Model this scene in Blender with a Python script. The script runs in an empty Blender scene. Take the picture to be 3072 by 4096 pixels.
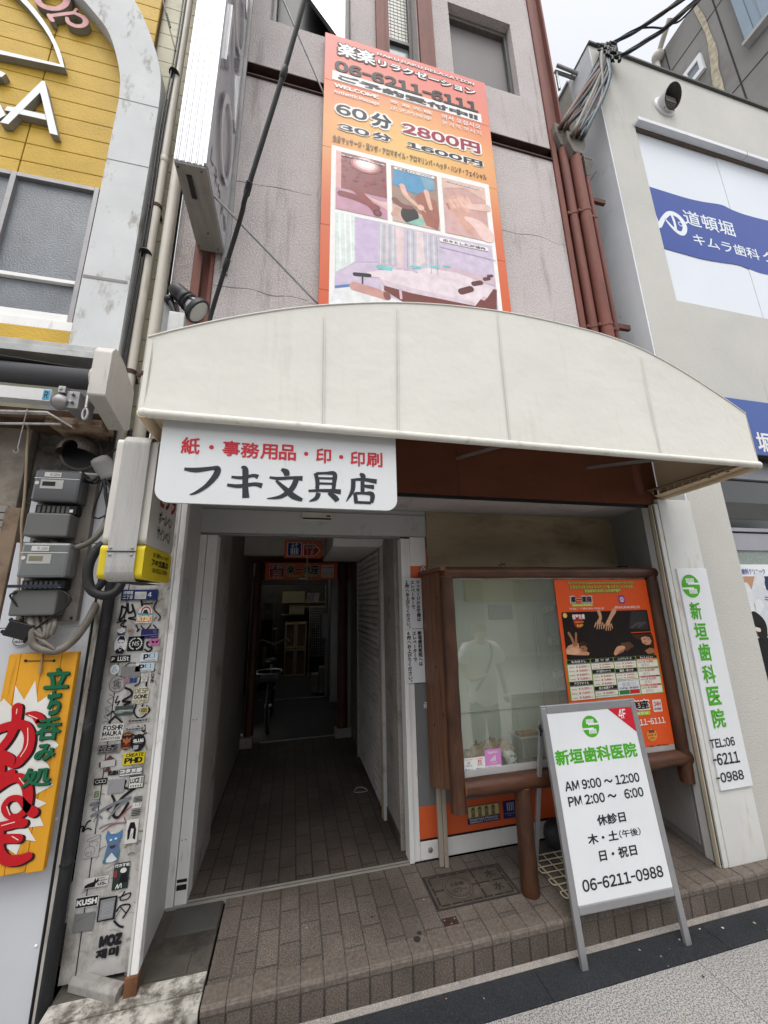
import bpy, math, random
from mathutils import Vector, Matrix
S = bpy.context.scene
COL = S.collection
random.seed(7)

# ------------------------------------------------------------------ camera
cam = bpy.data.cameras.new('camera')
cam.sensor_fit = 'VERTICAL'
cam.sensor_height = 24.0
cam.lens = 8.7796
cam.clip_start = 0.02
cam.clip_end = 800.0
camo = bpy.data.objects.new('camera', cam)
COL.objects.link(camo)
CR, CU, CF = (0.973585, -0.227517, -0.019181),(-0.035007, -0.231760, 0.972143),(0.225624, 0.945792, 0.233603)
camo.matrix_world = Matrix(((CR[0], CU[0], -CF[0], 0), (CR[1], CU[1], -CF[1], 0),
                            (CR[2], CU[2], -CF[2], 1.7), (0, 0, 0, 1)))
S.camera = camo

# ------------------------------------------------------------------ sky, sun, exposure
W = bpy.data.worlds.new('World')
S.world = W
W.use_nodes = True
wn, wl = W.node_tree.nodes, W.node_tree.links
sky = wn.new('ShaderNodeTexSky')
sky.sky_type = 'NISHITA'
sky.sun_disc = False
sky.sun_elevation = math.radians(66)
sky.sun_rotation = math.radians(190)
sky.air_density = 1.0
sky.dust_density = 3.0
hsv = wn.new('ShaderNodeHueSaturation')          # overcast: a greyer sky
hsv.inputs['Saturation'].default_value = 0.16
wl.new(sky.outputs[0], hsv.inputs['Color'])
wl.new(hsv.outputs[0], wn['Background'].inputs['Color'])
wn['Background'].inputs['Strength'].default_value = 0.14
sun = bpy.data.lights.new('sun', 'SUN')
sun.energy = .5
sun.angle = math.radians(45)
sun.color = (1.0, 0.97, 0.93)
suno = bpy.data.objects.new('sun', sun)
COL.objects.link(suno)
suno.location = (-2, -6, 12)
suno.rotation_euler = Vector((0.28, 0.30, -0.91)).to_track_quat('-Z', 'Y').to_euler()
S.view_settings.view_transform = 'Standard'
S.view_settings.look = 'None'
S.view_settings.gamma = 1
S.view_settings.exposure = 1.2


# ------------------------------------------------------------------ materials
def C(r, g, b):
    f = lambda v: (v / 255 / 12.92) if v / 255 <= 0.04045 else ((v / 255 + 0.055) / 1.055) ** 2.4
    return (f(r), f(g), f(b), 1)


MATS = {}


def mat(name, col, rough=.65, var=.10, vs=7, st=(1, 1, 1), dirt=0, dcol=None, ds=4, dst=(1, 1, 1),
        bump=0, bs=90, bd=.004, metal=0, spec=.35, speck=None, dw=.22):
    if name in MATS:
        return MATS[name]
    m = bpy.data.materials.new(name)
    m.use_nodes = True
    n, l = m.node_tree.nodes, m.node_tree.links
    b = n['Principled BSDF']
    b.inputs['Roughness'].default_value = rough
    b.inputs['Metallic'].default_value = metal
    b.inputs['Specular IOR Level'].default_value = spec
    tc = n.new('ShaderNodeTexCoord')
    geo = n.new('ShaderNodeNewGeometry')
    P = geo.outputs['Position']

    def noise(scale, stretch, detail=6, rgh=.6):
        mp = n.new('ShaderNodeMapping')
        mp.inputs['Scale'].default_value = stretch
        l.new(P, mp.inputs['Vector'])
        t = n.new('ShaderNodeTexNoise')
        t.inputs['Scale'].default_value = scale
        t.inputs['Detail'].default_value = detail
        t.inputs['Roughness'].default_value = rgh
        l.new(mp.outputs[0], t.inputs['Vector'])
        return t.outputs['Fac']

    def ramp(src, a, bb, ca=(0, 0, 0, 1), cb=(1, 1, 1, 1)):
        r = n.new('ShaderNodeValToRGB')
        r.color_ramp.elements[0].position = a
        r.color_ramp.elements[1].position = bb
        r.color_ramp.elements[0].color = ca
        r.color_ramp.elements[1].color = cb
        l.new(src, r.inputs[0])
        return r.outputs[0]

    def mix(fac, a, bb):
        x = n.new('ShaderNodeMix')
        x.data_type = 'RGBA'
        for s, v in ((0, fac), (6, a), (7, bb)):
            if hasattr(v, 'node'):
                l.new(v, x.inputs[s])
            else:
                x.inputs[s].default_value = v
        return x.outputs[2]
    lo = tuple(max(0, c * (1 - var * 1.6)) for c in col[:3]) + (1,)
    hi = tuple(min(1, c * (1 + var)) for c in col[:3]) + (1,)
    out = ramp(noise(vs, st), .3, .7, lo, hi)
    if speck:                                            # fine two-tone grain
        sc, scol, amount = speck
        out = mix(ramp(noise(sc, (1, 1, 1), 2, .5), .56 - amount * .2, .62 - amount * .1), out, scol)
    if dirt:
        a = .66 - dirt * .4
        out = mix(ramp(noise(ds, dst, 8, .68), a, min(1, a + dw)), out, dcol or C(60, 52, 45))
    l.new(out, b.inputs['Base Color'])
    if bump:
        bp = n.new('ShaderNodeBump')
        bp.inputs['Strength'].default_value = bump
        bp.inputs['Distance'].default_value = bd
        l.new(noise(bs, st if bs < 60 else (1, 1, 1), 3), bp.inputs['Height'])
        l.new(bp.outputs[0], b.inputs['Normal'])
    MATS[name] = m
    return m


def pink(r, g, b):
    """printed photograph: uneven tone"""
    return mat('print_%d_%d_%d' % (r, g, b), C(r, g, b), .3, var=.10, vs=16, dirt=.10, dcol=tuple(q * .6 for q in C(r, g, b)[:3]) + (1,), ds=34, spec=.2)


def ink(r, g, b, rough=.45):
    return mat('ink_%d_%d_%d_%d' % (r, g, b, rough * 100), C(r, g, b), rough, var=.04, vs=30, spec=.2)


def tiles(name, axes, w, h, offset, c1, c2, mortar, ms=.006, shift=(0, 0)):
    """brick texture in metres; axes picks which world axes run along and across the courses"""
    m = mat(name, c1, .62, var=.2, bump=.0)
    n, l = m.node_tree.nodes, m.node_tree.links
    b = n['Principled BSDF']
    geo = n.new('ShaderNodeNewGeometry')
    sp = n.new('ShaderNodeSeparateXYZ')
    l.new(geo.outputs['Position'], sp.inputs[0])
    cb = n.new('ShaderNodeCombineXYZ')
    for i in range(2):
        a = n.new('ShaderNodeMath')
        a.operation = 'ADD'
        a.inputs[1].default_value = shift[i]
        l.new(sp.outputs[axes[i]], a.inputs[0])
        l.new(a.outputs[0], cb.inputs[i])
    t = n.new('ShaderNodeTexBrick')
    t.offset = offset
    t.squash = 1
    for k, v in (('Scale', 1), ('Brick Width', w), ('Row Height', h), ('Mortar Size', ms), ('Mortar Smooth', .3),
                 ('Bias', 0), ('Color1', c1), ('Color2', c2), ('Mortar', mortar)):
        t.inputs[k].default_value = v
    l.new(cb.outputs[0], t.inputs['Vector'])
    gr = n.new('ShaderNodeTexNoise')
    gr.inputs['Scale'].default_value = 170
    gr.inputs['Detail'].default_value = 3
    l.new(geo.outputs['Position'], gr.inputs['Vector'])
    st = n.new('ShaderNodeTexNoise')
    st.inputs['Scale'].default_value = 2.6
    st.inputs['Detail'].default_value = 7
    l.new(geo.outputs['Position'], st.inputs['Vector'])
    r1 = n.new('ShaderNodeMapRange')
    r1.inputs[1].default_value, r1.inputs[2].default_value = .38, .62
    r1.inputs[3].default_value, r1.inputs[4].default_value = .62, 1.3
    l.new(gr.outputs[0], r1.inputs[0])
    r2 = n.new('ShaderNodeMapRange')
    r2.inputs[1].default_value, r2.inputs[2].default_value = .35, .65
    r2.inputs[3].default_value, r2.inputs[4].default_value = .72, 1.2
    l.new(st.outputs[0], r2.inputs[0])
    mu = n.new('ShaderNodeMath')
    mu.operation = 'MULTIPLY'
    l.new(r1.outputs[0], mu.inputs[0])
    l.new(r2.outputs[0], mu.inputs[1])
    vm = n.new('ShaderNodeVectorMath')
    vm.operation = 'SCALE'
    l.new(t.outputs['Color'], vm.inputs[0])
    l.new(mu.outputs[0], vm.inputs['Scale'])
    l.new(vm.outputs[0], b.inputs['Base Color'])
    ad = n.new('ShaderNodeMath')
    ad.operation = 'MULTIPLY_ADD'
    ad.inputs[1].default_value = -.9
    l.new(t.outputs['Fac'], ad.inputs[0])
    l.new(gr.outputs[0], ad.inputs[2])
    bp = n.new('ShaderNodeBump')
    bp.inputs['Strength'].default_value = .55
    bp.inputs['Distance'].default_value = .003
    l.new(ad.outputs[0], bp.inputs['Height'])
    l.new(bp.outputs[0], b.inputs['Normal'])
    return m


def glass(name, tint=(.9, .95, .93, 1), refl=.1, haze=.0):
    """thin pane: mostly see-through, a fresnel-like mirror on top"""
    m = bpy.data.materials.new(name)
    m.use_nodes = True
    n, l = m.node_tree.nodes, m.node_tree.links
    n.remove(n['Principled BSDF'])
    tr = n.new('ShaderNodeBsdfTransparent')
    tr.inputs[0].default_value = tint
    gl = n.new('ShaderNodeBsdfGlossy')
    gl.inputs['Roughness'].default_value = .02
    lw = n.new('ShaderNodeLayerWeight')
    lw.inputs['Blend'].default_value = .25
    ma = n.new('ShaderNodeMath')
    ma.operation = 'MULTIPLY_ADD'
    ma.inputs[1].default_value = .45
    ma.inputs[2].default_value = refl
    l.new(lw.outputs['Fresnel'], ma.inputs[0])
    mx = n.new('ShaderNodeMixShader')
    l.new(ma.outputs[0], mx.inputs[0])
    src = tr.outputs[0]
    if haze:  # pale diffuse veil: dust plus milky street reflection put into the pane's colour
        df = n.new('ShaderNodeBsdfDiffuse')
        df.inputs[0].default_value = C(190, 196, 188)
        m2 = n.new('ShaderNodeMixShader')
        m2.inputs[0].default_value = haze
        l.new(tr.outputs[0], m2.inputs[1])
        l.new(df.outputs[0], m2.inputs[2])
        src = m2.outputs[0]
    l.new(src, mx.inputs[1])
    l.new(gl.outputs[0], mx.inputs[2])
    l.new(mx.outputs[0], n['Material Output'].inputs[0])
    return m


# ------------------------------------------------------------------ mesh building
class Fr:
    """a flat frame: u to the viewer's right, v up, w towards the viewer"""

    def __init__(s, o, r=(1, 0, 0), u=(0, 0, 1)):
        s.o, s.r, s.u = Vector(o), Vector(r), Vector(u)
        s.n = s.r.cross(s.u)

    def __call__(s, u, v, w=0):
        return s.o + s.r * u + s.u * v + s.n * w


def FY(y):
    return Fr((0, y, 0))


def FX(x):                                             # faces +x; u is y
    return Fr((x, 0, 0), (0, 1, 0), (0, 0, 1))


def FZ(z):                                             # faces up; u is x, v is y
    return Fr((0, 0, z), (1, 0, 0), (0, 1, 0))


GL = {}


def glyph1(c, bold, res):
    k = (c, bold, res)
    if k not in GL:
        cu = bpy.data.curves.new('t', 'FONT')
        cu.body = c
        cu.offset = bold
        cu.resolution_u = res
        o = bpy.data.objects.new('t', cu)
        COL.objects.link(o)
        dg = bpy.context.evaluated_depsgraph_get()
        me = bpy.data.meshes.new_from_object(o.evaluated_get(dg))
        v = [(q.co.x, q.co.y) for q in me.vertices]
        f = [tuple(p.vertices) for p in me.polygons]
        bpy.data.objects.remove(o)
        bpy.data.curves.remove(cu)
        bpy.data.meshes.remove(me)
        GL[k] = (v, f)
    return GL[k]


def glyph(body, bold=0.0, res=3):
    """a line of lettering; Latin letters and digits use the wide forms of the CJK face, set closely"""
    V, Fs, x = [], [], 0.0
    for c in body:
        if c == ' ':
            x += .28
            continue
        wide = 33 <= ord(c) <= 126
        v, f = glyph1(chr(ord(c) + 0xFEE0) if wide else c, bold, res)
        if not v:
            x += .5
            continue
        if wide:
            x0, x1 = min(p[0] for p in v), max(p[0] for p in v)
            off, adv = x + .035 - x0, x1 - x0 + .085
            if c == '-':                                # the wide hyphen is too long for a phone number
                v = [(x0 + (p[0] - x0) * .5, p[1] - .0) for p in v]
                adv = (x1 - x0) * .5 + .085
        else:
            off, adv = x, 1.0
        n = len(V)
        V += [(p[0] + off, p[1]) for p in v]
        Fs += [tuple(n + q for q in t) for t in f]
        x += adv
    return V, Fs


def smooth_path(pts, n=6):
    """Catmull-Rom through points of any dimension"""
    P = [Vector(p) for p in pts]
    if len(P) < 3:
        return P
    out = []
    for i in range(len(P) - 1):
        a, b, c, d = P[max(i - 1, 0)], P[i], P[i + 1], P[min(i + 2, len(P) - 1)]
        for k in range(n):
            t = k / n
            out.append(.5 * ((2 * b) + (c - a) * t + (2 * a - 5 * b + 4 * c - d) * t * t + (3 * b - a - 3 * c + d) * t ** 3))
    out.append(P[-1])
    return out


class MB:
    def __init__(s):
        s.v, s.f, s.mi, s.sm, s.mats, s.k = [], [], [], [], [], 0

    def m(s, mt):
        if mt not in s.mats:
            s.mats.append(mt)
        return s.mats.index(mt)

    def add(s, vs, fs, mt, smooth=False):
        b = len(s.v)
        i = s.m(mt)
        s.v += [Vector(x) for x in vs]
        for f in fs:
            s.f.append([b + q for q in f])
            s.mi.append(i)
            s.sm.append(smooth)

    def box(s, x0, y0, z0, x1, y1, z1, mt):
        v = [(x, y, z) for z in (z0, z1) for y in (y0, y1) for x in (x0, x1)]
        s.add(v, [(0, 2, 3, 1), (4, 5, 7, 6), (0, 1, 5, 4), (2, 6, 7, 3), (0, 4, 6, 2), (1, 3, 7, 5)], mt)
        return s

    def fbox(s, F, u0, v0, u1, v1, w0, w1, mt):
        v = [F(u, vv, w) for w in (w0, w1) for vv in (v0, v1) for u in (u0, u1)]
        s.add(v, [(0, 2, 3, 1), (4, 5, 7, 6), (0, 1, 5, 4), (2, 6, 7, 3), (0, 4, 6, 2), (1, 3, 7, 5)], mt)
        return s

    def eps(s):
        s.k += 1
        return (s.k % 60) * 1.2e-5

    def pol(s, F, pts, w, mt):
        e = w + s.eps()
        s.add([F(p[0], p[1], e) for p in pts], [tuple(range(len(pts)))], mt)
        return s

    def rect(s, F, r, w, mt):
        return s.pol(F, [(r[0], r[1]), (r[2], r[1]), (r[2], r[3]), (r[0], r[3])], w, mt)

    def rrect(s, F, r, w, mt, rad=.01, n=5):
        return s.pol(F, rr(r, rad, n), w, mt)

    def prism(s, F, pts, w0, w1, mt, smooth=False):
        n = len(pts)
        v = [F(p[0], p[1], w0) for p in pts] + [F(p[0], p[1], w1) for p in pts]
        s.add(v, [tuple(range(n))[::-1], tuple(range(n, 2 * n))], mt)
        s.add(v, [(i, (i + 1) % n, n + (i + 1) % n, n + i) for i in range(n)], mt, smooth)
        return s

    def disc(s, F, cu, cv, ru, rv, w, mt, n=28, a0=0, a1=360):
        pts = [(cu + ru * math.cos(math.radians(a0 + (a1 - a0) * i / n)),
                cv + rv * math.sin(math.radians(a0 + (a1 - a0) * i / n))) for i in range(n if a1 - a0 >= 360 else n + 1)]
        return s.pol(F, pts, w, mt)

    def ring(s, F, cu, cv, ru, rv, t, w, mt, n=32, a0=0, a1=360):
        e = w + s.eps()
        v, f = [], []
        N = n + 1
        for i in range(N):
            a = math.radians(a0 + (a1 - a0) * i / n)
            for q in (0, t):
                v.append(F(cu + (ru - q) * math.cos(a), cv + (rv - q) * math.sin(a), e))
        for i in range(n):
            f.append((2 * i, 2 * i + 1, 2 * i + 3, 2 * i + 2))
        s.add(v, f, mt)
        return s

    def text(s, F, body, r, w, mt, bold=0.0, res=3, shear=0.0, d=0.0):
        """letters scaled into the rectangle r; d > 0 makes them solid"""
        v, f = glyph(body, min(bold, .008), res)
        if not v:
            return s
        v = [(x + shear * y, y) for x, y in v]
        g_ = max(0, bold - .008)                        # heavier weights: the letter repeated around a small circle
        dirs = [(0, 0)] if g_ < .004 else [(g_ * math.cos(k * math.pi / 4), g_ * math.sin(k * math.pi / 4)) for k in range(8)]
        if g_ > .05:
            dirs += [(.5 * x, .5 * y) for x, y in dirs[::2]]
        x0, x1 = min(p[0] for p in v) - g_, max(p[0] for p in v) + g_
        y0, y1 = min(p[1] for p in v) - g_, max(p[1] for p in v) + g_
        for dx, dy in dirs:
            e = w + s.eps()
            q = [F(r[0] + (x + dx - x0) / (x1 - x0) * (r[2] - r[0]), r[1] + (y + dy - y0) / (y1 - y0) * (r[3] - r[1]), e) for x, y in v]
            s.add(q, f, mt)
        return s

    def vtext(s, F, body, r, w, mt, bold=0.0, fill=1.0):
        """letters stacked downwards, each in its own cell"""
        n = len(body)
        ch = (r[3] - r[1]) / n
        for i, c in enumerate(body):
            v, f = glyph(c, min(bold, .012))
            top = r[3] - i * ch
            e = w + s.eps()
            q = []
            for x, y in v:
                if c in 'ー～-':
                    x, y = y + .12, .88 - x
                elif c in '。、':
                    x, y = x + .58, y + .62
                elif c in 'ッョュャ':
                    x, y = x + .08, y + .1
                q.append((r[0] + (.5 + (x - .5) * fill) * (r[2] - r[0]), top - (.5 + (.38 - y) * fill) * ch))
            g_ = max(0, bold - .012) * ch
            for dx, dy in [(0, 0)] if not g_ else [(g_, 0), (-g_, 0), (0, g_), (0, -g_)]:
                e = w + s.eps()
                s.add([F(a + dx, c2 + dy, e) for a, c2 in q], f, mt)
        return s

    def stroke(s, F, pts, wd, w, mt, n=6, cap=True, off=(0, 0), solid=0):
        """painted brush stroke: pts in frame units, wd a width or a list of widths"""
        if isinstance(wd, (int, float)):
            wd = [wd] * len(pts)
        P = smooth_path([(p[0] + off[0], p[1] + off[1], q) for p, q in zip(pts, wd)], n)
        e = w + s.eps()
        L, R = [], []
        for i, p in enumerate(P):
            a, b = P[max(i - 1, 0)], P[min(i + 1, len(P) - 1)]
            t = Vector((b.x - a.x, b.y - a.y))
            t = t.normalized() if t.length > 1e-9 else Vector((1, 0))
            h = p.z / 2
            if cap and i == 0:
                for k in range(5):
                    an = math.pi / 2 + k * math.pi / 8
                    L.append((p.x + h * (t.x * math.cos(an) - t.y * math.sin(an)), p.y + h * (t.y * math.cos(an) + t.x * math.sin(an))))
                    R.append((p.x + h * (t.x * math.cos(an) + t.y * math.sin(an)), p.y + h * (t.y * math.cos(an) - t.x * math.sin(an))))
                L, R = L[::-1], R[::-1]
            L.append((p.x - t.y * h, p.y + t.x * h))
            R.append((p.x + t.y * h, p.y - t.x * h))
            if cap and i == len(P) - 1:
                for k in range(1, 5):
                    an = math.pi / 2 - k * math.pi / 8
                    L.append((p.x + h * (t.x * math.cos(an) - t.y * math.sin(an)), p.y + h * (t.y * math.cos(an) + t.x * math.sin(an))))
                    R.append((p.x + h * (t.x * math.cos(an) + t.y * math.sin(an)), p.y + h * (t.y * math.cos(an) - t.x * math.sin(an))))
        if solid:
            s.prism(F, L + R[::-1], w, w + solid, mt)
            return s
        v = []
        for a, b in zip(L, R):
            v += [F(a[0], a[1], e), F(b[0], b[1], e)]
        s.add(v, [(2 * i, 2 * i + 1, 2 * i + 3, 2 * i + 2) for i in range(len(L) - 1)], mt)
        return s

    def tube(s, pts, r, mt, seg=10, n=5, smooth=True, curve=True):
        P = smooth_path(pts, n) if curve and len(pts) > 2 else [Vector(p) for p in pts]
        N = len(P)
        rs = r if isinstance(r, (list, tuple)) else [r] * N
        if len(rs) != N:
            rs = [rs[min(len(rs) - 1, int(i / (N - 1) * (len(rs) - 1) + .5))] for i in range(N)]
        t0 = (P[1] - P[0]).normalized()
        up = Vector((0, 0, 1)) if abs(t0.z) < .9 else Vector((0, 1, 0))
        x = t0.cross(up).normalized()
        v, f = [], []
        for i, p in enumerate(P):
            t = (P[min(i + 1, N - 1)] - P[max(i - 1, 0)]).normalized()
            x = (x - t * x.dot(t)).normalized()
            y = t.cross(x)
            for k in range(seg):
                a = 2 * math.pi * k / seg
                v.append(p + (x * math.cos(a) + y * math.sin(a)) * rs[i])
        for i in range(N - 1):
            for k in range(seg):
                a, b = i * seg + k, i * seg + (k + 1) % seg
                f.append((a, b, b + seg, a + seg))
        s.add(v, f, mt, smooth)
        s.add([v[k] for k in range(seg)], [tuple(range(seg))[::-1]], mt)
        s.add([v[(N - 1) * seg + k] for k in range(seg)], [tuple(range(seg))], mt)
        return s

    def lathe(s, o, axis, prof, mt, seg=20, smooth=True):
        """prof: (distance along axis, radius)"""
        o, ax = Vector(o), Vector(axis).normalized()
        up = Vector((0, 0, 1)) if abs(ax.z) < .9 else Vector((0, 1, 0))
        x = ax.cross(up).normalized()
        y = ax.cross(x)
        v, f = [], []
        for d, r in prof:
            for k in range(seg):
                a = 2 * math.pi * k / seg
                v.append(o + ax * d + (x * math.cos(a) + y * math.sin(a)) * max(r, 1e-4))
        for i in range(len(prof) - 1):
            for k in range(seg):
                a, b = i * seg + k, i * seg + (k + 1) % seg
                f.append((a, b, b + seg, a + seg))
        s.add(v, f, mt, smooth)
        s.add(v[:seg], [tuple(range(seg))[::-1]], mt)
        s.add(v[-seg:], [tuple(range(seg))], mt)
        return s

    def ball(s, c, r, mt, seg=14, rings=9, rot=None):
        r = r if isinstance(r, (tuple, list)) else (r, r, r)
        v, f = [], []
        for i in range(rings + 1):
            p = math.pi * i / rings
            for k in range(seg):
                a = 2 * math.pi * k / seg
                q = Vector((r[0] * math.sin(p) * math.cos(a), r[1] * math.sin(p) * math.sin(a), r[2] * math.cos(p)))
                if rot:
                    q = rot @ q
                v.append(Vector(c) + q)
        for i in range(rings):
            for k in range(seg):
                a, b = i * seg + k, i * seg + (k + 1) % seg
                f.append((a, b, b + seg, a + seg))
        s.add(v, f, mt, True)
        return s

    def wall(s, x0, z0, x1, z1, y, th, holes, mt):
        """wall facing -y with rectangular openings (x0, z0, x1, z1) and their reveals"""
        xs = sorted({x0, x1, *[h[0] for h in holes], *[h[2] for h in holes]})
        zs = sorted({z0, z1, *[h[1] for h in holes], *[h[3] for h in holes]})
        for i in range(len(xs) - 1):
            for j in range(len(zs) - 1):
                cx, cz = (xs[i] + xs[i + 1]) / 2, (zs[j] + zs[j + 1]) / 2
                if any(h[0] < cx < h[2] and h[1] < cz < h[3] for h in holes):
                    continue
                for yy in (y, y + th):
                    s.add([(xs[i], yy, zs[j]), (xs[i + 1], yy, zs[j]), (xs[i + 1], yy, zs[j + 1]), (xs[i], yy, zs[j + 1])], [(0, 1, 2, 3)], mt)
        for a, b, c, d in list(holes) + [(x0, z0, x1, z1)]:
            v = [(a, y, b), (c, y, b), (c, y, d), (a, y, d), (a, y + th, b), (c, y + th, b), (c, y + th, d), (a, y + th, d)]
            s.add(v, [(0, 1, 5, 4), (1, 2, 6, 5), (2, 3, 7, 6), (3, 0, 4, 7)], mt)
        return s

    def obj(s, name, parent=None, bevel=0, at=None):
        """link as ONE mesh object; verts are in world metres and become local to the thing's base"""
        if parent is not None:
            o3 = Vector(parent['_w'])
        elif at is not None:
            o3 = Vector(at)
        else:
            xs = [q.x for q in s.v]
            ys = [q.y for q in s.v]
            zs = [q.z for q in s.v]
            o3 = Vector(((min(xs) + max(xs)) / 2, (min(ys) + max(ys)) / 2, min(zs)))
        me = bpy.data.meshes.new(name)
        me.from_pydata([tuple(q - o3) for q in s.v], [], s.f)
        for mt in s.mats:
            me.materials.append(mt)
        me.polygons.foreach_set('material_index', s.mi)
        me.polygons.foreach_set('use_smooth', s.sm)
        me.validate()
        me.update()
        o = bpy.data.objects.new(name, me)
        COL.objects.link(o)
        if parent is not None:
            o.parent = parent
        else:
            o.location = o3
        o['_w'] = tuple(o3)
        if bevel:
            md = o.modifiers.new('bevel', 'BEVEL')
            md.width = bevel
            md.segments = 2
            md.limit_method = 'ANGLE'
            md.angle_limit = math.radians(35)
        return o


def rr(r, rad, n=5):
    out = []
    for cx, cy, a in ((r[2] - rad, r[3] - rad, 0), (r[0] + rad, r[3] - rad, 90), (r[0] + rad, r[1] + rad, 180), (r[2] - rad, r[1] + rad, 270)):
        for i in range(n + 1):
            t = math.radians(a + 90 * i / n)
            out.append((cx + rad * math.cos(t), cy + rad * math.sin(t)))
    return out


def inr(r, a, b, c, d):
    """a sub-rectangle given in fractions of r"""
    w, h = r[2] - r[0], r[3] - r[1]
    return (r[0] + a * w, r[1] + b * h, r[0] + c * w, r[1] + d * h)


def un(r, pts):
    """unit-square points into rectangle r"""
    return [(r[0] + p[0] * (r[2] - r[0]), r[1] + p[1] * (r[3] - r[1])) for p in pts]


def tag(o, label, cat, group=None):
    o['label'] = label
    o['category'] = cat
    if group:
        o['group'] = group
    return o


def thing(name, label, cat, at, group=None):
    o = bpy.data.objects.new(name, None)
    COL.objects.link(o)
    o.empty_display_size = .1
    o.location = at
    o['_w'] = tuple(at)
    return tag(o, label, cat, group)


def struct(o):
    o['kind'] = 'structure'
    return o


# ================================================================== materials of the place
STUCCO = mat('stucco', C(181, 172, 170), .9, var=.08, vs=2.2, dirt=.26, dcol=C(134, 126, 122), ds=2.4, dst=(2.6, 1, .3), bump=1.0, bs=88, bd=.012,
             speck=(105, C(196, 190, 188), .32))
STUCCO2 = mat('stucco_stained', C(172, 164, 160), .9, var=.12, vs=2.4, dirt=.3, dcol=C(140, 124, 116), ds=1.8, bump=1.0, bs=90, bd=.01,
              speck=(110, C(200, 192, 190), .35))
RUST = mat('rust_paint', C(112, 66, 56), .7, var=.16, vs=5, st=(2, 2, .5), dirt=.2, dcol=C(78, 52, 45), ds=7, dst=(2, 2, .6), bump=.2, bs=60)
DARKBEAM = mat('dark_beam', C(62, 45, 40), .8, var=.2, vs=6)
WHITEP = mat('white_paint', C(222, 221, 218), .55, var=.05, vs=5, st=(1.5, 1.5, .5), dirt=.16, dcol=C(128, 122, 112), ds=6, dst=(3, 3, .7))
WHITED = mat('white_paint_dirty', C(200, 198, 194), .6, var=.10, vs=4, dirt=.42, dcol=C(126, 118, 108), ds=5.5, dst=(2, 2, .7), bump=.15, bs=70)
WHITECLEAN = mat('white_board', C(214, 216, 218), .35, var=.03, vs=3, dirt=.06, dcol=C(180, 180, 178), ds=6, dst=(4, 4, .6))
GREYP = mat('grey_paint', C(176, 175, 172), .6, var=.07, vs=3, dirt=.2, dcol=C(110, 106, 100), ds=4)
GREYD = mat('grey_panel', C(136, 136, 133), .6, var=.09, vs=4, dirt=.2, dcol=C(80, 78, 74), ds=4)
CONC = mat('concrete', C(142, 136, 130), .9, var=.14, vs=6, dirt=.3, dcol=C(88, 82, 76), ds=5, bump=.5, bs=130, bd=.004, speck=(260, C(168, 160, 152), .25))
BLACK = mat('black', C(24, 24, 26), .5, var=.15, vs=9)
BLACKRUB = mat('black_rubber', C(30, 31, 33), .6, var=.25, vs=14, st=(3, 3, 1), dirt=.15, dcol=C(84, 82, 80), ds=9, bump=.2, bs=70)
ALU = mat('aluminium', C(168, 168, 170), .38, var=.06, vs=12, st=(2, 2, .5), metal=.75)
ALUD = mat('aluminium_dull', C(140, 138, 138), .5, var=.1, vs=8, dirt=.18, dcol=C(96, 92, 88), ds=8, metal=.4)
STEEL = mat('galvanised', C(150, 150, 148), .45, var=.12, vs=16, metal=.6, dirt=.15, dcol=C(98, 92, 86), ds=10)
LOG = mat('varnished_log', C(76, 48, 33), .45, var=.34, vs=6, st=(2.4, 2.4, .7), dirt=.34, dcol=C(44, 26, 18), ds=9, dst=(5, 5, .45), bump=.25, bs=28, bd=.004)
LOGH = mat('varnished_log_level', C(78, 49, 33), .45, var=.34, vs=6, st=(.7, 2.4, 2.4), dirt=.36, dcol=C(44, 27, 18), ds=9, dst=(.45, 5, 5), bump=.25, bs=28, bd=.004)
LOGP = mat('varnished_plank', C(118, 76, 49), .45, var=.22, vs=6, st=(6, 6, .5), dirt=.36, dcol=C(60, 36, 25), ds=6, dst=(7, 7, .5), bump=.3, bs=24, bd=.004)
PLY = mat('plywood', C(152, 138, 112), .8, var=.12, vs=2.2, st=(.8, 1, 2.2), dirt=.42, dcol=C(112, 98, 78), ds=2.6, dst=(.9, 1, 2.4), bump=.1, bs=50)
BROWNF = mat('fascia_brown', C(104, 60, 40), .45, var=.2, vs=1.4, st=(.6, 1, 1.5), dirt=.2, dcol=C(66, 36, 28), ds=2, dst=(.6, 1, 2))
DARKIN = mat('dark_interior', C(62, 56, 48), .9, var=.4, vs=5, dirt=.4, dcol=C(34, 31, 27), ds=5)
FRAMEK = mat('window_frame', C(120, 120, 118), .5, var=.08, vs=6)
ORANGE = mat('poster_orange', C(206, 92, 48), .5, var=.05, vs=3)
PIPEW = mat('pvc_pipe', C(178, 172, 160), .5, var=.1, vs=6, st=(3, 3, .5), dirt=.22, dcol=C(128, 112, 96), ds=4, dst=(3, 3, .4))
CABLEG = mat('grey_cable', C(106, 100, 92), .55, var=.2, vs=14, dirt=.2, dcol=C(70, 64, 58), ds=10)
DARKGLASS = mat('dark_pane', C(34, 36, 36), .12, var=.2, vs=2, spec=.5)
ASPH = mat('far_ground', C(120, 120, 118), .9, var=.1)
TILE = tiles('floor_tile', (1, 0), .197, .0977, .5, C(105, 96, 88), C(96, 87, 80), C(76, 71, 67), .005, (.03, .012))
TILEE = tiles('edge_tile', (0, 1), .0977, .0977, 0, C(106, 97, 89), C(97, 88, 81), C(84, 78, 72), .005, (.012, .0757))
TILER = tiles('riser_tile', (0, 2), .0977, .115, 0, C(97, 88, 80), C(89, 80, 73), C(62, 57, 53), .006, (.012, -.006))
TILEI = tiles('corridor_tile', (1, 0), .197, .0977, .5, C(88, 79, 72), C(79, 70, 64), C(52, 48, 45), .005, (.08, .03))
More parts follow.
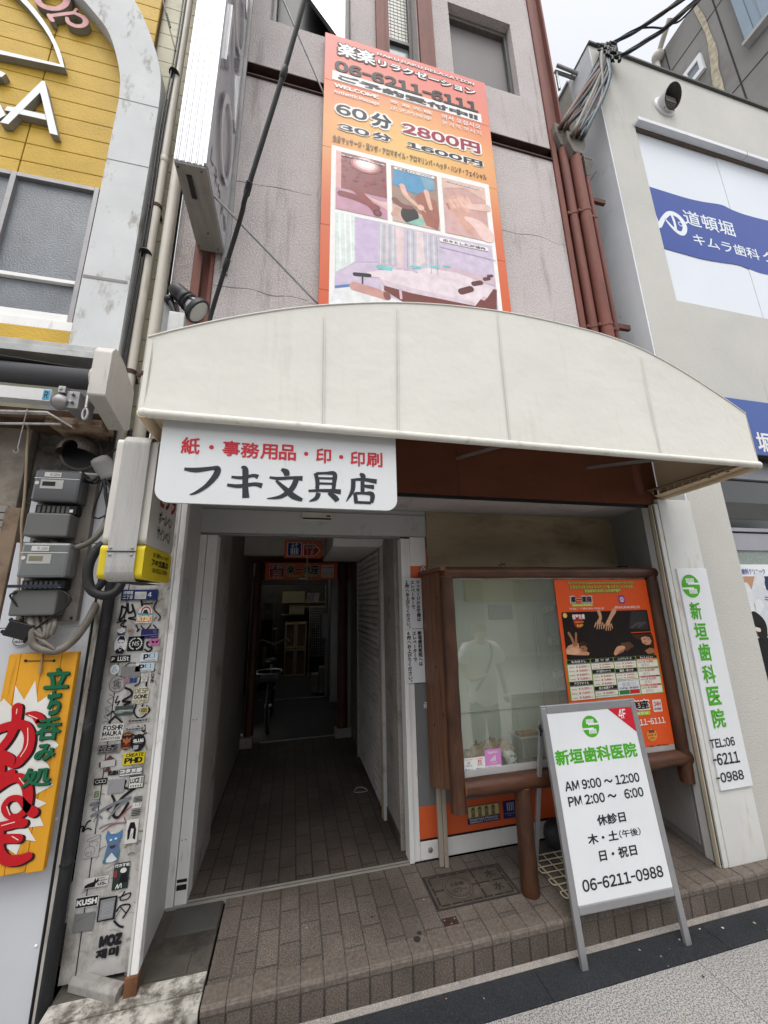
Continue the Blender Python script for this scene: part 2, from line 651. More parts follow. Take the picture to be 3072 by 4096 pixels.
GRANL = mat('granite_light', C(166, 163, 158), .55, var=.06, vs=3, dirt=.10, dcol=C(120, 116, 112), ds=3, speck=(150, C(104, 102, 104), .5), bump=.15, bs=200, bd=.001)
GRAND = mat('granite_dark', C(36, 38, 41), .5, spec=.25, var=.2, vs=5, dirt=.16, dcol=C(70, 70, 70), ds=6, speck=(330, C(62, 64, 68), .2))

# ================================================================== ground
SZ = .152                                              # top of the tiled step
g = MB()
g.box(-40, -40, -.3, 40, 2.3, -.02, ASPH)
struct(g.obj('ground'))
g = MB()
for i, (xa, xb) in enumerate([(-6, -3.2), (-3.2, -1.9), (-1.9, -.62), (-.62, .66), (.66, 1.94), (1.94, 3.22), (3.22, 4.5), (4.5, 8)]):
    g.box(xa + .0015, -12, -.02, xb - .0015, 1.858, 0, GRANL)
struct(g.obj('pavement', bevel=.0015))
g = MB()
for xa, xb in [(-6, -1.64), (-1.64, -.74), (-.74, .16), (.16, 1.16), (1.16, 1.81 + .35), (2.16, 3.06), (3.06, 3.96), (3.96, 8)]:
    g.box(xa + .0012, 1.861, -.02, xb - .0012, 2.012, .001, GRAND)
struct(g.obj('granite_strip', bevel=.001))
g = MB()                                               # tiled step in front of the shop
g.box(-.30, 2.115, -.02, 7, 2.60, SZ, TILE)
struct(g.obj('tiled_step'))
g = MB()
E0 = 2.019
n = 7
prof = [(E0 + .006 - .006 * math.sin(math.pi / 2 * k / n), SZ - .006 + .006 * math.cos(math.pi / 2 * (n - k) / n)) for k in range(n + 1)]
pr = [(2.1145, SZ), (E0 + .012, SZ), (E0 + .004, SZ - .003), (E0, SZ - .011), (E0, .122), (E0 + .004, .121), (2.1145, .121)]
for i in range(75):
    xa = -.307 + .0977 * i
    F = Fr((0, 0, 0), (0, 1, 0), (0, 0, 1))
    dz = random.uniform(-.0015, .0015)
    g.prism(F, [(a, b + (dz if b > .13 else 0)) for a, b in pr], xa + .0025, xa + .0952, mat('edge_tile_body', C(103, 94, 86), .6, var=.22, vs=60, dirt=.2, dcol=C(74, 64, 58), ds=9, bump=.5, bs=170, bd=.003))
g.box(-.305, E0 + .0035, .115, 7, 2.11, SZ - .004, mat('grout', C(90, 84, 78), .9, var=.2, vs=20))
struct(g.obj('step_edge'))
g = MB()
g.box(-.302, E0 + .004, .022, 7, 2.1, .1145, TILER)
g.add([(-.302, E0 - .004, .0), (7, E0 - .004, .0), (7, E0 + .004, .022), (-.302, E0 + .004, .022)], [(0, 1, 2, 3)], CONC)
struct(g.obj('step_riser'))
g = MB()                                               # worn painted pad left of the tiles
PAD = mat('worn_white_paint', C(176, 172, 163), .8, var=.25, vs=14, dirt=.52, dcol=C(92, 86, 78), ds=17, dw=.16, bump=.5, bs=60, bd=.004)
g.box(-.90, 2.02, -.02, -.312, 2.10, .146, PAD)
g.box(-.90, 2.104, -.02, -.312, 2.19, .148, PAD)
g.box(-.90, 2.194, -.02, -.312, 2.62, .144, mat('worn_concrete', C(84, 79, 72), .9, var=.25, vs=7, dirt=.45, dcol=C(46, 42, 38), ds=6, bump=.5, bs=70))
g.box(-.55, 2.42, .10, -.318, 2.60, .151, mat('lead_plate', C(80, 78, 74), .7, var=.1, vs=8))
g.box(-.57, 2.20, .10, -.40, 2.30, .150, mat('steel_plate_worn', C(74, 70, 64), .7, var=.2, vs=9, dirt=.3, ds=8))
struct(g.obj('threshold_pad', bevel=.003))
g = MB()                                               # corridor and shop floor
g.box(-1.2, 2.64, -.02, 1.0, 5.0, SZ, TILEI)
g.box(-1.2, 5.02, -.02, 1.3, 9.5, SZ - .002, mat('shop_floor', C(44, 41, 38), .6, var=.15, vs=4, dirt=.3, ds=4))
struct(g.obj('corridor_floor'))

# ================================================================== the main building
BL = thing('shop_building', 'narrow grey stucco building with rust red steel columns above the cream awning', 'building', (.8, 2.2, 0))
b = MB()
holes = [(-.36, 6.40, .31, 8.3), (.662, 5.9, .935, 8.3), (1.275, 6.44, 1.965, 7.485), (-.585, 5.68, 2.21, 5.832), (-.585, 2.35, 2.58, 2.8)]
b.wall(-.585, 2.35, 2.21, 8.6, 2.2, .3, holes[:4], STUCCO)
b.box(-.86, 2.30, 2.4, -.72, 2.6, 8.6, STUCCO2)
for z in (3.72, 4.62):                                 # hairline cracks
    pts = [(-.58 + .12 * i, z + random.uniform(-.02, .02)) for i in range(6)]
    b.stroke(FY(2.1995), pts, [.004, .007, .004, .008, .004, .003], 0, mat('crack', C(96, 90, 88), .9))
    pts = [(1.5 + .12 * i, z + .1 + random.uniform(-.02, .02)) for i in range(7)]
    b.stroke(FY(2.1995), pts, [.004, .006, .004, .006, .004, .003, .003], 0, mat('crack', C(96, 90, 88), .9))
b.obj('upper_wall', BL)
b = MB()
b.box(-.585, 2.26, 5.682, 2.209, 2.33, 5.83, DARKBEAM)
b.box(-.585, 2.185, 5.684, 2.209, 2.258, 5.697, DARKBEAM)
b.box(-.585, 2.20, 5.705, 2.209, 2.258, 5.712, RUST)
b.box(-.585, 2.192, 5.818, 2.209, 2.258, 5.828, DARKBEAM)
b.obj('cross_beam', BL)
for x0, x1 in ((-.708, -.588), (2.213, 2.40)):
    b = MB()
    b.box(x0, 2.185, 2.72, x0 + .05, 2.20, 8.6, RUST)
    b.box(x0 + .0505, 2.235, 2.72, x1 - .021, 2.25, 8.6, RUST)
    b.box(x1 - .02, 2.19, 2.72, x1, 2.25, 8.6, RUST)
    b.box(x0 + .03, 2.25, 2.72, x1, 2.5, 8.6, DARKBEAM)
    b.obj('steel_column', BL)
for x0, x1 in ((.535, .655), (.942, 1.095)):
    b = MB()
    b.box(x0, 2.165, 5.836, x0 + (x1 - x0) * .62, 2.3, 8.6, RUST)
    b.box(x0 + (x1 - x0) * .62 + .001, 2.185, 5.836, x1, 2.3, 8.6, RUST)
    b.obj('window_post', BL)
# three upper windows
wf = MB()
wf.box(-.358, 2.30, 6.402, -.33, 2.38, 8.3, FRAMEK)
wf.box(.27, 2.30, 6.402, .308, 2.38, 8.3, FRAMEK)
wf.box(-.329, 2.40, 6.402, .269, 2.41, 8.3, BLACK)
win = wf.obj('window', BL)
wf = MB()                                              # open white sash
wf.prism(FY(2.29), [(-.12, 7.12), (.268, 6.52), (.268, 8.3), (-.12, 8.3)], 0, .03, mat('white_sash', C(205, 212, 212), .3))
wf.prism(FY(2.286), [(-.16, 7.12), (-.12, 7.12), (.268, 6.52), (.268, 6.465)], 0, .035, ALU)
wf.obj('open_sash', win)
wf = MB()
wf.box(.664, 2.33, 5.9, .70, 2.38, 8.3, mat('dark_alu', C(74, 74, 74), .5))
wf.box(.898, 2.33, 5.9, .933, 2.38, 8.3, mat('dark_alu', C(74, 74, 74), .5))
wf.box(.701, 2.33, 6.93, .897, 2.38, 6.97, mat('dark_alu', C(74, 74, 74), .5))
win = wf.obj('window', BL)
wf = MB()
wf.box(.701, 2.36, 5.9, .897, 2.365, 6.929, mat('blind_pane', C(128, 134, 136), .15, var=.08, vs=2))
wf.box(.701, 2.36, 6.971, .897, 2.365, 8.3, mat('wired_glass', C(168, 168, 154), .3, var=.06))
for i in range(26):                                    # wire mesh in the glass
    z = 6.98 + i * .05
    wf.box(.701, 2.358, z, .897, 2.3595, z + .004, BLACK)
for i in range(5):
    x = .725 + i * .037
    wf.box(x, 2.3565, 6.971, x + .004, 2.358, 8.3, BLACK)
wf.obj('pane', win)
wf = MB()
wf.box(1.277, 2.27, 6.442, 1.315, 2.34, 7.483, mat('dark_alu', C(74, 74, 74), .5))
wf.box(1.925, 2.27, 6.442, 1.963, 2.34, 7.483, mat('dark_alu', C(74, 74, 74), .5))
wf.box(1.3155, 2.27, 7.42, 1.9245, 2.34, 7.483, mat('window_hood', C(92, 88, 84), .8, var=.2, vs=20, st=(6, 1, 1)))
win = wf.obj('window', BL)
wf = MB()
wf.box(1.3155, 2.31, 6.442, 1.9245, 2.316, 7.419, mat('grey_screen', C(98, 92, 92), .5, var=.06, vs=2))
wf.obj('pane', win)
# ground floor: fascia, soffit, side walls, shop front frame
b = MB()
b.box(-.598, 2.12, 2.352, 1.0, 2.15, 2.80, BROWNF)
b.box(1.002, 2.12, 2.352, 2.08, 2.15, 2.80, BROWNF)
b.box(2.082, 2.12, 2.352, 2.582, 2.15, 2.80, BROWNF)
b.box(.594, 2.135, 2.335, 2.57, 2.16, 2.351, BLACK)
b.obj('fascia', BL)
b = MB()
b.box(-.595, 2.161, 2.356, 2.60, 2.62, 2.40, mat('soffit_white', C(170, 168, 164), .6, var=.06, vs=2, dirt=.2, dcol=C(110, 98, 86), ds=2))
b.obj('soffit', BL)
b = MB()
b.prism(FZ(0), [(2.492, 2.128), (2.612, 2.66), (2.66, 2.66), (2.66, 2.128)], SZ, 2.36, GREYD)
b.prism(FZ(0), [(2.509, 2.23), (2.585, 2.568), (2.59, 2.568), (2.52, 2.23)], .20, .62, mat('grey_hatch', C(150, 150, 146), .6, var=.1, vs=4, dirt=.2, ds=4))
b.obj('right_wall', BL, bevel=.002)
b = MB()
b.box(-.66, 2.262, SZ - .02, -.606, 2.70, 2.40, GREYP)
b.box(-.6068, 2.202, SZ - .02, -.606, 2.2615, 2.40, GREYP)
b.obj('left_wall', BL, bevel=.002)
b = MB()                                               # lintel of the entrance
b.box(-.61, 2.60, 2.165, .938, 2.70, 2.354, mat('lintel_white', C(176, 176, 174), .55, var=.06, vs=3, dirt=.22, dcol=C(122, 118, 110), ds=5))
b.box(-.61, 2.592, 2.32, .938, 2.599, 2.326, GREYD)
b.box(-.60, 2.61, 2.150, .74, 2.66, 2.1645, ALUD)
b.obj('lintel', BL, bevel=.002)
for xs in ([-.605, -.567, -.563, -.503], [.742, .772, .774, .812]):
    b = MB()
    b.box(xs[0], 2.605, SZ, xs[1], 2.70, 2.149, WHITEP)
    b.box(xs[2], 2.615, SZ, xs[3], 2.72, 2.149, WHITEP)
    if xs[0] < 0:
        for z in (.45, 1.05, 1.62):
            for dx in (.012, .03):
                b.ball((xs[2] + dx, 2.614, z), (.003, .003, .003), BLACK, 6, 4)
        b.box(xs[2] + .004, 2.6135, .22, xs[3] - .006, 2.6148, .245, BLACKRUB)
        b.box(xs[2] + .004, 2.6135, .255, xs[3] - .006, 2.6148, .27, BLACKRUB)
    b.obj('door_post', BL, bevel=.002)
b = MB()
b.box(.813, 2.61, SZ + .004, 2.60, 2.66, .252, WHITEP)
b.box(.813, 2.612, .2525, 2.60, 2.66, .262, BLACK)
b.ball((.875, 2.608, .205), (.016, .006, .016), ALUD)
b.obj('base_frame', BL, bevel=.002)
b = MB()
b.box(.813, 2.63, .262, 2.60, 2.68, 2.354, GREYD)
b.box(.813, 2.611, 1.95, .93, 2.629, 2.16, WHITEP)
b.obj('shop_wall', BL)
# corridor
b = MB()
b.box(-.86, 2.721, SZ, -.50, 3.18, 2.60, CONC)
b.box(-.80, 3.181, SZ, -.53, 4.9, 2.60, mat('side_panel_dark', C(124, 118, 108), .7, var=.1, vs=3))
b.box(-.505, 3.181, SZ, -.50, 3.20, 2.2, ALUD)
b.box(-.66, 4.16, 2.215, .40, 4.30, 2.60, mat('beam_grey', C(170, 166, 158), .7, var=.08))
b.box(.722, 2.74, SZ, .86, 3.15, 2.60, CONC)
b.box(.716, 2.74, SZ, .7215, 3.12, .24, TILEI)
b.box(.735, 3.151, SZ, .86, 9.5, 2.60, mat('corridor_wall', C(116, 112, 105), .8, var=.1, vs=3))
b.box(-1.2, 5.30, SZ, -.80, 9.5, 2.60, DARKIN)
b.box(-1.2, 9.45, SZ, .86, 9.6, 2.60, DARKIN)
b.box(-.9, 2.701, 2.45, .86, 8.6, 2.62, mat('corridor_ceiling', C(150, 147, 140), .8, var=.06))  # stops short of the back wall: unseen gap added to let daylight in
b.obj('corridor_wall', BL)
b = MB()                                               # metal sill under the sliding shutter
b.box(-.60, 2.602, SZ - .02, .742, 2.611, SZ + .006, mat('sill_bright', C(150, 146, 138), .4, var=.1))
b.box(-.60, 2.6115, SZ - .02, .742, 2.624, SZ + .001, BLACK)
b.box(-.60, 2.6245, SZ - .02, .742, 2.634, SZ + .006, mat('sill_bright', C(150, 146, 138), .4, var=.1))
b.obj('threshold', BL)
b = MB()
b.prism(FX(.30), [(3.0, 2.449), (3.0, 2.30), (3.12, 2.16), (4.3, 2.16), (4.3, 2.449)], 0, .42, mat('shutter_box_grey', C(196, 194, 190), .6, var=.06))
b.obj('shutter_casing', BL)
b = MB()
Fs = FX(.70)
for i in range(37):
    z = .175 + i * .0535
    b.prism(Fr((0, 3.155, 0), (-1, 0, 0), (0, 0, 1)), [(-.734, z), (-.712, z + .003), (-.700, z + .016), (-.700, z + .038), (-.712, z + .050), (-.734, z + .0525)], 0, 1.13, mat('shutter_grey', C(205, 203, 198), .45, var=.1, vs=5, dirt=.2, ds=6))
b.obj('rolling_shutter', BL)
b = MB()
b.box(.695, 3.10, SZ, .735, 3.15, 2.158, GREYP)
b.box(.688, 3.142, SZ, .6945, 3.15, 2.158, mat('track_tan', C(140, 118, 92), .6))
b.obj('shutter_track', BL)
b = MB()
b.box(.695, 4.29, SZ, .735, 4.33, 2.158, GREYP)
b.obj('shutter_track', BL)
# log door surround further in
for nm, x, y, r, zt in (('log_post', -.60, 4.90, .065, 2.06), ('log_post', -.455, 4.96, .055, 2.2), ('log_post', .615, 4.98, .065, 2.2)):
    b = MB()
    b.tube([(x, y, SZ), (x, y, 1.1), (x, y, zt)], [r * 1.05, r, r * .96], LOG, 14)
    b.obj(nm, BL)
b = MB()
b.box(-.72, 4.99, 2.0, .74, 5.05, 2.45, mat('dark_wood', C(84, 48, 32), .6, var=.2, vs=4))
b.obj('door_head', BL)
for q in ((-.68, 4.86, -.40, .26), (.53, 4.90, .72, .25)):
    b = MB()
    b.box(q[0], q[1], SZ, q[2], 5.02, q[3], CONC)
    b.obj('post_base', BL, bevel=.004)
b = MB()
b.box(-.52, 6.98, SZ, .60, 7.0, SZ + .012, ALU)
b.obj('door_sill', BL)
b = MB()
b.box(-.60, 6.98, 2.03, .559, 7.06, 2.14, ALUD)
b.box(.56, 6.96, SZ + .013, .60, 7.04, 2.14, ALUD)
b.obj('inner_door_frame', BL)
b = MB()
b.box(.62, 6.6, SZ, .733, 6.75, 2.3, mat('lift_door_steel', C(176, 174, 174), .35, metal=.5, var=.1, vs=3))
b.obj('steel_jamb', BL)
b = MB()
b.box(-.33, 5.005, SZ, .53, 5.018, SZ + .010, ALU)
b.obj('door_sill', BL)

# left pilaster of the building, covered in stickers
PI = thing('sticker_pilaster', 'narrow white pilaster covered with stickers and black graffiti under the small lightbox', 'pillar', (-.74, 2.25, 0))
b = MB()
b.box(-.905, 2.25, .165, -.608, 2.40, 2.52, mat('grimy_panel', C(184, 182, 178), .6, var=.14, vs=5, dirt=.5, dcol=C(118, 112, 104), ds=6, dst=(1.5, 1.5, .9)))
b.box(-.845, 2.247, .17, -.842, 2.2495, 2.5, BLACKRUB)
b.obj('panel', PI)
b = MB()
b.box(-.618, 2.148, .215, -.607, 2.165, 2.40, WHITED)
b.box(-.6065, 2.150, .215, -.577, 2.20, 2.40, WHITEP)
b.obj('corner_post', PI, bevel=.003)
b = MB()
b.box(-.624, 2.144, .146, -.574, 2.19, .2145, mat('rusty_foot', C(108, 72, 48), .85, var=.25, vs=12, dirt=.3, dcol=C(70, 50, 40), ds=14))
b.obj('rusty_foot', PI, bevel=.003)
b = MB()
d = Vector((.20, -.10, 0)).normalized()
s_ = Vector((.10, .20, 0)).normalized()
o_ = Vector((-.845, 2.255, .145))
F = Fr(o_, s_, (0, 0, 1))
b.prism(F, [(-.025, 0), (.02, 0), (.02, .045), (-.012, .045), (-.025, .03)], -.005, .235, mat('kerb_bar', C(140, 138, 134), .8, var=.14, vs=9, dirt=.4, dcol=C(92, 78, 66), ds=7, bump=.3, bs=60))
b.obj('kerb_bar', PI, bevel=.004)
b = MB()                                               # spray and marker tags
KF = FY(2.2466)
GR = ink(26, 26, 30)
GS = ink(112, 114, 120)
for pts, wd in (
        ([(-0.862, 1.7049), (-0.8624, 1.6738), (-0.8663, 1.6359), (-0.849, 1.6544), (-0.8407, 1.6924), (-0.8639, 1.7025)], .009), ([(-0.8371, 1.7165), (-0.8294, 1.673), (-0.8085, 1.6821), (-0.8165, 1.7112)], .010),
        ([(-0.8075, 1.6917), (-0.7961, 1.6529), (-0.8259, 1.6442), (-0.7716, 1.6331), (-0.7414, 1.6418)], .008), ([(-0.7764, 1.7299), (-0.7656, 1.6956)], .010), ([(-0.7679, 1.7151), (-0.7229, 1.7167)], .006),
        ([(-0.8734, 1.6243), (-0.8335, 1.6349), (-0.8567, 1.612), (-0.8315, 1.6017)], .007), ([(-0.7018, 1.731), (-0.7131, 1.6896), (-0.6793, 1.6498), (-0.686, 1.6282)], .006),
        ([(-0.7865, 1.6097), (-0.7754, 1.5904), (-0.7781, 1.5764), (-0.7665, 1.5901)], .006), ([(-0.7638, 1.6043), (-0.7393, 1.5845), (-0.7196, 1.6076)], .006), ([(-0.7062, 1.6072), (-0.691, 1.5924)], .006),
        ([(-0.7055, 1.5219), (-0.7255, 1.5227), (-0.7211, 1.5038), (-0.7001, 1.4936), (-0.7138, 1.4779), (-0.7325, 1.4881)], .008),
        ([(-0.821, 1.399), (-0.7986, 1.4249), (-0.7664, 1.4254)], .004), ([(-0.7347, 1.3581), (-0.7396, 1.3271), (-0.7558, 1.3193)], .007), ([(-0.7051, 1.3451), (-0.7061, 1.3161)], .008),
        ([(-0.7971, 1.3109), (-0.7723, 1.2983), (-0.7675, 1.276), (-0.8023, 1.2523), (-0.7679, 1.2455), (-0.7917, 1.2342)], .010), ([(-0.8262, 1.2757), (-0.8327, 1.2459), (-0.8149, 1.2532), (-0.8232, 1.2366)], .005),
        ([(-0.8585, 1.1923), (-0.838, 1.2077), (-0.8253, 1.1897), (-0.8483, 1.1619)], .009), ([(-0.8248, 1.1854), (-0.7923, 1.1573)], .007), ([(-0.7408, 1.2305), (-0.7451, 1.1962), (-0.7164, 1.1681), (-0.6777, 1.1996), (-0.6931, 1.2226)], .007),
        ([(-0.7108, 1.2282), (-0.7206, 1.2029)], .008), ([(-0.6916, 1.1361), (-0.6902, 1.1062), (-0.7208, 1.1343)], .006), ([(-0.7462, 1.1027), (-0.711, 1.0869), (-0.6812, 1.1012)], .006),
        ([(-0.909, 0.7315), (-0.8945, 0.7384), (-0.8935, 0.7163), (-0.8806, 0.7498), (-0.8681, 0.757)], .006), ([(-0.8913, 0.716), (-0.8773, 0.7273), (-0.8607, 0.7207)], .005),
        ([(-0.7067, 0.8648), (-0.7541, 0.8286), (-0.7793, 0.7725), (-0.7541, 0.7558), (-0.7232, 0.8065)], .012), ([(-0.7938, 0.8471), (-0.7807, 0.8181), (-0.8051, 0.7938)], .010), ([(-0.7445, 0.9019), (-0.7458, 0.8739), (-0.7019, 0.8642)], .008),
        ([(-0.7137, 0.4422), (-0.6701, 0.4519), (-0.6766, 0.432), (-0.708, 0.433), (-0.6936, 0.4599)], .005), ([(-0.7162, 0.393), (-0.7008, 0.4111), (-0.6643, 0.405), (-0.6881, 0.3637)], .006), ([(-0.7048, 0.4076), (-0.6766, 0.3782)], .004),
        ([(-0.7203, 0.357), (-0.7002, 0.3373), (-0.6839, 0.3304)], .008)):
    b.stroke(KF, pts, wd, 0, GR)
for pts, wd in (([(-0.8661, 0.7745), (-0.7801, 0.8134), (-0.7165, 0.8287)], .012), ([(-0.8536, 0.7819), (-0.7976, 0.8065)], .010), ([(-0.8749, 0.8205), (-0.8415, 0.8254), (-0.8654, 0.8013)], .012),
                ([(-0.7956, 0.7566), (-0.7641, 0.7978), (-0.7207, 0.8246)], .009), ([(-0.8427, 0.736), (-0.8385, 0.771), (-0.8234, 0.7601)], .007), ([(-0.827, 0.7206), (-0.7879, 0.7332), (-0.7229, 0.7292)], .006),
                ([(-0.865, 1.2871), (-0.8466, 1.2728), (-0.8693, 1.2572), (-0.8462, 1.2383), (-0.8729, 1.2232), (-0.8457, 1.204), (-0.8723, 1.1892), (-0.8494, 1.1704), (-0.8771, 1.1643)], .003)):
    b.stroke(KF, pts, wd, 0, GS)
for pts in ([(-0.7535, 0.7512), (-0.7286, 0.7752), (-0.7077, 0.7954)], [(-0.816, 0.7059), (-0.778, 0.7275), (-0.7464, 0.7323)], [(-0.7328, 0.753), (-0.7205, 0.7289)]):
    b.stroke(KF, pts, .004, 0, ink(150, 70, 76))
random.seed(21)
for _ in range(130):                                    # scuffs and half scraped marks
    x, z = random.uniform(-.875, -.635), random.uniform(.25, 1.9)
    a = random.uniform(-1.2, 1.2)
    L = random.uniform(.01, .05)
    b.stroke(KF, [(x, z), (x + L * .5 * math.cos(a), z + L * .5 * math.sin(a) + .004), (x + L * math.cos(a), z + L * math.sin(a))], random.choice([.0015, .003, .006]), -.001, random.choice([GS, ink(150, 148, 144), ink(128, 118, 108), ink(176, 174, 170)]))
b.obj('graffiti', PI)

# ================================================================== stickers on the pilaster
K, WH, CR_, GY = (22, 22, 26), (214, 214, 210), (196, 190, 170), (140, 140, 140)


def sticker(label, r, bg, items, shape='r', y=2.2455, group='stickers on the pilaster', cat='sticker'):
    F = FY(y)
    b = MB()
    if bg:
        m = ink(*bg, .5)
        if shape == 'o':
            pts = [((r[0] + r[2]) / 2 + (r[2] - r[0]) / 2 * math.cos(a * math.pi / 14), (r[1] + r[3]) / 2 + (r[3] - r[1]) / 2 * math.sin(a * math.pi / 14)) for a in range(28)]
        elif shape == 'r':
            a = random.uniform(-.03, .03)
            pts = un(r, [(0, a), (1 - a, 0), (1, 1 - a), (a, 1)])
        else:
            pts = un(r, shape)
        b.prism(F, pts, 0, .0006, m)
    for it in items:
        if it[0] == 't':
            b.text(F, it[1], inr(r, *it[2]), .0009, ink(*it[3]), (it[4] if len(it) > 4 else 0) + .012)
        elif it[0] == 'p':
            b.pol(F, un(r, it[1]), .0009, ink(*it[2]))
        elif it[0] == 'd':
            w, h = r[2] - r[0], r[3] - r[1]
            b.disc(F, r[0] + it[1] * w, r[1] + it[2] * h, it[3] * w, it[4] * h, .0009, ink(*it[5]), 18)
        elif it[0] == 'o':
            w, h = r[2] - r[0], r[3] - r[1]
            b.ring(F, r[0] + it[1] * w, r[1] + it[2] * h, it[3] * w, it[4] * h, it[6] * w, .0009, ink(*it[5]), 24)
        elif it[0] == 's':
            b.stroke(F, un(r, it[1]), [q * (r[2] - r[0]) for q in it[2]] if isinstance(it[2], list) else it[2] * (r[2] - r[0]), .0009, ink(*it[3]))
    o = b.obj('sticker')
    return tag(o, label, cat, group)


apl = MB()
r = (-0.8712, 1.7337, -0.7022, 1.7878)
apl.prism(FY(2.245), rr(r, .004), 0, .002, ink(30, 44, 92))
apl.text(FY(2.245), '道頓堀', inr(r, .05, .55, .31, .88), .0024, ink(*WH), .01)
apl.text(FY(2.245), '二丁目', inr(r, .05, .12, .31, .45), .0024, ink(*WH), .01)
apl.rect(FY(2.245), inr(r, .37, .1, .69, .80), .0028, mat('torn_paper', C(176, 176, 176), .8, var=.2, vs=40))
apl.text(FY(2.245), '4', inr(r, .73, .3, .83, .75), .0024, ink(*WH), .01)
o = apl.obj('address_plate')
tag(o, 'blue street address plate with white Japanese letters and the number 4', 'address plate')

sticker('round arched sticker with a red and white sunrise and orange letters KTIK', (-0.7877, 1.6164, -0.7154, 1.7063), (206, 206, 200),
        [('d', .55, .66, .32, .30, (176, 52, 50)), ('d', .55, .62, .25, .24, (206, 206, 204)), ('p', [(.3, .45), (.42, .75), (.62, .78), (.78, .45)], (36, 48, 34)),
         ('p', [(.05, .08), (.95, .08), (.9, .42), (.1, .42)], (206, 140, 50)), ('t', 'KTIK', (.1, .13, .9, .4), (226, 214, 196), .05),
         ('p', [(.1, .46), (.95, .46), (1, .6), (.8, .52), (0, .6)], (90, 158, 172))], shape=[(.02, .02), (.98, .02), (1, .45), (.95, .75), (.7, 1), (.35, 1), (.1, .75), (0, .45)])
sticker('white fluffy cloud sticker above the portrait oval', (-0.8676, 1.5622, -0.8313, 1.5993), (56, 74, 104),
        [('d', .3, .6, .28, .28, WH), ('d', .55, .75, .25, .25, WH), ('d', .75, .6, .24, .24, WH), ('d', .5, .45, .3, .2, WH), ('o', .5, .62, .2, .2, K, .03)], shape=[(.1, 0), (.9, 0), (1, .6), (.7, 1), (.3, 1), (0, .6)])
sticker('small round beige sticker lettered SOC in red', (-0.8213, 1.5652, -0.7914, 1.5957), (150, 142, 132), [('t', 'SOC', (.12, .32, .88, .68), (126, 52, 50), .02)], 'o')
sticker('dark blue horizontal sticker crossed by a pale line', (-0.7589, 1.5416, -0.6782, 1.5879), (44, 44, 92),
        [('p', [(0, .30), (1, .42), (1, .46), (0, .34)], (150, 150, 180)), ('t', 'Comp', (.58, .08, .95, .28), (130, 130, 170)), ('d', .8, .72, .12, .2, (80, 84, 130))])
sticker('white oval sticker with the black head of a bearded man', (-0.872, 1.4703, -0.8158, 1.5609), (206, 206, 206),
        [('p', [(.22, .62), (.22, .80), (.38, .97), (.68, .96), (.80, .80), (.78, .62), (.72, .75), (.35, .78)], K), ('p', [(.12, .18), (.32, .32), (.5, .16), (.68, .32), (.9, .18), (.72, .02), (.28, .02)], K),
         ('p', [(.38, .38), (.50, .34), (.64, .38), (.62, .28), (.5, .22), (.4, .28)], K), ('p', [(.28, .62), (.44, .64), (.44, .60), (.28, .59)], K), ('p', [(.56, .64), (.72, .62), (.72, .59), (.56, .60)], K),
         ('p', [(.4, .43), (.62, .43), (.58, .40), (.44, .40)], K)], 'o')
NSr = (-0.8127, 1.4835, -0.7404, 1.5535)
sticker('black square sticker lettered NS inside a white laurel wreath', NSr, K,
        [('t', 'NS', (.30, .36, .72, .66), WH, .0)] + [('d', .5 + .38 * math.cos(a), .5 + .38 * math.sin(a), .05, .045, WH) for a in [math.radians(q) for q in list(range(105, 300, 18)) if q < 255] + [math.radians(q) for q in range(-72, 76, 18)]])
sticker('pink sticker with two dark slanted eyes', (-0.7135, 1.5057, -0.6673, 1.5391), (186, 108, 152),
        [('p', [(.14, .75), (.48, .62), (.45, .36), (.3, .36)], K), ('p', [(.9, .75), (.58, .62), (.6, .36), (.78, .36)], K)])
sticker('black strip sticker lettered P LUST in white', (-0.8785, 1.4325, -0.7935, 1.4645), K, [('t', 'P', (.05, .22, .2, .75), WH, .02), ('t', 'LUSt', (.36, .18, .95, .85), WH, .02)])
for lab, r in (('white and blue sticker lettered pa, the upper of two alike', (-0.7479, 1.4302, -0.6674, 1.4724)), ('white and blue sticker lettered pa, the lower of two alike', (-0.7647, 1.3831, -0.6789, 1.4239))):
    sticker(lab, r, (196, 204, 208), [('t', 'p', (.18, .22, .48, .85), K, .05), ('p', [(.5, .42), (.82, .42), (.82, .86), (.5, .86)], (62, 134, 176)), ('t', 'a', (.55, .44, .78, .84), (200, 210, 214), .05), ('t', 'AYNTH', (.28, .08, .85, .2), K)])
sticker('round white sticker with a small blue drawing', (-0.8751, 1.377, -0.8343, 1.423), (202, 206, 208),
        [('s', [(.3, .3), (.35, .6), (.5, .8), (.6, .55), (.72, .3)], .05, (90, 130, 160)), ('s', [(.28, .4), (.5, .5), (.75, .4)], .05, (90, 130, 160)), ('t', 'Alles', (.25, .2, .75, .34), (90, 120, 150))], 'o')
sticker('faded grey paper remnant beside the round blue drawing', (-0.826, 1.3625, -0.7412, 1.4103), (124, 122, 120), [], 'r')
sticker('large round pale sticker full of scribbled lines', (-0.8714, 1.2949, -0.8007, 1.3707), (150, 148, 146),
        [('o', .5, .5, .49, .49, (70, 70, 72), .025)] + [('s', [(random.uniform(.2, .8), random.uniform(.15, .85)) for _ in range(4)], .02, (86, 84, 84)) for _ in range(14)], 'o')
sticker('red and blue graffiti letter sticker reading JOBS', (-0.8089, 1.3288, -0.7496, 1.3589), None,
        [('t', 'JO', (0, .1, .5, .95), (172, 46, 72), .09), ('t', 'BS', (.45, .15, 1, .95), (36, 66, 110), .09), ('t', 'JO', (.05, .2, .45, .85), (120, 160, 180), .0)])
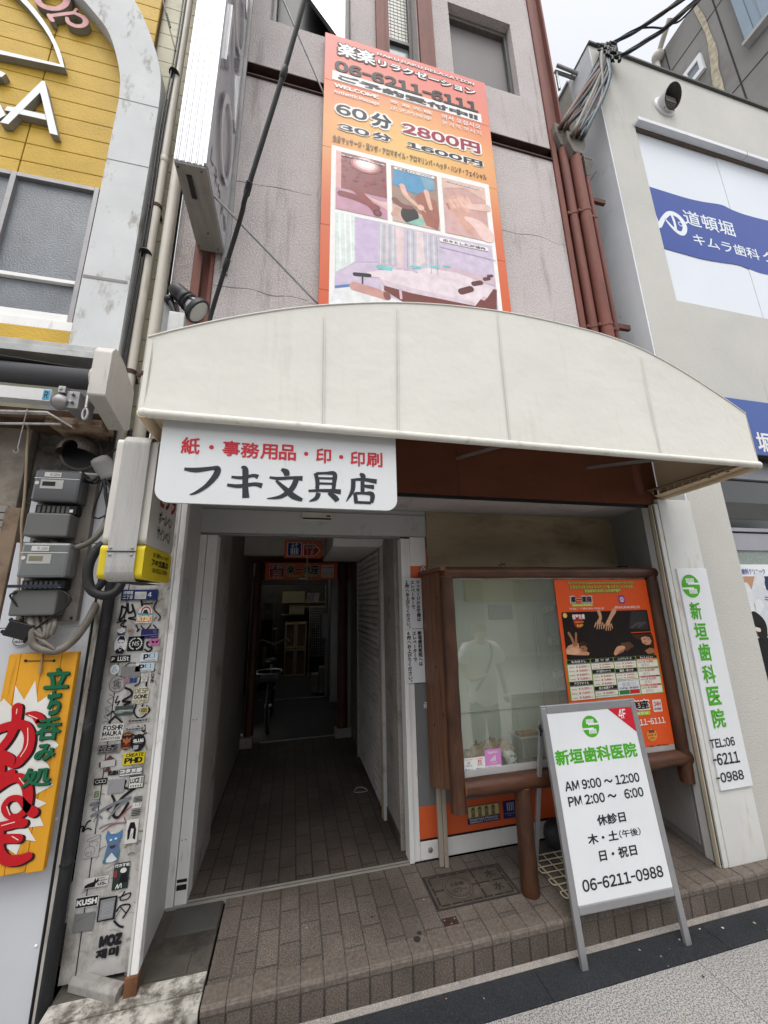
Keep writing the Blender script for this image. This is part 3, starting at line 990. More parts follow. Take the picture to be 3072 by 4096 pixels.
sticker('small white sticker with a thin line drawing of a face', (-0.7328, 1.3346, -0.7027, 1.3729), (186, 184, 178),
        [('o', .5, .55, .25, .36, (90, 88, 84), .035), ('s', [(.35, .6), (.45, .62)], .04, (90, 88, 84)), ('s', [(.55, .62), (.66, .6)], .04, (90, 88, 84)), ('s', [(.4, .32), (.6, .32)], .04, (90, 88, 84))])
lone = MB()
lr = (-0.6888, 1.3273, -0.6726, 1.3929)
lone.text(Fr((0, 2.2455, 0), (0, 0, -1), (1, 0, 0)), '"LONE', (-lr[3], lr[0], -lr[1], lr[2]), 0, ink(*K), .03)
tag(lone.obj('sticker'), 'black sideways lettering LONE at the right edge of the pilaster', 'sticker', 'stickers on the pilaster')
sticker('cream sticker of block letters DESP over GONE', (-0.7594, 1.2349, -0.6878, 1.3123), CR_, [('t', 'DESP', (.08, .60, .95, .92), (120, 112, 92), .03), ('t', 'GONE', (.06, .30, .92, .55), (52, 50, 44), .04), ('t', 'GONE', (.06, .06, .92, .26), (140, 132, 110), .03)], shape=[(0, .05), (.5, 0), (.95, .08), (1, .85), (.7, 1), (.05, .95)])
sticker('dark green cloudy picture sticker above the lettering block', (-0.8296, 1.1881, -0.7508, 1.2302), (64, 72, 70), [('p', [(.0, .5), (.3, .62), (.7, .52), (1, .6), (1, .3), (.6, .38), (.3, .2), (0, .3)], (124, 132, 130)), ('t', 'new horizons', (.2, .46, .85, .56), WH)])
sticker('small square yellow printed sticker with a pale border', (-0.7207, 1.189, -0.6843, 1.2201), (178, 170, 150), [('p', [(.12, .15), (.9, .12), (.88, .85), (.1, .82)], (150, 136, 70)), ('t', 'GOLD', (.18, .5, .82, .74), (60, 54, 30), .02), ('t', 'SUNSET', (.18, .22, .82, .42), (60, 54, 30), .02)])
sticker('grey strip sticker lettered $eeam!, the upper of two', (-0.7713, 1.1521, -0.6761, 1.1682), (150, 148, 146), [('t', '$eeam!', (.06, .12, .92, .88), K, .03)])
sticker('grey strip sticker lettered $eeam!, the lower of two', (-0.7792, 1.1164, -0.6887, 1.1307), (158, 156, 154), [('t', '$eeam!', (.06, .12, .92, .88), K, .03)])
sticker('large white sticker lettered FOSHR MAUKA in black', (-0.8775, 1.0809, -0.7825, 1.151), (196, 194, 190), [('t', 'FOSHR', (.10, .63, .97, .95), K, .03), ('t', 'MAUKA', (.08, .28, .94, .59), K, .03), ('t', 'ALOHA STATE KING', (.05, .06, .9, .22), K, .01)])
sticker('round black sticker lettered SLUG in white', (-0.7409, 1.0236, -0.6791, 1.0985), K, [('t', 'SLUG', (.12, .52, .86, .72), WH, .05), ('t', 'TECH LABELS', (.2, .44, .8, .49), (150, 150, 150)), ('p', [(.18, .1), (.52, .13), (.55, .36), (.2, .36)], (150, 150, 150))], 'o')
sticker('dark shield sticker with a winged bird lettered AURUM RIDERS', (-0.7861, 1.0329, -0.7366, 1.1108), (44, 26, 24),
        [('t', 'AURUM', (.15, .82, .85, .93), (170, 110, 60), .03), ('t', 'RIDERS', (.15, .07, .85, .18), (170, 110, 60), .03), ('p', [(.5, .75), (.62, .62), (.9, .7), (.8, .45), (.62, .4), (.5, .25), (.38, .4), (.2, .45), (.1, .7), (.38, .62)], (150, 88, 50)), ('t', 'GOLD', (.2, .25, .8, .35), (150, 40, 50), .02)], shape=[(.5, 0), (.9, .1), (1, .5), (.95, .92), (.5, 1), (.05, .92), (0, .5), (.1, .1)])
sticker('grey sticker lettered CHE KOZ in wide black letters', (-0.8786, 1.0266, -0.7862, 1.0644), (118, 116, 114), [('t', 'CHE', (.08, .64, .9, .95), K, .04), ('t', 'KOZ', (.06, .28, .9, .60), K, .04), ('t', 'OHR-SWC', (.03, .06, .9, .22), K, .02)])
sticker('yellow sticker lettered CREATE PHD in black', (-0.7676, 0.9692, -0.6753, 1.0206), (196, 178, 30), [('t', 'CREATE', (.12, .64, .95, .93), K, .03), ('t', 'PHD', (.08, .10, .92, .58), K, .05)])
sticker('brown spade shaped sticker half covered by a blank white label', (-0.8677, 0.9488, -0.7945, 1.019), (84, 54, 48), [('p', [(.15, .28), (.95, .32), (.93, .72), (.12, .66)], (172, 170, 168))], shape=[(.35, 0), (.75, .05), (.62, .3), (1, .35), (.98, .65), (.58, 1), (.35, .7), (.0, .6), (.05, .3), (.5, .28)])
sticker('tiny black hand lettered KUSH sticker under the spade', (-0.8222, 0.931, -0.7803, 0.9519), None, [('t', 'KUSH', (0, 0, 1, 1), K, .09)])
sticker('white block letter sticker with four stacked characters', (-0.7762, 0.9239, -0.6773, 0.9538), (98, 98, 100), [('t', 'コタヌ即', (.03, .32, .97, .95), (206, 206, 204), .06), ('p', [(.03, .06), (.97, .1), (.97, .24), (.03, .2)], (206, 206, 204))])
sticker('black oval letter sticker with three white loops', (-0.8761, 0.8989, -0.8219, 0.9248), K, [('o', .26, .5, .16, .28, WH, .025), ('o', .52, .5, .13, .26, WH, .025), ('o', .76, .5, .15, .28, WH, .025)])
sticker('blank grey paper rectangle left of the LUCE sticker', (-0.8161, 0.8559, -0.7477, 0.9132), (138, 138, 140), [], 'r')
sticker('white sticker lettered LUCE above a row of black hearts', (-0.73, 0.8663, -0.6664, 0.9191), K, [('p', [(.04, .05), (.96, .08), (.96, .95), (.04, .92)], (200, 200, 194)), ('t', 'LUCE', (.09, .42, .72, .84), K, .05)] + [('p', [(.12 + .16 * i, .22), (.17 + .16 * i, .10), (.22 + .16 * i, .22), (.2 + .16 * i, .29), (.17 + .16 * i, .25), (.14 + .16 * i, .29)], K) for i in range(5)] + [('t', 'OSHI', (.78, .34, .92, .88), K, .02)])
sticker('small green mottled sticker with a white border', (-0.8713, 0.8425, -0.8444, 0.8791), (178, 178, 168), [('p', [(.12, .12), (.88, .14), (.86, .88), (.14, .86)], (96, 112, 84)), ('s', [(.3, .3), (.6, .4), (.4, .6), (.7, .75)], .08, (150, 158, 120))])
sticker('transparent sticker of dotted black lines lettered SIU in white', (-0.7068, 0.7474, -0.6612, 0.8413), None, [('t', '........', (.1, .86 - .06 * i, .95, .90 - .06 * i), K, .06) for i in range(4)] + [('t', 'SIU', (.08, .40, .92, .62), (206, 206, 204), .08)] + [('t', '........', (.05, .28 - .07 * i, .9, .32 - .07 * i), K, .06) for i in range(4)])
sticker('white sticker with a woman under long black hair', (-0.7182, 0.6453, -0.6673, 0.7397), (200, 198, 192), [('p', [(.2, .15), (.15, .55), (.3, .88), (.65, .88), (.85, .55), (.85, .12), (.62, .2), (.64, .6), (.42, .62), (.36, .2)], K), ('s', [(.48, .2), (.5, .35), (.6, .4)], .03, K)])
sticker('blue horned demon mask sticker with two drooping tassels', (-0.798, 0.58, -0.7314, 0.7115), (84, 108, 136),
        [('p', [(.1, .95), (.25, .78), (.75, .8), (.95, .95), (1, .82), (.85, .68), (.2, .66), (.08, .8)], (70, 120, 170)), ('d', .35, .68, .08, .03, (210, 210, 200)), ('d', .65, .7, .08, .03, (210, 210, 200)),
         ('p', [(.3, .5), (.72, .52), (.62, .42), (.38, .42)], (60, 40, 58)), ('t', 'NSW', (.3, .86, .62, .92), WH, .03), ('p', [(.12, .06), (.5, .3), (.88, .08), (.62, .02), (.34, .02)], (196, 200, 200)), ('d', .12, .08, .1, .07, (50, 110, 130)), ('d', .86, .22, .09, .06, (50, 110, 130))],
        shape=[(.05, 0), (.9, .02), (.98, .3), (.85, .5), (1, .75), (1, .95), (.72, .85), (.3, .85), (.08, .98), (0, .78), (.18, .55), (.1, .3)])
sticker('pale sticker with an outline drawing of a wide eyed bird', (-0.8798, 0.6139, -0.819, 0.6993), (164, 162, 160),
        [('s', [(.12, .2), (.15, .42), (.45, .5), (.75, .35), (.65, .1), (.3, .06), (.12, .2)], .022, K), ('o', .3, .2, .07, .06, K, .02), ('o', .52, .2, .07, .06, K, .02), ('s', [(.4, .5), (.35, .65), (.75, .7), (.9, .6), (.8, .45)], .022, K), ('s', [(.2, .82), (.9, .95), (.92, .82), (.25, .72), (.2, .82)], .022, K)])
sticker('white sticker with a black rabbit lettered why suspect us', (-0.862, 0.4965, -0.7641, 0.5348), (186, 184, 180), [('p', [(.06, .06), (.3, .06), (.48, .06), (.5, .35), (.62, .58), (.58, .97), (.52, .62), (.46, .95), (.42, .58), (.2, .45), (.08, .3)], K), ('t', 'why', (.62, .74, .85, .92), K, .01), ('t', 'suspect', (.58, .5, .96, .68), K, .01), ('t', 'us.', (.58, .14, .94, .44), K, .02)])
sticker('dark comic poster sticker with a white haired figure in black', (-0.7467, 0.4736, -0.6837, 0.5739), (40, 52, 48), [('t', '行方不明', (.04, .84, .96, .97), WH, .02), ('d', .62, .7, .2, .1, (206, 206, 204)), ('p', [(.4, .2), (.5, .6), (.85, .62), (.95, .25)], K), ('p', [(.06, .45), (.25, .5), (.2, .75), (.06, .72)], (140, 50, 54)), ('s', [(.25, .05), (.35, .2), (.4, .05), (.55, .22), (.6, .06)], .05, WH)])
sticker('black and white sticker lettered KUSH', (-0.8838, 0.4274, -0.7918, 0.4688), (196, 194, 192), [('p', [(.05, .07), (.95, .05), (.96, .93), (.05, .93)], K), ('t', 'KUSH', (.08, .22, .92, .76), WH, .05)])
sticker('dark grey scraped sticker remnant under the KUSH sticker', (-0.8794, 0.3419, -0.7983, 0.4085), (112, 112, 112), [('s', [(.1, .6), (.4, .72), (.9, .95)], .02, (84, 84, 84))])
sticker('silver scribbled patch with a thick wavy black border', (-0.7901, 0.3652, -0.7191, 0.453), K, [('p', [(.08, .06), (.86, .08), (.9, .93), (.1, .9)], (122, 124, 126))] + [('s', [(.15 + .1 * random.random(), .15 + .06 * i), (.5, .13 + .06 * i + .05 * random.random()), (.82, .16 + .06 * i)], .025, (158, 160, 162)) for i in range(11)])
sticker('bold black MOZ lettering with two Korean characters', (-0.7772, 0.2316, -0.6811, 0.3139), None, [('t', 'MOZ', (.08, .47, 1, 1), (30, 30, 34), .10), ('t', '재미', (0, 0, .92, .43), (30, 30, 34), .07)])

# ================================================================== small lightbox over the pilaster
LB = thing('lightbox_sign', 'small projecting stationery lightbox with ribbed silver edge and yellow lower band', 'sign', (-.645, 1.95, 1.80))
b = MB()
Fl = Fr((0, 0, 0), (0, 1, 0), (0, 0, 1))
LWH = mat('lightbox_white', C(196, 192, 184), .4, var=.05, vs=4, dirt=.12, dcol=C(150, 138, 122), ds=5)
LYE = mat('lightbox_yellow', C(204, 182, 40), .4, var=.05, vs=4, dirt=.18, dcol=C(150, 126, 40), ds=6)
b.prism(FX(0), rr((1.625, 1.936, 1.955, 2.375), .025), -.722, -.572, LWH)
b.obj('casing', LB, bevel=.012)
b = MB()
b.prism(FX(0), rr((1.622, 1.805, 1.955, 1.9345), .02), -.7225, -.5715, LYE)
b.obj('yellow_band', LB, bevel=.012)
b = MB()
RIB = mat('ribbed_alu', C(190, 188, 184), .4, var=.07, vs=10, st=(6, 6, .4), dirt=.16, dcol=C(138, 124, 108), ds=5, dst=(14, 6, .6), metal=.35)
prof = [(1.96, 2.39), (1.70, 2.392)] + [(1.66 - .05 * math.sin(math.pi / 2 * k / 6), 2.342 + .05 * math.cos(math.pi / 2 * k / 6)) for k in range(1, 7)] + [(1.61, 1.85)] + \
       [(1.66 - .05 * math.cos(math.pi / 2 * k / 6), 1.84 - .045 * math.sin(math.pi / 2 * k / 6)) for k in range(1, 7)] + [(1.96, 1.795)]
for i in range(22):
    xa = -.694 + i * .0044
    v = []
    for y_, z_ in prof:
        v += [(xa + .0004, y_, z_), (xa + .0022, y_ - .0018, z_), (xa + .004, y_, z_)]
    f = []
    for q in range(len(prof) - 1):
        f += [(3 * q, 3 * q + 1, 3 * q + 4, 3 * q + 3), (3 * q + 1, 3 * q + 2, 3 * q + 5, 3 * q + 4)]
    b.add(v, f, RIB)
b.add([(x, y_, z_) for y_, z_ in prof for x in (-.694, -.597)], [(2 * q, 2 * q + 1, 2 * q + 3, 2 * q + 2) for q in range(len(prof) - 1)], RIB)
b.box(-.694, 1.6055, 1.905, -.597, 1.6095, 1.908, BLACK)
for x in (-.682, -.61):
    for z in (1.893, 1.919):
        b.ball((x, 1.607, z), (.005, .004, .005), STEEL, 8, 5)
b.obj('ribbed_edge', LB)
b = MB()
Fx = FX(-.569)
b.text(Fx, 'ゼブラ', (1.70, 2.115, 1.93, 2.215), 0, ink(160, 40, 44), .05)
b.text(Fx, 'ボールペン', (1.725, 2.045, 1.90, 2.098), 0, ink(*K), .01)
b.text(Fx, 'サインペン', (1.725, 1.975, 1.90, 2.03), 0, ink(*K), .01)
b.text(Fx, '紙・文具チェーン・ひかり', (1.715, 1.898, 1.905, 1.918), .001, ink(*K), .02)
b.text(Fx, 'フキ文具店', (1.70, 1.862, 1.91, 1.892), .001, ink(*K), .03)
b.text(Fx, '06-6211-0959', (1.72, 1.836, 1.905, 1.855), .001, ink(*K), .02)
b.obj('lettering', LB)

# ================================================================== tall projecting sign above
PS = thing('projecting_sign', 'tall narrow projecting sign with fluted white front and clear raised letters', 'sign', (-.62, 2.2, 3.95))
b = MB()
FLU = mat('fluted_alu', C(214, 214, 218), .4, var=.03, vs=6, metal=.2)
b.box(-.690, 1.668, 3.962, -.545, 2.18, 8.3, FLU)
for i in range(9):
    xa = -.690 + i * .0152
    w_ = (.0125, .006)[i % 2]
    b.box(xa, 1.6635 - .0015 * (i % 2), 3.962, xa + w_, 1.667, 8.3, FLU)
b.obj('fluted_front', PS, bevel=.002)
b = MB()
b.box(-.5445, 1.655, 3.965, -.530, 2.18, 8.3, mat('sign_rail', C(176, 180, 184), .4, metal=.4))
b.obj('edge_rail', PS, bevel=.003)
b = MB()
b.box(-.688, 1.67, 3.948, -.532, 2.18, 3.961, mat('sign_underside', C(122, 118, 112), .7, var=.12, vs=5, st=(9, 1, 1), dirt=.26, dcol=C(78, 74, 68), ds=5))
for x, y_ in ((-.675, 1.69), (-.56, 1.69), (-.675, 2.15), (-.56, 2.15), (-.6, 2.05)):
    b.ball((x, y_, 3.947), .005, BLACK, 8, 5)
b.obj('underside', PS, bevel=.002)
b = MB()
SF = mat('sign_face_grey', C(150, 150, 154), .12, var=.04, vs=2, spec=.6)
b.box(-.5295, 1.672, 3.966, -.5265, 2.165, 8.3, SF)
b.obj('face', PS)
b = MB()
Fx = FX(-.5262)
CL = mat('clear_letter', C(176, 176, 180), .1, var=.03, spec=.7)
for cv, kind in ((4.55, 'o'), (5.15, 'n'), (5.75, 'o'), (6.35, 'n')):
    if kind == 'o':
        for t_, w_ in ((0, .008), (.004, .016), (.012, .008)):
            b.ring(Fx, 1.92, cv, .17 - t_, .30 - t_, .05 - 2 * t_, w_, CL, 36)
    else:
        b.fbox(Fx, 1.72, cv - .25, 1.76, cv + .25, 0, .016, CL)
        b.fbox(Fx, 2.06, cv - .25, 2.10, cv + .25, 0, .016, CL)
        b.prism(Fx, [(1.76, cv + .25), (1.80, cv + .25), (2.06, cv - .25), (2.02, cv - .25)], 0, .015, CL)
b.obj('raised_letter', PS)
b = MB()
b.text(Fx, 'レネサド中', (1.695, 4.045, 2.14, 4.165), .001, ink(*K), .0)
b.obj('lettering', PS)
b = MB()
b.box(-.54, 2.181, 3.80, -.50, 2.20, 8.3, ALUD)
b.obj('bracket', PS)

# ================================================================== pipes and cables between the two houses
def pipe(label, x, y, r, z0, z1, m, clips=(), cat='pipe', group=None, joints=()):
    t = thing('drain_pipe', label, cat, (x, y, z0), group)
    b = MB()
    b.tube([(x, y, z0), (x, y, z1)], r, m, 14)
    for z in joints:
        b.lathe((x, y, z), (0, 0, 1), [(0, r), (.004, r * 1.12), (.05, r * 1.12), (.054, r)], m, 14)
    b.obj('tube', t)
    for z in clips:
        b = MB()
        b.lathe((x, y, z), (0, 0, 1), [(0, r + .003), (.028, r + .003)], mat('clip_brown', C(70, 44, 38), .8, var=.2), 14, False)
        b.box(x - r - .03, y - .004, z + .002, x - r, y + .004, z + .026, mat('clip_brown', C(70, 44, 38), .8, var=.2))
        b.box(x - .006, y - .03, z + .002, x + .006, y + .2, z + .026, mat('clip_brown', C(70, 44, 38), .8, var=.2))
        b.obj('clip', t)
    return t


pipe('white plastic drain pipe with a stained right side, nearest the cream awning', -.895, 2.24, .032, 2.35, 8.4, PIPEW, (3.02,), group='drain pipes between the buildings', joints=(2.55,))
pipe('grey white drain pipe running close beside the arched house', -.992, 2.26, .027, 2.2, 8.4, PIPEW, (3.04, 4.3), group='drain pipes between the buildings', joints=(4.7,))
b = MB()
b.tube([(-.922, 2.20, .10), (-.916, 2.20, .7), (-.911, 2.20, 1.2), (-.906, 2.20, 1.86)], .0245, BLACKRUB, 14)
b.lathe((-.910, 2.20, 1.32), (0, 0, 1), [(0, .027), (.008, .027)], BLACK, 14)
b.lathe((-.917, 2.20, .62), (0, 0, 1), [(0, .027), (.008, .027)], BLACK, 14)
tag(b.obj('conduit_pipe'), 'thick black conduit pipe standing between the pilaster and the white wall', 'pipe')
b = MB()
for dx, dy in ((.0, 0), (.014, .01)):
    b.tube([(-1.02 + dx, 2.225 + dy, 2.2), (-1.03 + dx, 2.22 + dy, 3.0), (-1.024 + dx, 2.225 + dy, 4.2), (-1.03 + dx, 2.22 + dy, 5.0), (-1.015 + dx, 2.22 + dy, 6.0), (-1.04 + dx, 2.22 + dy, 8.2)], .006, BLACK, 6)
for z in (2.85, 3.9, 5.55):
    b.lathe((-1.005, 2.235, z), (0, .3, 1), [(0, .036), (.006, .036)], BLACK, 12)
tag(b.obj('cable'), 'pair of thin black cables strapped along the drain pipes', 'cable')
b = MB()
b.tube([(-1.1395, 2.2, 6.2379), (-1.0907, 2.2, 6.03), (-1.0166, 2.2, 5.772), (-1.0067, 2.2, 5.7259)], .004, BLACK, 6)
b.tube([(-1.1445, 2.2, 6.2352), (-1.1079, 2.2, 6.0922), (-1.0669, 2.2, 5.9542)], .004, BLACK, 6)
for q in range(8):
    p = Vector((-1.1049, 2.2, 6.0938)).lerp(Vector((-1.0658, 2.2, 5.9635)), q / 7)
    b.ball(p, (.009, .006, .013), BLACK, 8, 5)
tag(b.obj('hanging_wire'), 'loose black wire ending in a knotted hook against the cream siding', 'wire')
b = MB()
pts = [(-0.0454, 1.3, 4.7852), (-0.1467, 1.42, 4.3655), (-0.3089, 1.62, 3.8163), (-0.3416, 1.7, 3.7683), (-0.3761, 1.78, 3.7264), (-0.4428, 1.9, 3.5946), (-0.5231, 2.02, 3.3716), (-0.5435, 2.05, 3.2706)]
b.tube(pts, .0125, BLACKRUB, 10)
for p, d in ((pts[1], 0), (pts[2], 2), (pts[5], 5)):
    q = Vector(pts[d + 1]) - Vector(p) if d else Vector(pts[2]) - Vector(p)
    b.lathe(p, q, [(-.03, .0135), (-.025, .0165), (.03, .0165), (.035, .0135)], BLACK, 10)
tag(b.obj('cable'), 'thick black taped cable hanging in front of the grey facade', 'cable')
b = MB()
b.tube([(-0.6673, 1.75, 4.0593), (-0.6322, 1.77, 4.0304), (0.1012, 2.19, 3.6698)], .007, STEEL, 6, curve=False)
b.box(-.64, 1.72, 3.938, -.615, 1.84, 3.947, BLACK)
tag(b.obj('stay_rod'), 'thin steel stay rod from the projecting sign down to the billboard corner', 'stay rod', 'stay rods of the projecting sign')
b = MB()
b.tube([(-0.2783, 2, 6.334), (0.0919, 2.19, 5.6976)], .0075, STEEL, 6, curve=False)
tag(b.obj('stay_rod'), 'thin steel stay rod running up past the open window', 'stay rod', 'stay rods of the projecting sign')

# ================================================================== the yellow house on the left
YH = thing('yellow_house', 'yellow sided house with a weathered white arch around its upper floor', 'house', (-1.6, 2.3, 0))
YEL = mat('yellow_siding', C(184, 150, 52), .65, var=.10, vs=3, dirt=.2, dcol=C(150, 112, 44), ds=2.2, bump=.6, bs=75, bd=.006)
CREAM = mat('cream_siding', C(198, 194, 172), .8, var=.07, vs=4, dirt=.22, dcol=C(150, 146, 130), ds=7, bump=.5, bs=110, bd=.006)
ARCH = mat('arch_white', C(192, 193, 193), .8, var=.06, vs=3, dirt=.26, dcol=C(150, 148, 142), ds=4.5, dst=(2, 2, .8), dw=.10, bump=.3, bs=90, bd=.003)
b = MB()
zs = [4.379 + .1497 * i for i in range(0, 19)]
for i, z in enumerate(zs):
    z0, z1 = (max(z, 4.415), z + .1455)
    if z1 <= z0:
        continue
    xs = [-3.2, -1.823, -1.20]
    for j in range(2):
        b.box(xs[j] + .003, 2.30, z0, xs[j + 1] - .003, 2.33, z1, YEL)
b.box(-3.2, 2.312, 4.40, -1.2, 2.34, 7.3, mat('siding_gap', C(96, 70, 34), .9))
b.box(-3.0, 2.245, 3.155, -1.315, 2.30, 3.275, YEL)
b.box(-3.0, 2.29, 4.395, -1.30, 2.31, 4.414, YEL)
b.obj('yellow_siding', YH, bevel=.004)
b = MB()
for i in range(37):
    z = 2.73 + .156 * i
    b.box(-2.6, 2.35, z, -.90, 2.38, z + .152, CREAM)
b.box(-2.6, 2.358, 2.4, -.90, 2.40, 8.4, mat('siding_gap_dark', C(70, 66, 58), .9))
b.obj('cream_siding', YH, bevel=.004)
b = MB()
outer = [(-1.047, 2.66), (-1.050, 4.0), (-1.052, 5.116), (-1.075, 5.45), (-1.172, 5.79), (-1.328, 6.14), (-1.56, 6.45), (-1.9, 6.75), (-2.4, 7.0), (-3.0, 7.1)]
inner = [(-1.300, 2.66), (-1.299, 4.0), (-1.297, 5.10), (-1.325, 5.36), (-1.43, 5.70), (-1.56, 5.89), (-1.72, 6.06), (-2.0, 6.28), (-2.45, 6.46), (-3.0, 6.52)]
outer = [tuple(p) for p in smooth_path(outer[:3][-1:] + outer[3:], 5)]
inner = [tuple(p) for p in smooth_path(inner[2:], 5)]
o_ = [(-1.047, 2.66)] + outer
i_ = [(-1.300, 2.66)] + inner
F = FY(2.2)
for k in range(len(o_) - 1):
    q = [o_[k], o_[k + 1], i_[min(k + 1, len(i_) - 1)], i_[min(k, len(i_) - 1)]]
    v = [F(p[0], p[1], 0) for p in q] + [F(p[0], p[1], -.13 if n_ > 1 else -.30) for n_, p in enumerate(q)]
    b.add(v, [(0, 3, 2, 1), (0, 1, 5, 4), (2, 3, 7, 6)], ARCH)
b.obj('arch', YH)
b = MB()
for z in (4.56, 5.115):                                # joints in the arch render
    b.box(-1.30, 2.1985, z, -1.05, 2.1995, z + .006, mat('joint_grey', C(132, 130, 126), .9))
b.box(-1.296, 2.1975, 3.62, -1.06, 2.1990, 3.64, mat('joint_grey', C(132, 130, 126), .9))
b.obj('render_joint', YH)
FROST = mat('figured_glass', C(98, 103, 108), .3, var=.2, vs=5, st=(1.2, 1, .6), bump=.8, bs=95, bd=.006, spec=.5)
wf = MB()
for x0, x1, z0, z1 in ((-1.83, -1.80, 3.34, 4.392), (-1.372, -1.345, 3.34, 4.392), (-1.80, -1.372, 3.34, 3.40), (-1.80, -1.372, 4.362, 4.392), (-1.80, -1.372, 3.62, 3.645),
                       (-2.6, -1.83, 3.34, 3.40), (-2.6, -1.83, 4.362, 4.392), (-2.6, -1.83, 3.62, 3.645)):
    wf.box(x0, 2.27, z0, x1, 2.31, z1, WHITEP if z1 < 3.9 else ALUD)
wf.box(-3.0, 2.25, 3.277, -1.318, 2.30, 3.338, WHITEP)
win = wf.obj('window', YH, bevel=.002)
b = MB()
b.box(-2.6, 2.295, 3.402, -1.374, 2.30, 4.36, FROST)
b.obj('pane', win)
b = MB()
b.box(-3.0, 2.22, 3.06, -1.302, 2.34, 3.152, ARCH)
b.obj('ledge', YH, bevel=.004)
# ground floor
b = MB()
WP2 = mat('white_wall_panel', C(190, 192, 196), .5, var=.04, vs=2, dirt=.14, dcol=C(150, 148, 144), ds=3)
b.box(-1.345, 2.2, .0, -.958, 2.26, 1.612, WP2)
b.box(-1.345, 2.2, 1.616, -.958, 2.26, 2.02, WP2)
b.box(-1.32, 2.2, 2.024, -.958, 2.26, 2.40, WP2)
b.box(-3.0, 2.23, 0, -1.347, 2.28, 1.60, WP2)
for z in (.35, .8, 1.25):
    b.ball((-.985, 2.199, z), (.006, .003, .006), WHITEP, 8, 5)
b.obj('white_panel', YH, bevel=.002)
b = MB()
PEEL = mat('peeling_white', C(176, 172, 164), .8, var=.1, vs=8, dirt=.5, dcol=C(70, 62, 54), ds=10, dst=(3, 3, .35), bump=.4, bs=40)
b.box(-.957, 2.195, .03, -.932, 2.25, 1.92, PEEL)
b.box(-.9665, 2.19, .0, -.9575, 2.23, 2.3, BLACK)
b.obj('peeling_strip', YH, bevel=.003)
b = MB()
ROUGH = mat('broken_render', C(98, 94, 88), .95, var=.3, vs=14, dirt=.4, dcol=C(40, 38, 36), ds=12, bump=1.0, bs=42, bd=.02)
b.box(-1.40, 2.29, 2.2, -.95, 2.36, 2.70, ROUGH)
b.box(-1.345, 2.262, 2.0, -1.29, 2.30, 2.42, ROUGH)
b.box(-3.0, 2.32, 1.5, -1.401, 2.4, 2.72, mat('dirty_plaster', C(150, 142, 130), .8, var=.1, vs=3, dirt=.3, dcol=C(96, 80, 64), ds=3))
b.box(-1.58, 2.24, 2.20, -1.405, 2.30, 2.70, mat('dirty_steel_plate', C(138, 130, 118), .6, var=.1, vs=3, dirt=.4, dcol=C(84, 66, 50), ds=4))
b.box(-1.43, 2.21, 1.60, -1.362, 2.30, 2.20, mat('brown_stained_post', C(126, 108, 90), .8, var=.15, vs=4, dirt=.35, dcol=C(70, 54, 42), ds=5))
b.obj('broken_wall', YH, bevel=.004)
b = MB()
for i in range(16):
    z = 1.60 + i * .0385
    b.box(-3.0, 2.225 + .002 * (i % 2), z, -1.432, 2.25, z + .034, mat('slat_grey', C(140, 138, 132), .7, var=.12, vs=6, dirt=.25, ds=6))
b.box(-3.0, 2.26, 1.6, -1.432, 2.30, 2.21, BLACK)
b.obj('side_shutter', YH, bevel=.003)
b = MB()
b.box(-3.0, 2.10, 2.64, -1.03, 2.36, 2.70, mat('rusted_soffit', C(86, 64, 48), .9, var=.3, vs=7, dirt=.4, dcol=C(40, 32, 28), ds=8, bump=.4, bs=40))
b.box(-1.27, 2.09, 2.622, -1.015, 2.35, 2.660, mat('rusted_edge', C(150, 132, 112), .9, var=.2, vs=10, dirt=.5, dcol=C(98, 56, 34), ds=9, dst=(2, 2, 3), bump=.5, bs=45))
b.box(-1.30, 2.13, 2.661, -1.05, 2.33, 2.74, ARCH)
b.obj('soffit', YH, bevel=.004)

# raised shop letters on the yellow wall
LW = mat('letter_white', C(212, 214, 214), .5, var=.03, vs=3, dirt=.1, dcol=C(160, 158, 148), ds=5)
LS = mat('letter_side', C(138, 134, 124), .7, var=.12, vs=6, dirt=.25, dcol=C(92, 84, 72), ds=6)
LP = mat('letter_pink', C(196, 142, 142), .6, var=.1, vs=6, dirt=.25, dcol=C(140, 96, 98), ds=4, dst=(3, 3, 1))
F = FY(2.258)


def letter(name, polys, face, label):
    b = MB()
    for pts in polys:
        b.prism(F, pts, -.040, 0, LS)
        b.pol(F, pts, .0004, face)
    return tag(b.obj(name), label, 'letter', 'raised letters on the yellow wall')


letter('sign_letter', [[(-1.7915, 5.1909), (-1.7753, 5.1909), (-1.6295, 4.7442), (-1.6761, 4.7465), (-1.7715, 5.0452), (-1.7852, 5.0794), (-1.8489, 4.8978), (-1.8657, 4.85), (-1.9023, 4.7455), (-1.9472, 4.7444), (-1.8954, 4.899)],
                       [(-1.848, 4.8969), (-1.7275, 4.898), (-1.7114, 4.8527), (-1.8647, 4.851)], [(-1.8959, 4.8976), (-1.9346, 4.8934), (-1.9427, 4.8541), (-1.9075, 4.855)]],
       LW, 'big white raised letter A on the yellow siding')
letter('sign_letter', [[(-2.0818, 5.1448), (-2.0443, 5.1909), (-2.0277, 5.1847), (-1.9926, 5.173), (-2.0101, 5.1309), (-2.0305, 5.1369), (-2.0544, 5.1003)]], LW, 'end of a white raised letter cut by the picture edge above the A')
letter('sign_letter', [[(-2.0266, 4.9304), (-1.9927, 4.9311), (-1.9699, 4.8892), (-1.9301, 4.8161), (-1.959, 4.7679), (-1.988, 4.8443)]], LW, 'white raised letter stroke left of the A')
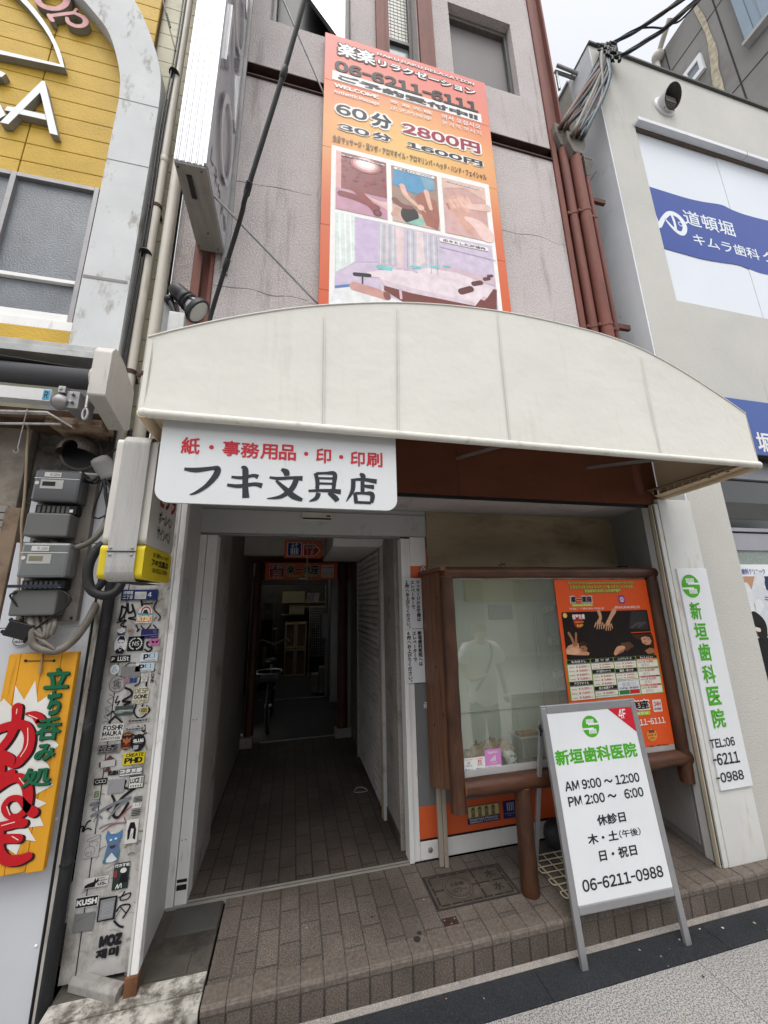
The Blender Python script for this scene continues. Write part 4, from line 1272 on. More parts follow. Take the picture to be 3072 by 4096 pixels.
letter('sign_emblem', [[(-2.2527, 5.3609), (-2.0616, 5.3702), (-1.7198, 5.384), (-1.6873, 5.3631), (-2.055, 5.334), (-2.2447, 5.3203)],
                       [(-2.2234, 6.0306), (-2.1119, 5.9608), (-2.0389, 5.9002), (-1.9804, 5.8397), (-1.9197, 5.7653), (-1.8655, 5.6917), (-1.8205, 5.6215), (-1.784, 5.5514), (-1.7566, 5.4848), (-1.7154, 5.3825), (-1.6873, 5.3631), (-1.72, 5.4656), (-1.7473, 5.5322), (-1.7848, 5.6092), (-1.8326, 5.6967), (-1.8886, 5.7809), (-1.9425, 5.8515), (-2.0043, 5.9184), (-2.0916, 5.9871), (-2.2125, 6.06)]],
       LW, 'white raised quarter arch emblem above the letter A')


def stroke_letter(lst, face, label):
    b = MB()
    for pts, wd in lst:
        b.stroke(F, pts, wd, -.040, LS, solid=.040)
        b.stroke(F, pts, wd, .0004, face)
    return tag(b.obj('sign_letter'), label, 'letter', 'raised letters on the yellow wall')


stroke_letter([([(-1.9571, 5.9896), (-1.9296, 5.9269), (-1.8782, 5.8998), (-1.8174, 5.9235), (-1.7797, 5.9895), (-1.7808, 6.0834), (-1.819, 6.1586), (-1.8967, 6.1482), (-1.9533, 6.0698), (-1.9571, 5.9896)], .042)], LP, 'pink raised round letter at the top edge of the picture')
stroke_letter([([(-1.8544, 5.832), (-1.8282, 5.7884)], .030), ([(-1.8454, 5.8289), (-1.7763, 5.8829), (-1.7134, 5.9302)], .030), ([(-1.7205, 5.9189), (-1.7065, 5.9727)], .018),
               ([(-1.7129, 5.9266), (-1.6575, 5.912), (-1.6315, 5.8709), (-1.6444, 5.8224), (-1.6849, 5.7987), (-1.7309, 5.814), (-1.7481, 5.855)], [.026, .034, .036, .034, .034, .032, .022])], LP, 'pink raised letter p tipped on its side beside the white arch')

# ---- folding awning of the yellow house, rolled in
FA = thing('folding_awning', 'rolled in grey folding awning with a cream end cap and a crank eye', 'awning', (-1.3, 2.0, 2.6))
CAPM = mat('cap_cream', C(182, 178, 170), .45, var=.05, vs=5, dirt=.22, dcol=C(128, 120, 108), ds=6, dst=(4, 4, .8))
b = MB()
Fc = Fr((0, 0, 0), (0, 1, 0), (0, 0, 1))
cap = [(1.7859, 2.8435), (1.8523, 2.8913), (1.9069, 2.9094), (1.9602, 2.9068), (2.0453, 2.9136), (2.0647, 2.6821), (1.8928, 2.6845), (1.8412, 2.6712)]
b.prism(FX(-.985), [(1.86, 2.68), (1.86, 2.92), (1.885, 2.955), (1.93, 2.96), (2.0, 2.94), (2.06, 2.90), (2.14, 2.87), (2.15, 2.64), (2.10, 2.61), (1.93, 2.66)], 0, .075, CAPM)
b.obj('end_cap', FA, bevel=.008)
b = MB()
b.tube([(-3.0, 2.02, 2.845), (-1.045, 2.02, 2.845)], .052, mat('awning_grey_cloth', C(74, 74, 76), .85, var=.1, vs=2), 18)
b.lathe((-1.05, 2.02, 2.845), (1, 0, 0), [(0, .052), (.004, .062), (.014, .062), (.018, .03), (.065, .03)], CAPM, 18)
b.obj('roller', FA)
b = MB()
b.add([(-3.0, 1.80, 2.93), (-1.10, 2.0, 2.895), (-1.0, 2.02, 2.90), (-3.0, 2.02, 2.90)], [(0, 1, 2, 3)], mat('awning_grey_cloth', C(74, 74, 76), .85, var=.1, vs=2))
b.obj('cloth', FA)
b = MB()
b.box(-3.0, 1.99, 2.955, -.985, 2.17, 3.02, STEEL)
b.box(-3.0, 1.985, 2.95, -.985, 1.9885, 2.99, STEEL)
b.obj('cover_strip', FA, bevel=.003)
b = MB()
b.box(-3.0, 1.895, 2.645, -1.148, 1.945, 2.705, mat('arm_white', C(192, 192, 190), .45, var=.04, dirt=.15, dcol=C(140, 136, 130), ds=6))
b.box(-1.178, 1.8935, 2.65, -1.15, 1.8945, 2.70, ink(70, 140, 170))
b.text(FY(1.893), 'R', (-1.172, 2.658, -1.156, 2.692), 0, ink(30, 40, 44), .02)
b.obj('folding_arm', FA, bevel=.003)
b = MB()
b.lathe((-1.145, 1.93, 2.665), (1, -.1, -.25), [(0, .028), (.02, .04), (.05, .032), (.06, .02)], ALUD, 14)
b.box(-1.10, 1.92, 2.63, -1.045, 2.06, 2.72, ALUD)
b.box(-1.13, 1.905, 2.70, -1.10, 2.02, 2.735, STEEL)
for x, z in ((-1.12, 2.72), (-1.07, 2.66), (-1.07, 2.70)):
    b.lathe((x, 1.90, z), (0, 1, 0), [(0, .008), (.02, .008)], STEEL, 6, False)
b.obj('elbow', FA, bevel=.003)
b = MB()
b.box(-1.04, 1.975, 2.78, -1.005, 2.03, 2.90, CAPM)
b.tube([(-1.018, 1.94, 2.7899), (-1.0105, 1.92, 2.7206), (-0.9988, 1.9, 2.626)], .0075, STEEL, 8, curve=False)
e0 = Vector((-0.9984, 1.9, 2.5956))
pts = [e0 + Vector((.010 * math.cos(a), 0, .028 * math.sin(a))) for a in [math.pi / 2 + k * math.pi / 8 for k in range(17)]]
b.tube(pts, .006, STEEL, 8, curve=False)
b.obj('crank_eye', FA)

b = MB()
P_ = [(-1.5613, 2.05, 2.6415), (-1.2426, 2.05, 2.6627), (-1.1248, 2.05, 2.593)]
for a, c_ in zip(P_[:-1], P_[1:]):
    a, c_ = Vector(a), Vector(c_)
    b.add([a + Vector((0, 0, -.004)), c_ + Vector((0, 0, -.004)), c_ + Vector((0, 0, .004)), a + Vector((0, 0, .004)), a + Vector((0, .03, -.004)), c_ + Vector((0, .03, -.004)), c_ + Vector((0, .03, .004)), a + Vector((0, .03, .004))],
          [(0, 1, 2, 3), (4, 7, 6, 5), (0, 4, 5, 1), (3, 2, 6, 7), (1, 5, 6, 2), (0, 3, 7, 4)], WHITED)
b.tube([(-1.5625, 2.07, 2.5792), (-1.1832, 2.07, 2.61)], .006, WHITED, 6, curve=False)
tag(b.obj('bent_bracket'), 'bent white steel bracket under the rolled awning', 'bracket')
b = MB()
a, c_ = Vector((-1.3146, 2.03, 2.6542)), Vector((-1.3173, 2.03, 2.4532))
for k in range(30):
    b.ball(a.lerp(c_, k / 29), (.0035, .0025, .006), STEEL, 6, 4)
b.tube([c_, c_ + Vector((.006, 0, -.012)), c_ + Vector((0, 0, -.024)), c_ + Vector((-.012, 0, -.022)), c_ + Vector((-.016, 0, -.010))], .002, STEEL, 6)
tag(b.obj('hook_chain'), 'thin bead chain with a wire hook hanging from the bent bracket', 'chain')

# vent hood, alarm lamp, meters
VT = thing('vent_hood', 'round dark steel vent hood set in the broken wall above the meters', 'vent', (-1.185, 2.29, 2.54))
b = MB()
ring = []
b.lathe((-1.185, 2.292, 2.54), (0, -1, 0), [(0, .105), (.006, .105), (.010, .092)], mat('vent_flange', C(120, 112, 104), .6, var=.15, dirt=.3, ds=9), 28)
b.obj('flange', VT)
b = MB()
for i in range(9):
    a0 = math.radians(-10 + i * 200 / 9)
    a1 = math.radians(-10 + (i + 1) * 200 / 9)
    for j in range(6):
        t0, t1 = j / 6 * math.pi / 2, (j + 1) / 6 * math.pi / 2
        q = lambda a, t: (-1.185 + .095 * math.cos(a) * math.cos(t * .75), 2.285 - .11 * math.sin(t), 2.535 + .095 * math.sin(a) * math.cos(t * .75))
        b.add([q(a0, t0), q(a1, t0), q(a1, t1), q(a0, t1)], [(0, 1, 2, 3)], mat('vent_steel', C(112, 104, 98), .45, var=.15, dirt=.2, ds=8, metal=.3), True)
b.obj('hood', VT)
b = MB()
b.lathe((-1.185, 2.283, 2.54), (0, -1, 0), [(0, .09), (.002, .09)], BLACK, 24)
b.obj('opening', VT)
AL = thing('sensor_lamp', 'grey cylindrical lamp housing tilted beside the round vent', 'lamp', (-.96, 2.18, 2.40))
b = MB()
b.lathe((-.965, 2.16, 2.375), (-.45, -.55, .80), [(0, .052), (.012, .056), (.02, .050), (.085, .047), (.105, .040), (.112, .02)], mat('lamp_grey', C(132, 130, 126), .5, var=.08, dirt=.2, ds=9), 22)
b.obj('housing', AL)
b = MB()
b.box(-1.0, 2.18, 2.34, -.95, 2.29, 2.36, BLACK)
b.obj('bracket', AL)


def meter(x0, z0, label, clear):
    t = thing('electricity_meter', label, 'electricity meter', (x0 + .1, 2.199, z0), 'electricity meters on the white wall')
    MG = mat('meter_grey', C(92, 92, 90), .5, var=.06, vs=4, dirt=.12, ds=5)
    b = MB()
    b.box(x0 - .01, 2.165, z0, x0 + .235, 2.199, z0 + .375, mat('meter_base', C(110, 104, 98), .6, var=.08, dirt=.2, ds=8))
    for dx in (.01, .215):
        b.ball((x0 + dx, 2.163, z0 + .015), (.007, .004, .007), BLACK, 8, 5)
    b.obj('base_plate', t, bevel=.004)
    b = MB()
    b.box(x0 + .005, 2.08, z0 + .03, x0 + .185, 2.164, z0 + .145, MG)
    b.obj('terminal_cover', t, bevel=.008)
    b = MB()
    b.box(x0 + .02, 2.11, z0 + .148, x0 + .19, 2.164, z0 + .19, BLACK)
    for i in range(7):
        b.box(x0 + .03 + i * .02, 2.106, z0 + .152, x0 + .042 + i * .02, 2.11, z0 + .185, mat('terminal', C(84, 84, 82), .5))
    b.rect(FY(2.105), (x0 + .165, z0 + .155, x0 + .18, z0 + .17), 0, ink(*WH))
    b.obj('terminal_block', t)
    b = MB()
    b.box(x0 + .008, 2.075, z0 + .20, x0 + .205, 2.164, z0 + .365, mat('meter_cover_clear', C(104, 106, 106), .12, var=.05, spec=.7) if clear else mat('meter_cover_dark', C(62, 62, 64), .15, var=.05, spec=.7))
    b.obj('cover', t, bevel=.012)
    b = MB()
    Fm = FY(2.0735)
    b.rect(Fm, (x0 + .04, z0 + .265, x0 + .135, z0 + .31), 0, mat('meter_label', C(160, 160, 156), .5))
    b.rect(Fm, (x0 + .048, z0 + .278, x0 + .102, z0 + .300), .001, ink(116, 110, 90) if clear else ink(30, 32, 32))
    b.rect(Fm, (x0 + .05, z0 + .325, x0 + .12, z0 + .348), 0, ink(188, 186, 182))
    b.text(Fm, 'Ⅲ 120A', (x0 + .075, z0 + .33, x0 + .115, z0 + .343), .001, ink(60, 60, 60))
    b.rect(Fm, (x0 + .01, z0 + .3155, x0 + .20, z0 + .3185), 0, ink(200, 200, 196))
    b.disc(Fm, x0 + .025, z0 + .292, .009, .009, 0, ink(190, 188, 180), 14)
    b.obj('display', t)
    return t


meter(-1.262, 2.005, 'upper electricity meter with dark cover and grey terminal box', False)
meter(-1.255, 1.640, 'lower electricity meter with clear cover and a black strip across it', True)
b = MB()
b.box(-1.262, 2.06, 1.795, -1.055, 2.078, 1.808, mat('navy_bar', C(38, 44, 58), .4))
b.tube([(-1.2309, 2.08, 1.7754), (-1.2485, 2.07, 1.7613), (-1.2259, 2.08, 1.7239), (-1.201, 2.09, 1.6861), (-1.1975, 2.1, 1.6441)], .0045, BLACK, 6)
b.tube([(-1.0446, 2.07, 1.775), (-1.0103, 2.07, 1.7434), (-1.0339, 2.08, 1.7011), (-1.0907, 2.09, 1.66), (-1.1551, 2.1, 1.5968)], .0045, BLACK, 6)
tag(b.obj('sensor_strip'), 'dark blue strip with black leads across the lower electricity meter', 'sensor')
b = MB()
Fj = Fr(Vector((-1.2002, 2.085, 1.6062)), Vector((.94, 0, -.30)).normalized(), Vector((.30, 0, .94)).normalized())
b.fbox(Fj, -.052, -.034, .045, .036, -.03, 0, BLACK)
for u_, v_ in ((-.056, -.02), (-.05, .035), (.045, -.034), (.046, .03)):
    b.disc(Fj, u_, v_, .009, .009, -.004, BLACK, 10)
tag(b.obj('junction_box', bevel=.004), 'black plastic junction box hanging on cables under the meters', 'junction box')
sticker('round blue and white sticker half hidden behind the black junction box', (-1.2808, 1.5282, -1.2147, 1.5847), (190, 190, 190), [('o', .5, .5, .45, .45, (40, 50, 70), .05), ('t', 'WAVE', (.18, .3, .85, .5), (40, 50, 70), .03)], 'o', y=2.196, group='stickers on the white wall')
b = MB()
b.tube([(-1.1821, 2.12, 1.6662), (-1.1518, 2.1, 1.6013), (-1.1385, 2.1, 1.5461), (-1.0937, 2.1, 1.5193), (-1.0357, 2.1, 1.5144), (-0.9817, 2.11, 1.5665), (-0.9493, 2.14, 1.6642), (-0.9739, 2.258, 1.7664), (-0.9377, 2.2, 1.8537)], .017, CABLEG, 10)
b.tube([(-1.1406, 2.1, 1.5826), (-1.094, 2.09, 1.5543), (-1.0479, 2.09, 1.5206)], .008, CABLEG, 8)
b.tube([(-1.1573, 2.12, 1.6656), (-1.1217, 2.1, 1.591), (-1.0944, 2.1, 1.574), (-1.0892, 2.1, 1.6176), (-1.093, 2.12, 1.6543), (-1.0699, 2.1, 1.6263), (-1.0756, 2.1, 1.5848)], .011, CABLEG, 8)
b.tube([(-1.1281, 2.12, 1.6648), (-1.1057, 2.1, 1.6182), (-1.1019, 2.09, 1.5773), (-1.1382, 2.09, 1.6015)], .009, CABLEG, 8)
tag(b.obj('cable'), 'bundle of thick grey cables looping below the lower meter', 'cable')
b = MB()
b.tube([(-1.1679, 2.15, 2.0257), (-1.1274, 2.13, 2.0024), (-1.0625, 2.12, 1.9863), (-0.9908, 2.12, 2.0188), (-0.9468, 2.13, 2.1019), (-0.9524, 2.16, 2.1915), (-0.9767, 2.2, 2.2872)], .014, CABLEG, 10)
tag(b.obj('cable'), 'grey cable curving from the upper meter to the right', 'cable')
b = MB()
b.tube([(-0.9016, 2.05, 1.999), (-0.9289, 2.04, 1.9566), (-0.9411, 2.03, 1.8908), (-0.9334, 2.03, 1.8227), (-0.9074, 2.03, 1.7745), (-0.8576, 2.03, 1.7537), (-0.8205, 2.04, 1.7689), (-0.8092, 2.06, 1.8088), (-0.8272, 2.1, 1.8464)], .021, BLACKRUB, 12)
b.tube([(-0.9073, 2.04, 1.7724), (-0.8779, 2.03, 1.8078), (-0.8622, 2.03, 1.8516)], .017, BLACKRUB, 10)
tag(b.obj('cable'), 'thick black taped cable loop hanging below the small lightbox', 'cable')
b = MB()
b.tube([(-1.4157, 2.15, 2.6332), (-1.353, 2.12, 2.6067), (-1.3341, 2.12, 2.4699), (-1.3052, 2.12, 2.2504), (-1.2941, 2.12, 2.1113), (-1.2788, 2.13, 1.9899), (-1.2633, 2.13, 1.8403), (-1.2384, 2.12, 1.7194), (-1.204, 2.1, 1.6582)], .006, mat('tan_cable', C(142, 126, 104), .6, var=.15), 7)
tag(b.obj('cable'), 'thin tan cable hanging straight down left of the meters', 'cable')
b = MB()
for pts, r_ in (([(-0.9789, 2.12, 2.3512), (-0.9915, 2.14, 2.294), (-1.0211, 2.16, 2.1722), (-0.9845, 2.14, 2.1412), (-0.9451, 2.12, 2.1545)], .004),
                ([(-0.9689, 2.1, 2.3394), (-0.9543, 2.1, 2.2838), (-0.951, 2.1, 2.2597), (-0.9328, 2.1, 2.194)], .008), ([(-0.9701, 2.1, 2.4719), (-0.9316, 2.1, 2.5102), (-0.9201, 2.15, 2.5812), (-0.9316, 2.2, 2.6057)], .004),
                ([(-0.9556, 2.1, 2.3288), (-0.9261, 2.1, 2.2852), (-0.9394, 2.12, 2.2886)], .006), ([(-1.0757, 2.12, 2.3512), (-1.0304, 2.11, 2.3279), (-1.0056, 2.12, 2.3554), (-1.015, 2.12, 2.3206), (-1.069, 2.13, 2.3379)], .007)):
    b.tube(pts, r_, BLACK, 6)
tag(b.obj('cable'), 'tangle of thin black wires below the grey lamp housing', 'cable')

# hand painted wooden sign
WS = thing('wooden_sign', 'yellow wooden board hand painted with red and green Japanese letters on a white burst', 'sign', (-1.105, 2.195, .645))
b = MB()
WY = mat('yellow_board', C(206, 146, 34), .6, var=.08, vs=3, st=(3, 1, .4), dirt=.22, dcol=C(128, 88, 28), ds=4, dst=(8, 3, .5), bump=.15, bs=50)
b.box(-1.241, 2.13, .655, -1.196, 2.16, 1.502, WY)
b.box(-1.195, 2.13, .648, -1.108, 2.16, 1.503, WY)
b.box(-1.107, 2.13, .650, -1.036, 2.16, 1.502, WY)
b.box(-1.035, 2.13, .645, -.972, 2.16, 1.500, WY)
b.obj('board', WS, bevel=.003)
b = MB()
for x in (-1.2, -1.05):
    b.box(x, 2.1605, .8, x + .04, 2.199, .84, DARKBEAM)
    b.box(x, 2.1605, 1.3, x + .04, 2.199, 1.34, DARKBEAM)
b.obj('batten', WS)
F = FY(2.1285)
b = MB()
b.pol(F, [(-1.2346, 1.1395), (-1.2487, 1.2611), (-1.2427, 1.2984), (-1.2269, 1.3188), (-1.1873, 1.28), (-1.1948, 1.3724), (-1.1505, 1.3085), (-1.1215, 1.3875), (-1.0975, 1.2926), (-1.0486, 1.3307), (-1.0347, 1.2442), (-1.0436, 1.1875), (-1.0026, 1.1271), (-0.9871, 1.114), (-1.0139, 1.0862), (-1.0474, 1.0757), (-1.0094, 1.0306), (-1.013, 0.9991), (-0.9849, 0.96), (-1.0567, 0.9239), (-0.9979, 0.8926), (-1.0318, 0.8771), (-0.9951, 0.8098), (-1.0523, 0.8109), (-1.0138, 0.757), (-1.064, 0.7703), (-1.0754, 0.7178), (-1.1225, 0.7534), (-1.1526, 0.7413)], 0, mat('burst_white', C(206, 204, 198), .6, var=.05, vs=6))
b.obj('white_burst', WS)
RED, RSH = ink(176, 26, 34), ink(40, 20, 24)
REDS = [([(-1.1696, 1.2787), (-1.1647, 1.226), (-1.1744, 1.1708), (-1.1985, 1.127), (-1.2209, 1.111)], [.034, .030, .026, .026, .02]),
        ([(-1.2433, 1.1861), (-1.2122, 1.2019), (-1.1662, 1.2097), (-1.1304, 1.2043), (-1.1052, 1.1646), (-1.1017, 1.1132), (-1.1173, 1.0781), (-1.1394, 1.0577), (-1.1738, 1.0838), (-1.2038, 1.1093)], [.024, .028, .030, .032, .034, .034, .032, .030, .034, .02]),
        ([(-1.1297, 1.2517), (-1.0975, 1.2444), (-1.0732, 1.2185), (-1.0788, 1.2118)], [.010, .026, .032, .018]),
        ([(-1.1936, 1.0767), (-1.1883, 1.0359), (-1.1838, 1)], [.026, .028, .024]),
        ([(-1.2042, 0.9761), (-1.1684, 1.0072), (-1.1463, 1.0248)], [.02, .03, .024]),
        ([(-1.1933, 0.9617), (-1.1496, 0.9963), (-1.1125, 1.001), (-1.0839, 0.9712), (-1.0697, 0.9254), (-1.0686, 0.8817), (-1.0957, 0.8571), (-1.1307, 0.8671), (-1.1487, 0.8981), (-1.1349, 0.9253), (-1.1009, 0.9226), (-1.0701, 0.8905), (-1.0404, 0.8652)], [.02, .028, .030, .032, .030, .024, .020, .018, .018, .018, .020, .024, .032]),
        ([(-1.1766, 0.8274), (-1.128, 0.8294), (-1.0958, 0.8336), (-1.0702, 0.8303)], [.026, .030, .030, .028]), ([(-1.1604, 0.7836), (-1.1112, 0.7809), (-1.0775, 0.7763)], .028),
        ([(-1.1524, 0.8284), (-1.1459, 0.7815), (-1.136, 0.7389), (-1.1058, 0.7059), (-1.0641, 0.6997), (-1.0325, 0.7075)], [.028, .028, .030, .032, .032, .026])]
b = MB()
for pts, wd in REDS:
    b.stroke(F, pts, [1.2 * q for q in wd] if isinstance(wd, list) else [1.2 * wd] * len(pts), .0012, RSH, off=(.010, -.005))
for pts, wd in REDS:
    b.stroke(F, pts, [1.2 * q for q in wd] if isinstance(wd, list) else [1.2 * wd] * len(pts), .0024, RED)
for pts in ([(-1.1687, 1.2738), (-1.1676, 1.2547)], [(-1.1154, 1.1936), (-1.1059, 1.1275), (-1.1225, 1.0832)], [(-1.12, 1.2462), (-1.0861, 1.2291)], [(-1.1125, 1.001), (-1.0882, 0.9717)], [(-1.1385, 0.8989), (-1.1224, 0.8669)], [(-1.1448, 0.8316), (-1.1008, 0.8385)], [(-1.1001, 0.7878), (-1.0767, 0.772)]):
    b.stroke(F, pts, .0035, .0034, ink(230, 190, 180))
b.obj('red_lettering', WS)
b = MB()
GRN, GSH = ink(28, 92, 62), ink(22, 34, 30)
for ch, r in (('立', (-1.0838, 1.3473, -0.9869, 1.4371)), ('ち', (-1.0612, 1.2385, -1.0048, 1.3421)), ('呑', (-1.0827, 1.1385, -0.9882, 1.2327)), ('み', (-1.0732, 1.0573, -0.9962, 1.1262)), ('処', (-1.1044, 0.9619, -0.9932, 1.0352))):
    bo = .03 if ch in '処呑' else .045
    b.text(F, ch, (r[0] + .005, r[1] - .003, r[2] + .005, r[3] - .003), .0042, GSH, bo)
    b.text(F, ch, r, .0052, GRN, bo)
b.obj('green_lettering', WS)
b = MB()
b.tube([(-1.1082, 2.12, 1.5194), (-1.1061, 2.12, 1.4785), (-1.1052, 2.12, 1.4181)], [.004, .004, .007], mat('twine', C(150, 124, 88), .9), 7)
for p in ((-1.1733, 2.128, 1.4733), (-1.0625, 2.128, 1.4676)):
    b.ball(p, .006, BLACK, 8, 5)
b.tube([(-1.1726, 2.127, 1.4723), (-1.0618, 2.127, 1.4667)], .0018, DARKBEAM, 5, curve=False)
b.obj('twine', WS)

# ================================================================== cream awning over the shop front
AW = thing('awning', 'wide cream canvas awning with an arched top edge over the shop front', 'awning', (1.0, 2.1, 2.42))
CANV = mat('cream_canvas', C(207, 205, 196), .75, var=.03, vs=1.3, dirt=.17, dcol=C(188, 184, 174), ds=2.2, dst=(3.5, 1, .35), bump=.25, bs=4.5, bd=.03)
CANVI = mat('canvas_inside', C(196, 176, 146), .8, var=.05, vs=3, dirt=.15, dcol=C(150, 126, 96), ds=3)
ROLL = mat('cream_canvas_hem', C(206, 204, 194), .7, var=.04, vs=9, dirt=.2, dcol=C(150, 146, 134), ds=14, bump=.5, bs=14, bd=.01)
YA = 1.492
top = smooth_path([[(-0.6142, 2.7646), (-0.483, 2.8308), (-0.2701, 2.926), (-0.0162, 3.0191), (0.2186, 3.084), (0.4437, 3.1323), (0.694, 3.1661), (0.9958, 3.1855), (1.2888, 3.1797), (1.6438, 3.1501), (1.9035, 3.0935), (2.163, 2.9895), (2.4381, 2.8462), (2.5911, 2.7562)]][0], 4)
top = [(p[0], p[1]) for p in top]
b = MB()
F = FY(YA)
n = len(top)
for i in range(n - 1):                                  # front panel in narrow facets, slightly slack
    (x0, z0), (x1, z1) = top[i], top[i + 1]
    for j in range(8):
        a, c_ = j / 8, (j + 1) / 8
        sag = lambda x, t: .010 * math.sin(math.pi * t) * (.7 + .3 * math.sin(x * 4.3))
        q = []
        for x, z, t in ((x0, z0, a), (x1, z1, a), (x1, z1, c_), (x0, z0, c_)):
            q.append((x, YA + sag(x, t), 2.44 + (z - 2.44) * t))
        b.add(q, [(0, 1, 2, 3)], CANV, True)
for i in range(n - 1):                                  # top, back to the wall
    (x0, z0), (x1, z1) = top[i], top[i + 1]
    b.add([(x0, YA, z0), (x1, YA, z1), (x1, 2.12, z1 - .02), (x0, 2.12, z0 - .02)], [(0, 1, 2, 3)], CANV, True)
b.obj('front_panel', AW)
b = MB()
b.tube([(p[0], YA - .001, p[1]) for p in top], .004, CANV, 6, curve=False)
b.obj('top_piping', AW)
b = MB()
for xt, xb in (([(0.0865, 2.9801), (0.0919, 2.4381)]), ([(0.4398, 3.0965), (0.423, 2.4244)]), ([(0.9882, 3.1747), (0.9814, 2.4414)]), ([(1.8867, 3.0366), (1.8845, 2.428)])):
    for dx, wd in ((0, .005), (.010, .002)):
        b.stroke(FY(YA - .0035), [(xt[0] + dx, xt[1]), ((xt[0] + xb[0]) / 2 + dx, (xt[1] + xb[1]) / 2), (xb[0] + dx, xb[1])], [wd * .5, wd, wd * .8], 0, mat('seam_grey', C(186, 184, 176), .8))
b.obj('seam', AW)
b = MB()
xl, xr = -.598, 2.598
b.tube([(xl, YA + .008, 2.432), (.3, YA + .006, 2.430), (1.2, YA + .008, 2.431), (xr, YA + .008, 2.432)], .018, ROLL, 14)
b.ball((xl + .004, YA + .008, 2.432), (.022, .020, .020), ROLL)
b.ball((xr - .004, YA + .008, 2.432), (.022, .020, .020), ROLL)
b.obj('front_bar', AW)
for x, s_, zt in ((xl + .003, 1, top[0][1]), (xr - .003, -1, top[-1][1])):
    b = MB()
    b.add([(x, YA, 2.43), (x, 2.118, 2.415), (x, 2.118, zt), (x, YA, zt)], [(0, 1, 2, 3)], CANV)
    b.add([(x + .004 * s_, YA + .002, 2.44), (x + .004 * s_, 2.118, 2.43), (x + .004 * s_, 2.118, zt), (x + .004 * s_, YA + .002, zt)], [(0, 1, 2, 3)], CANVI)
    b.tube([(x, YA, 2.43), (x - .004 * s_, 1.8, 2.416), (x, 2.118, 2.405)], .022, CANVI, 10)
    b.add([(x + .01 * s_, YA + .03, 2.432), (x + .07 * s_, YA + .05, 2.436), (x + .075 * s_, 2.10, 2.412), (x + .01 * s_, 2.118, 2.40)], [(0, 1, 2, 3)], CANVI)
    b.obj('side_flap', AW)
b = MB()
b.tube([(xr - .10, YA + .04, 2.45), (xr - .10, 2.118, 2.455)], .008, mat('bamboo_rod', C(120, 100, 76), .7), 8, curve=False)
for k in range(10):
    y_ = 1.60 + k * .054
    b.tube([(xr - .10, y_, 2.445), (xr - .082, y_ + .012, 2.42), (xr - .072, y_ + .02, 2.425), (xr - .09, y_ + .035, 2.462)], .0025, mat('lacing_cord', C(158, 142, 118), .9), 5)
    if k % 2 == 0:
        b.lathe((xr - .073, y_ + .012, 2.427), (-.1, 0, -1), [(0, .009), (.003, .009)], BLACK, 10)
b.obj('lacing', AW)
b = MB()
for x in (.0, 1.0, 2.0):
    b.tube([(x, YA + .02, 2.44), (x, 2.12, 2.60)], .010, ALUD, 8, curve=False)
b.obj('frame_bar', AW)

# ================================================================== stationery shop board hanging under the awning bar
SB = thing('shop_board', 'white hanging board with red and black Japanese lettering of the stationery shop', 'sign', (-.05, 1.55, 2.12))
SBY = 1.54
x0, x1 = [(-0.5361, 2.1691)][0][0], [(0.4281, 2.1267)][0][0]
zb = [(-0.078, 2.0877)][0][1]
b = MB()
pts = [(x0, 2.46), (x0, zb + .055)] + [(x0 + .055 - .055 * math.cos(a * math.pi / 16), zb + .055 - .055 * math.sin(a * math.pi / 16)) for a in range(1, 9)] + \
      [(x1 - .05 + .05 * math.sin(a * math.pi / 16), zb + .05 - .05 * math.cos(a * math.pi / 16)) for a in range(0, 9)] + [(x1, 2.46)]
b.prism(FY(SBY), pts, -.012, 0, mat('shop_board_white', C(206, 208, 208), .45, var=.025, vs=3, dirt=.10, dcol=C(168, 166, 160), ds=7, dst=(3, 1, .6)))
b.obj('board', SB, bevel=.0015)
F = FY(SBY - .0015)
b = MB()
RED2 = ink(186, 44, 56)
for ch, r in (('紙', (-0.4605, 2.2894, -0.3915, 2.362)), ('事', (-0.3066, 2.2923, -0.2387, 2.3593)), ('務', (-0.2356, 2.2893, -0.1622, 2.3578)), ('用', (-0.1584, 2.2891, -0.0889, 2.3571)), ('品', (-0.084, 2.2901, -0.0132, 2.3604)),
              ('印', (0.0704, 2.2881, 0.1355, 2.3548)), ('印', (0.2201, 2.2838, 0.2841, 2.352)), ('刷', (0.2916, 2.2854, 0.3647, 2.3538))):
    b.text(F, ch, r, 0, RED2, .022)
for p in ([(-0.3486, 2.3256)][0], [(0.0287, 2.3252)][0], [(0.1793, 2.3213)][0]):
    b.disc(F, p[0], p[1], .009, .009, 0, RED2, 16)
b.obj('red_lettering', SB)
b = MB()
BK2 = ink(48, 50, 54)
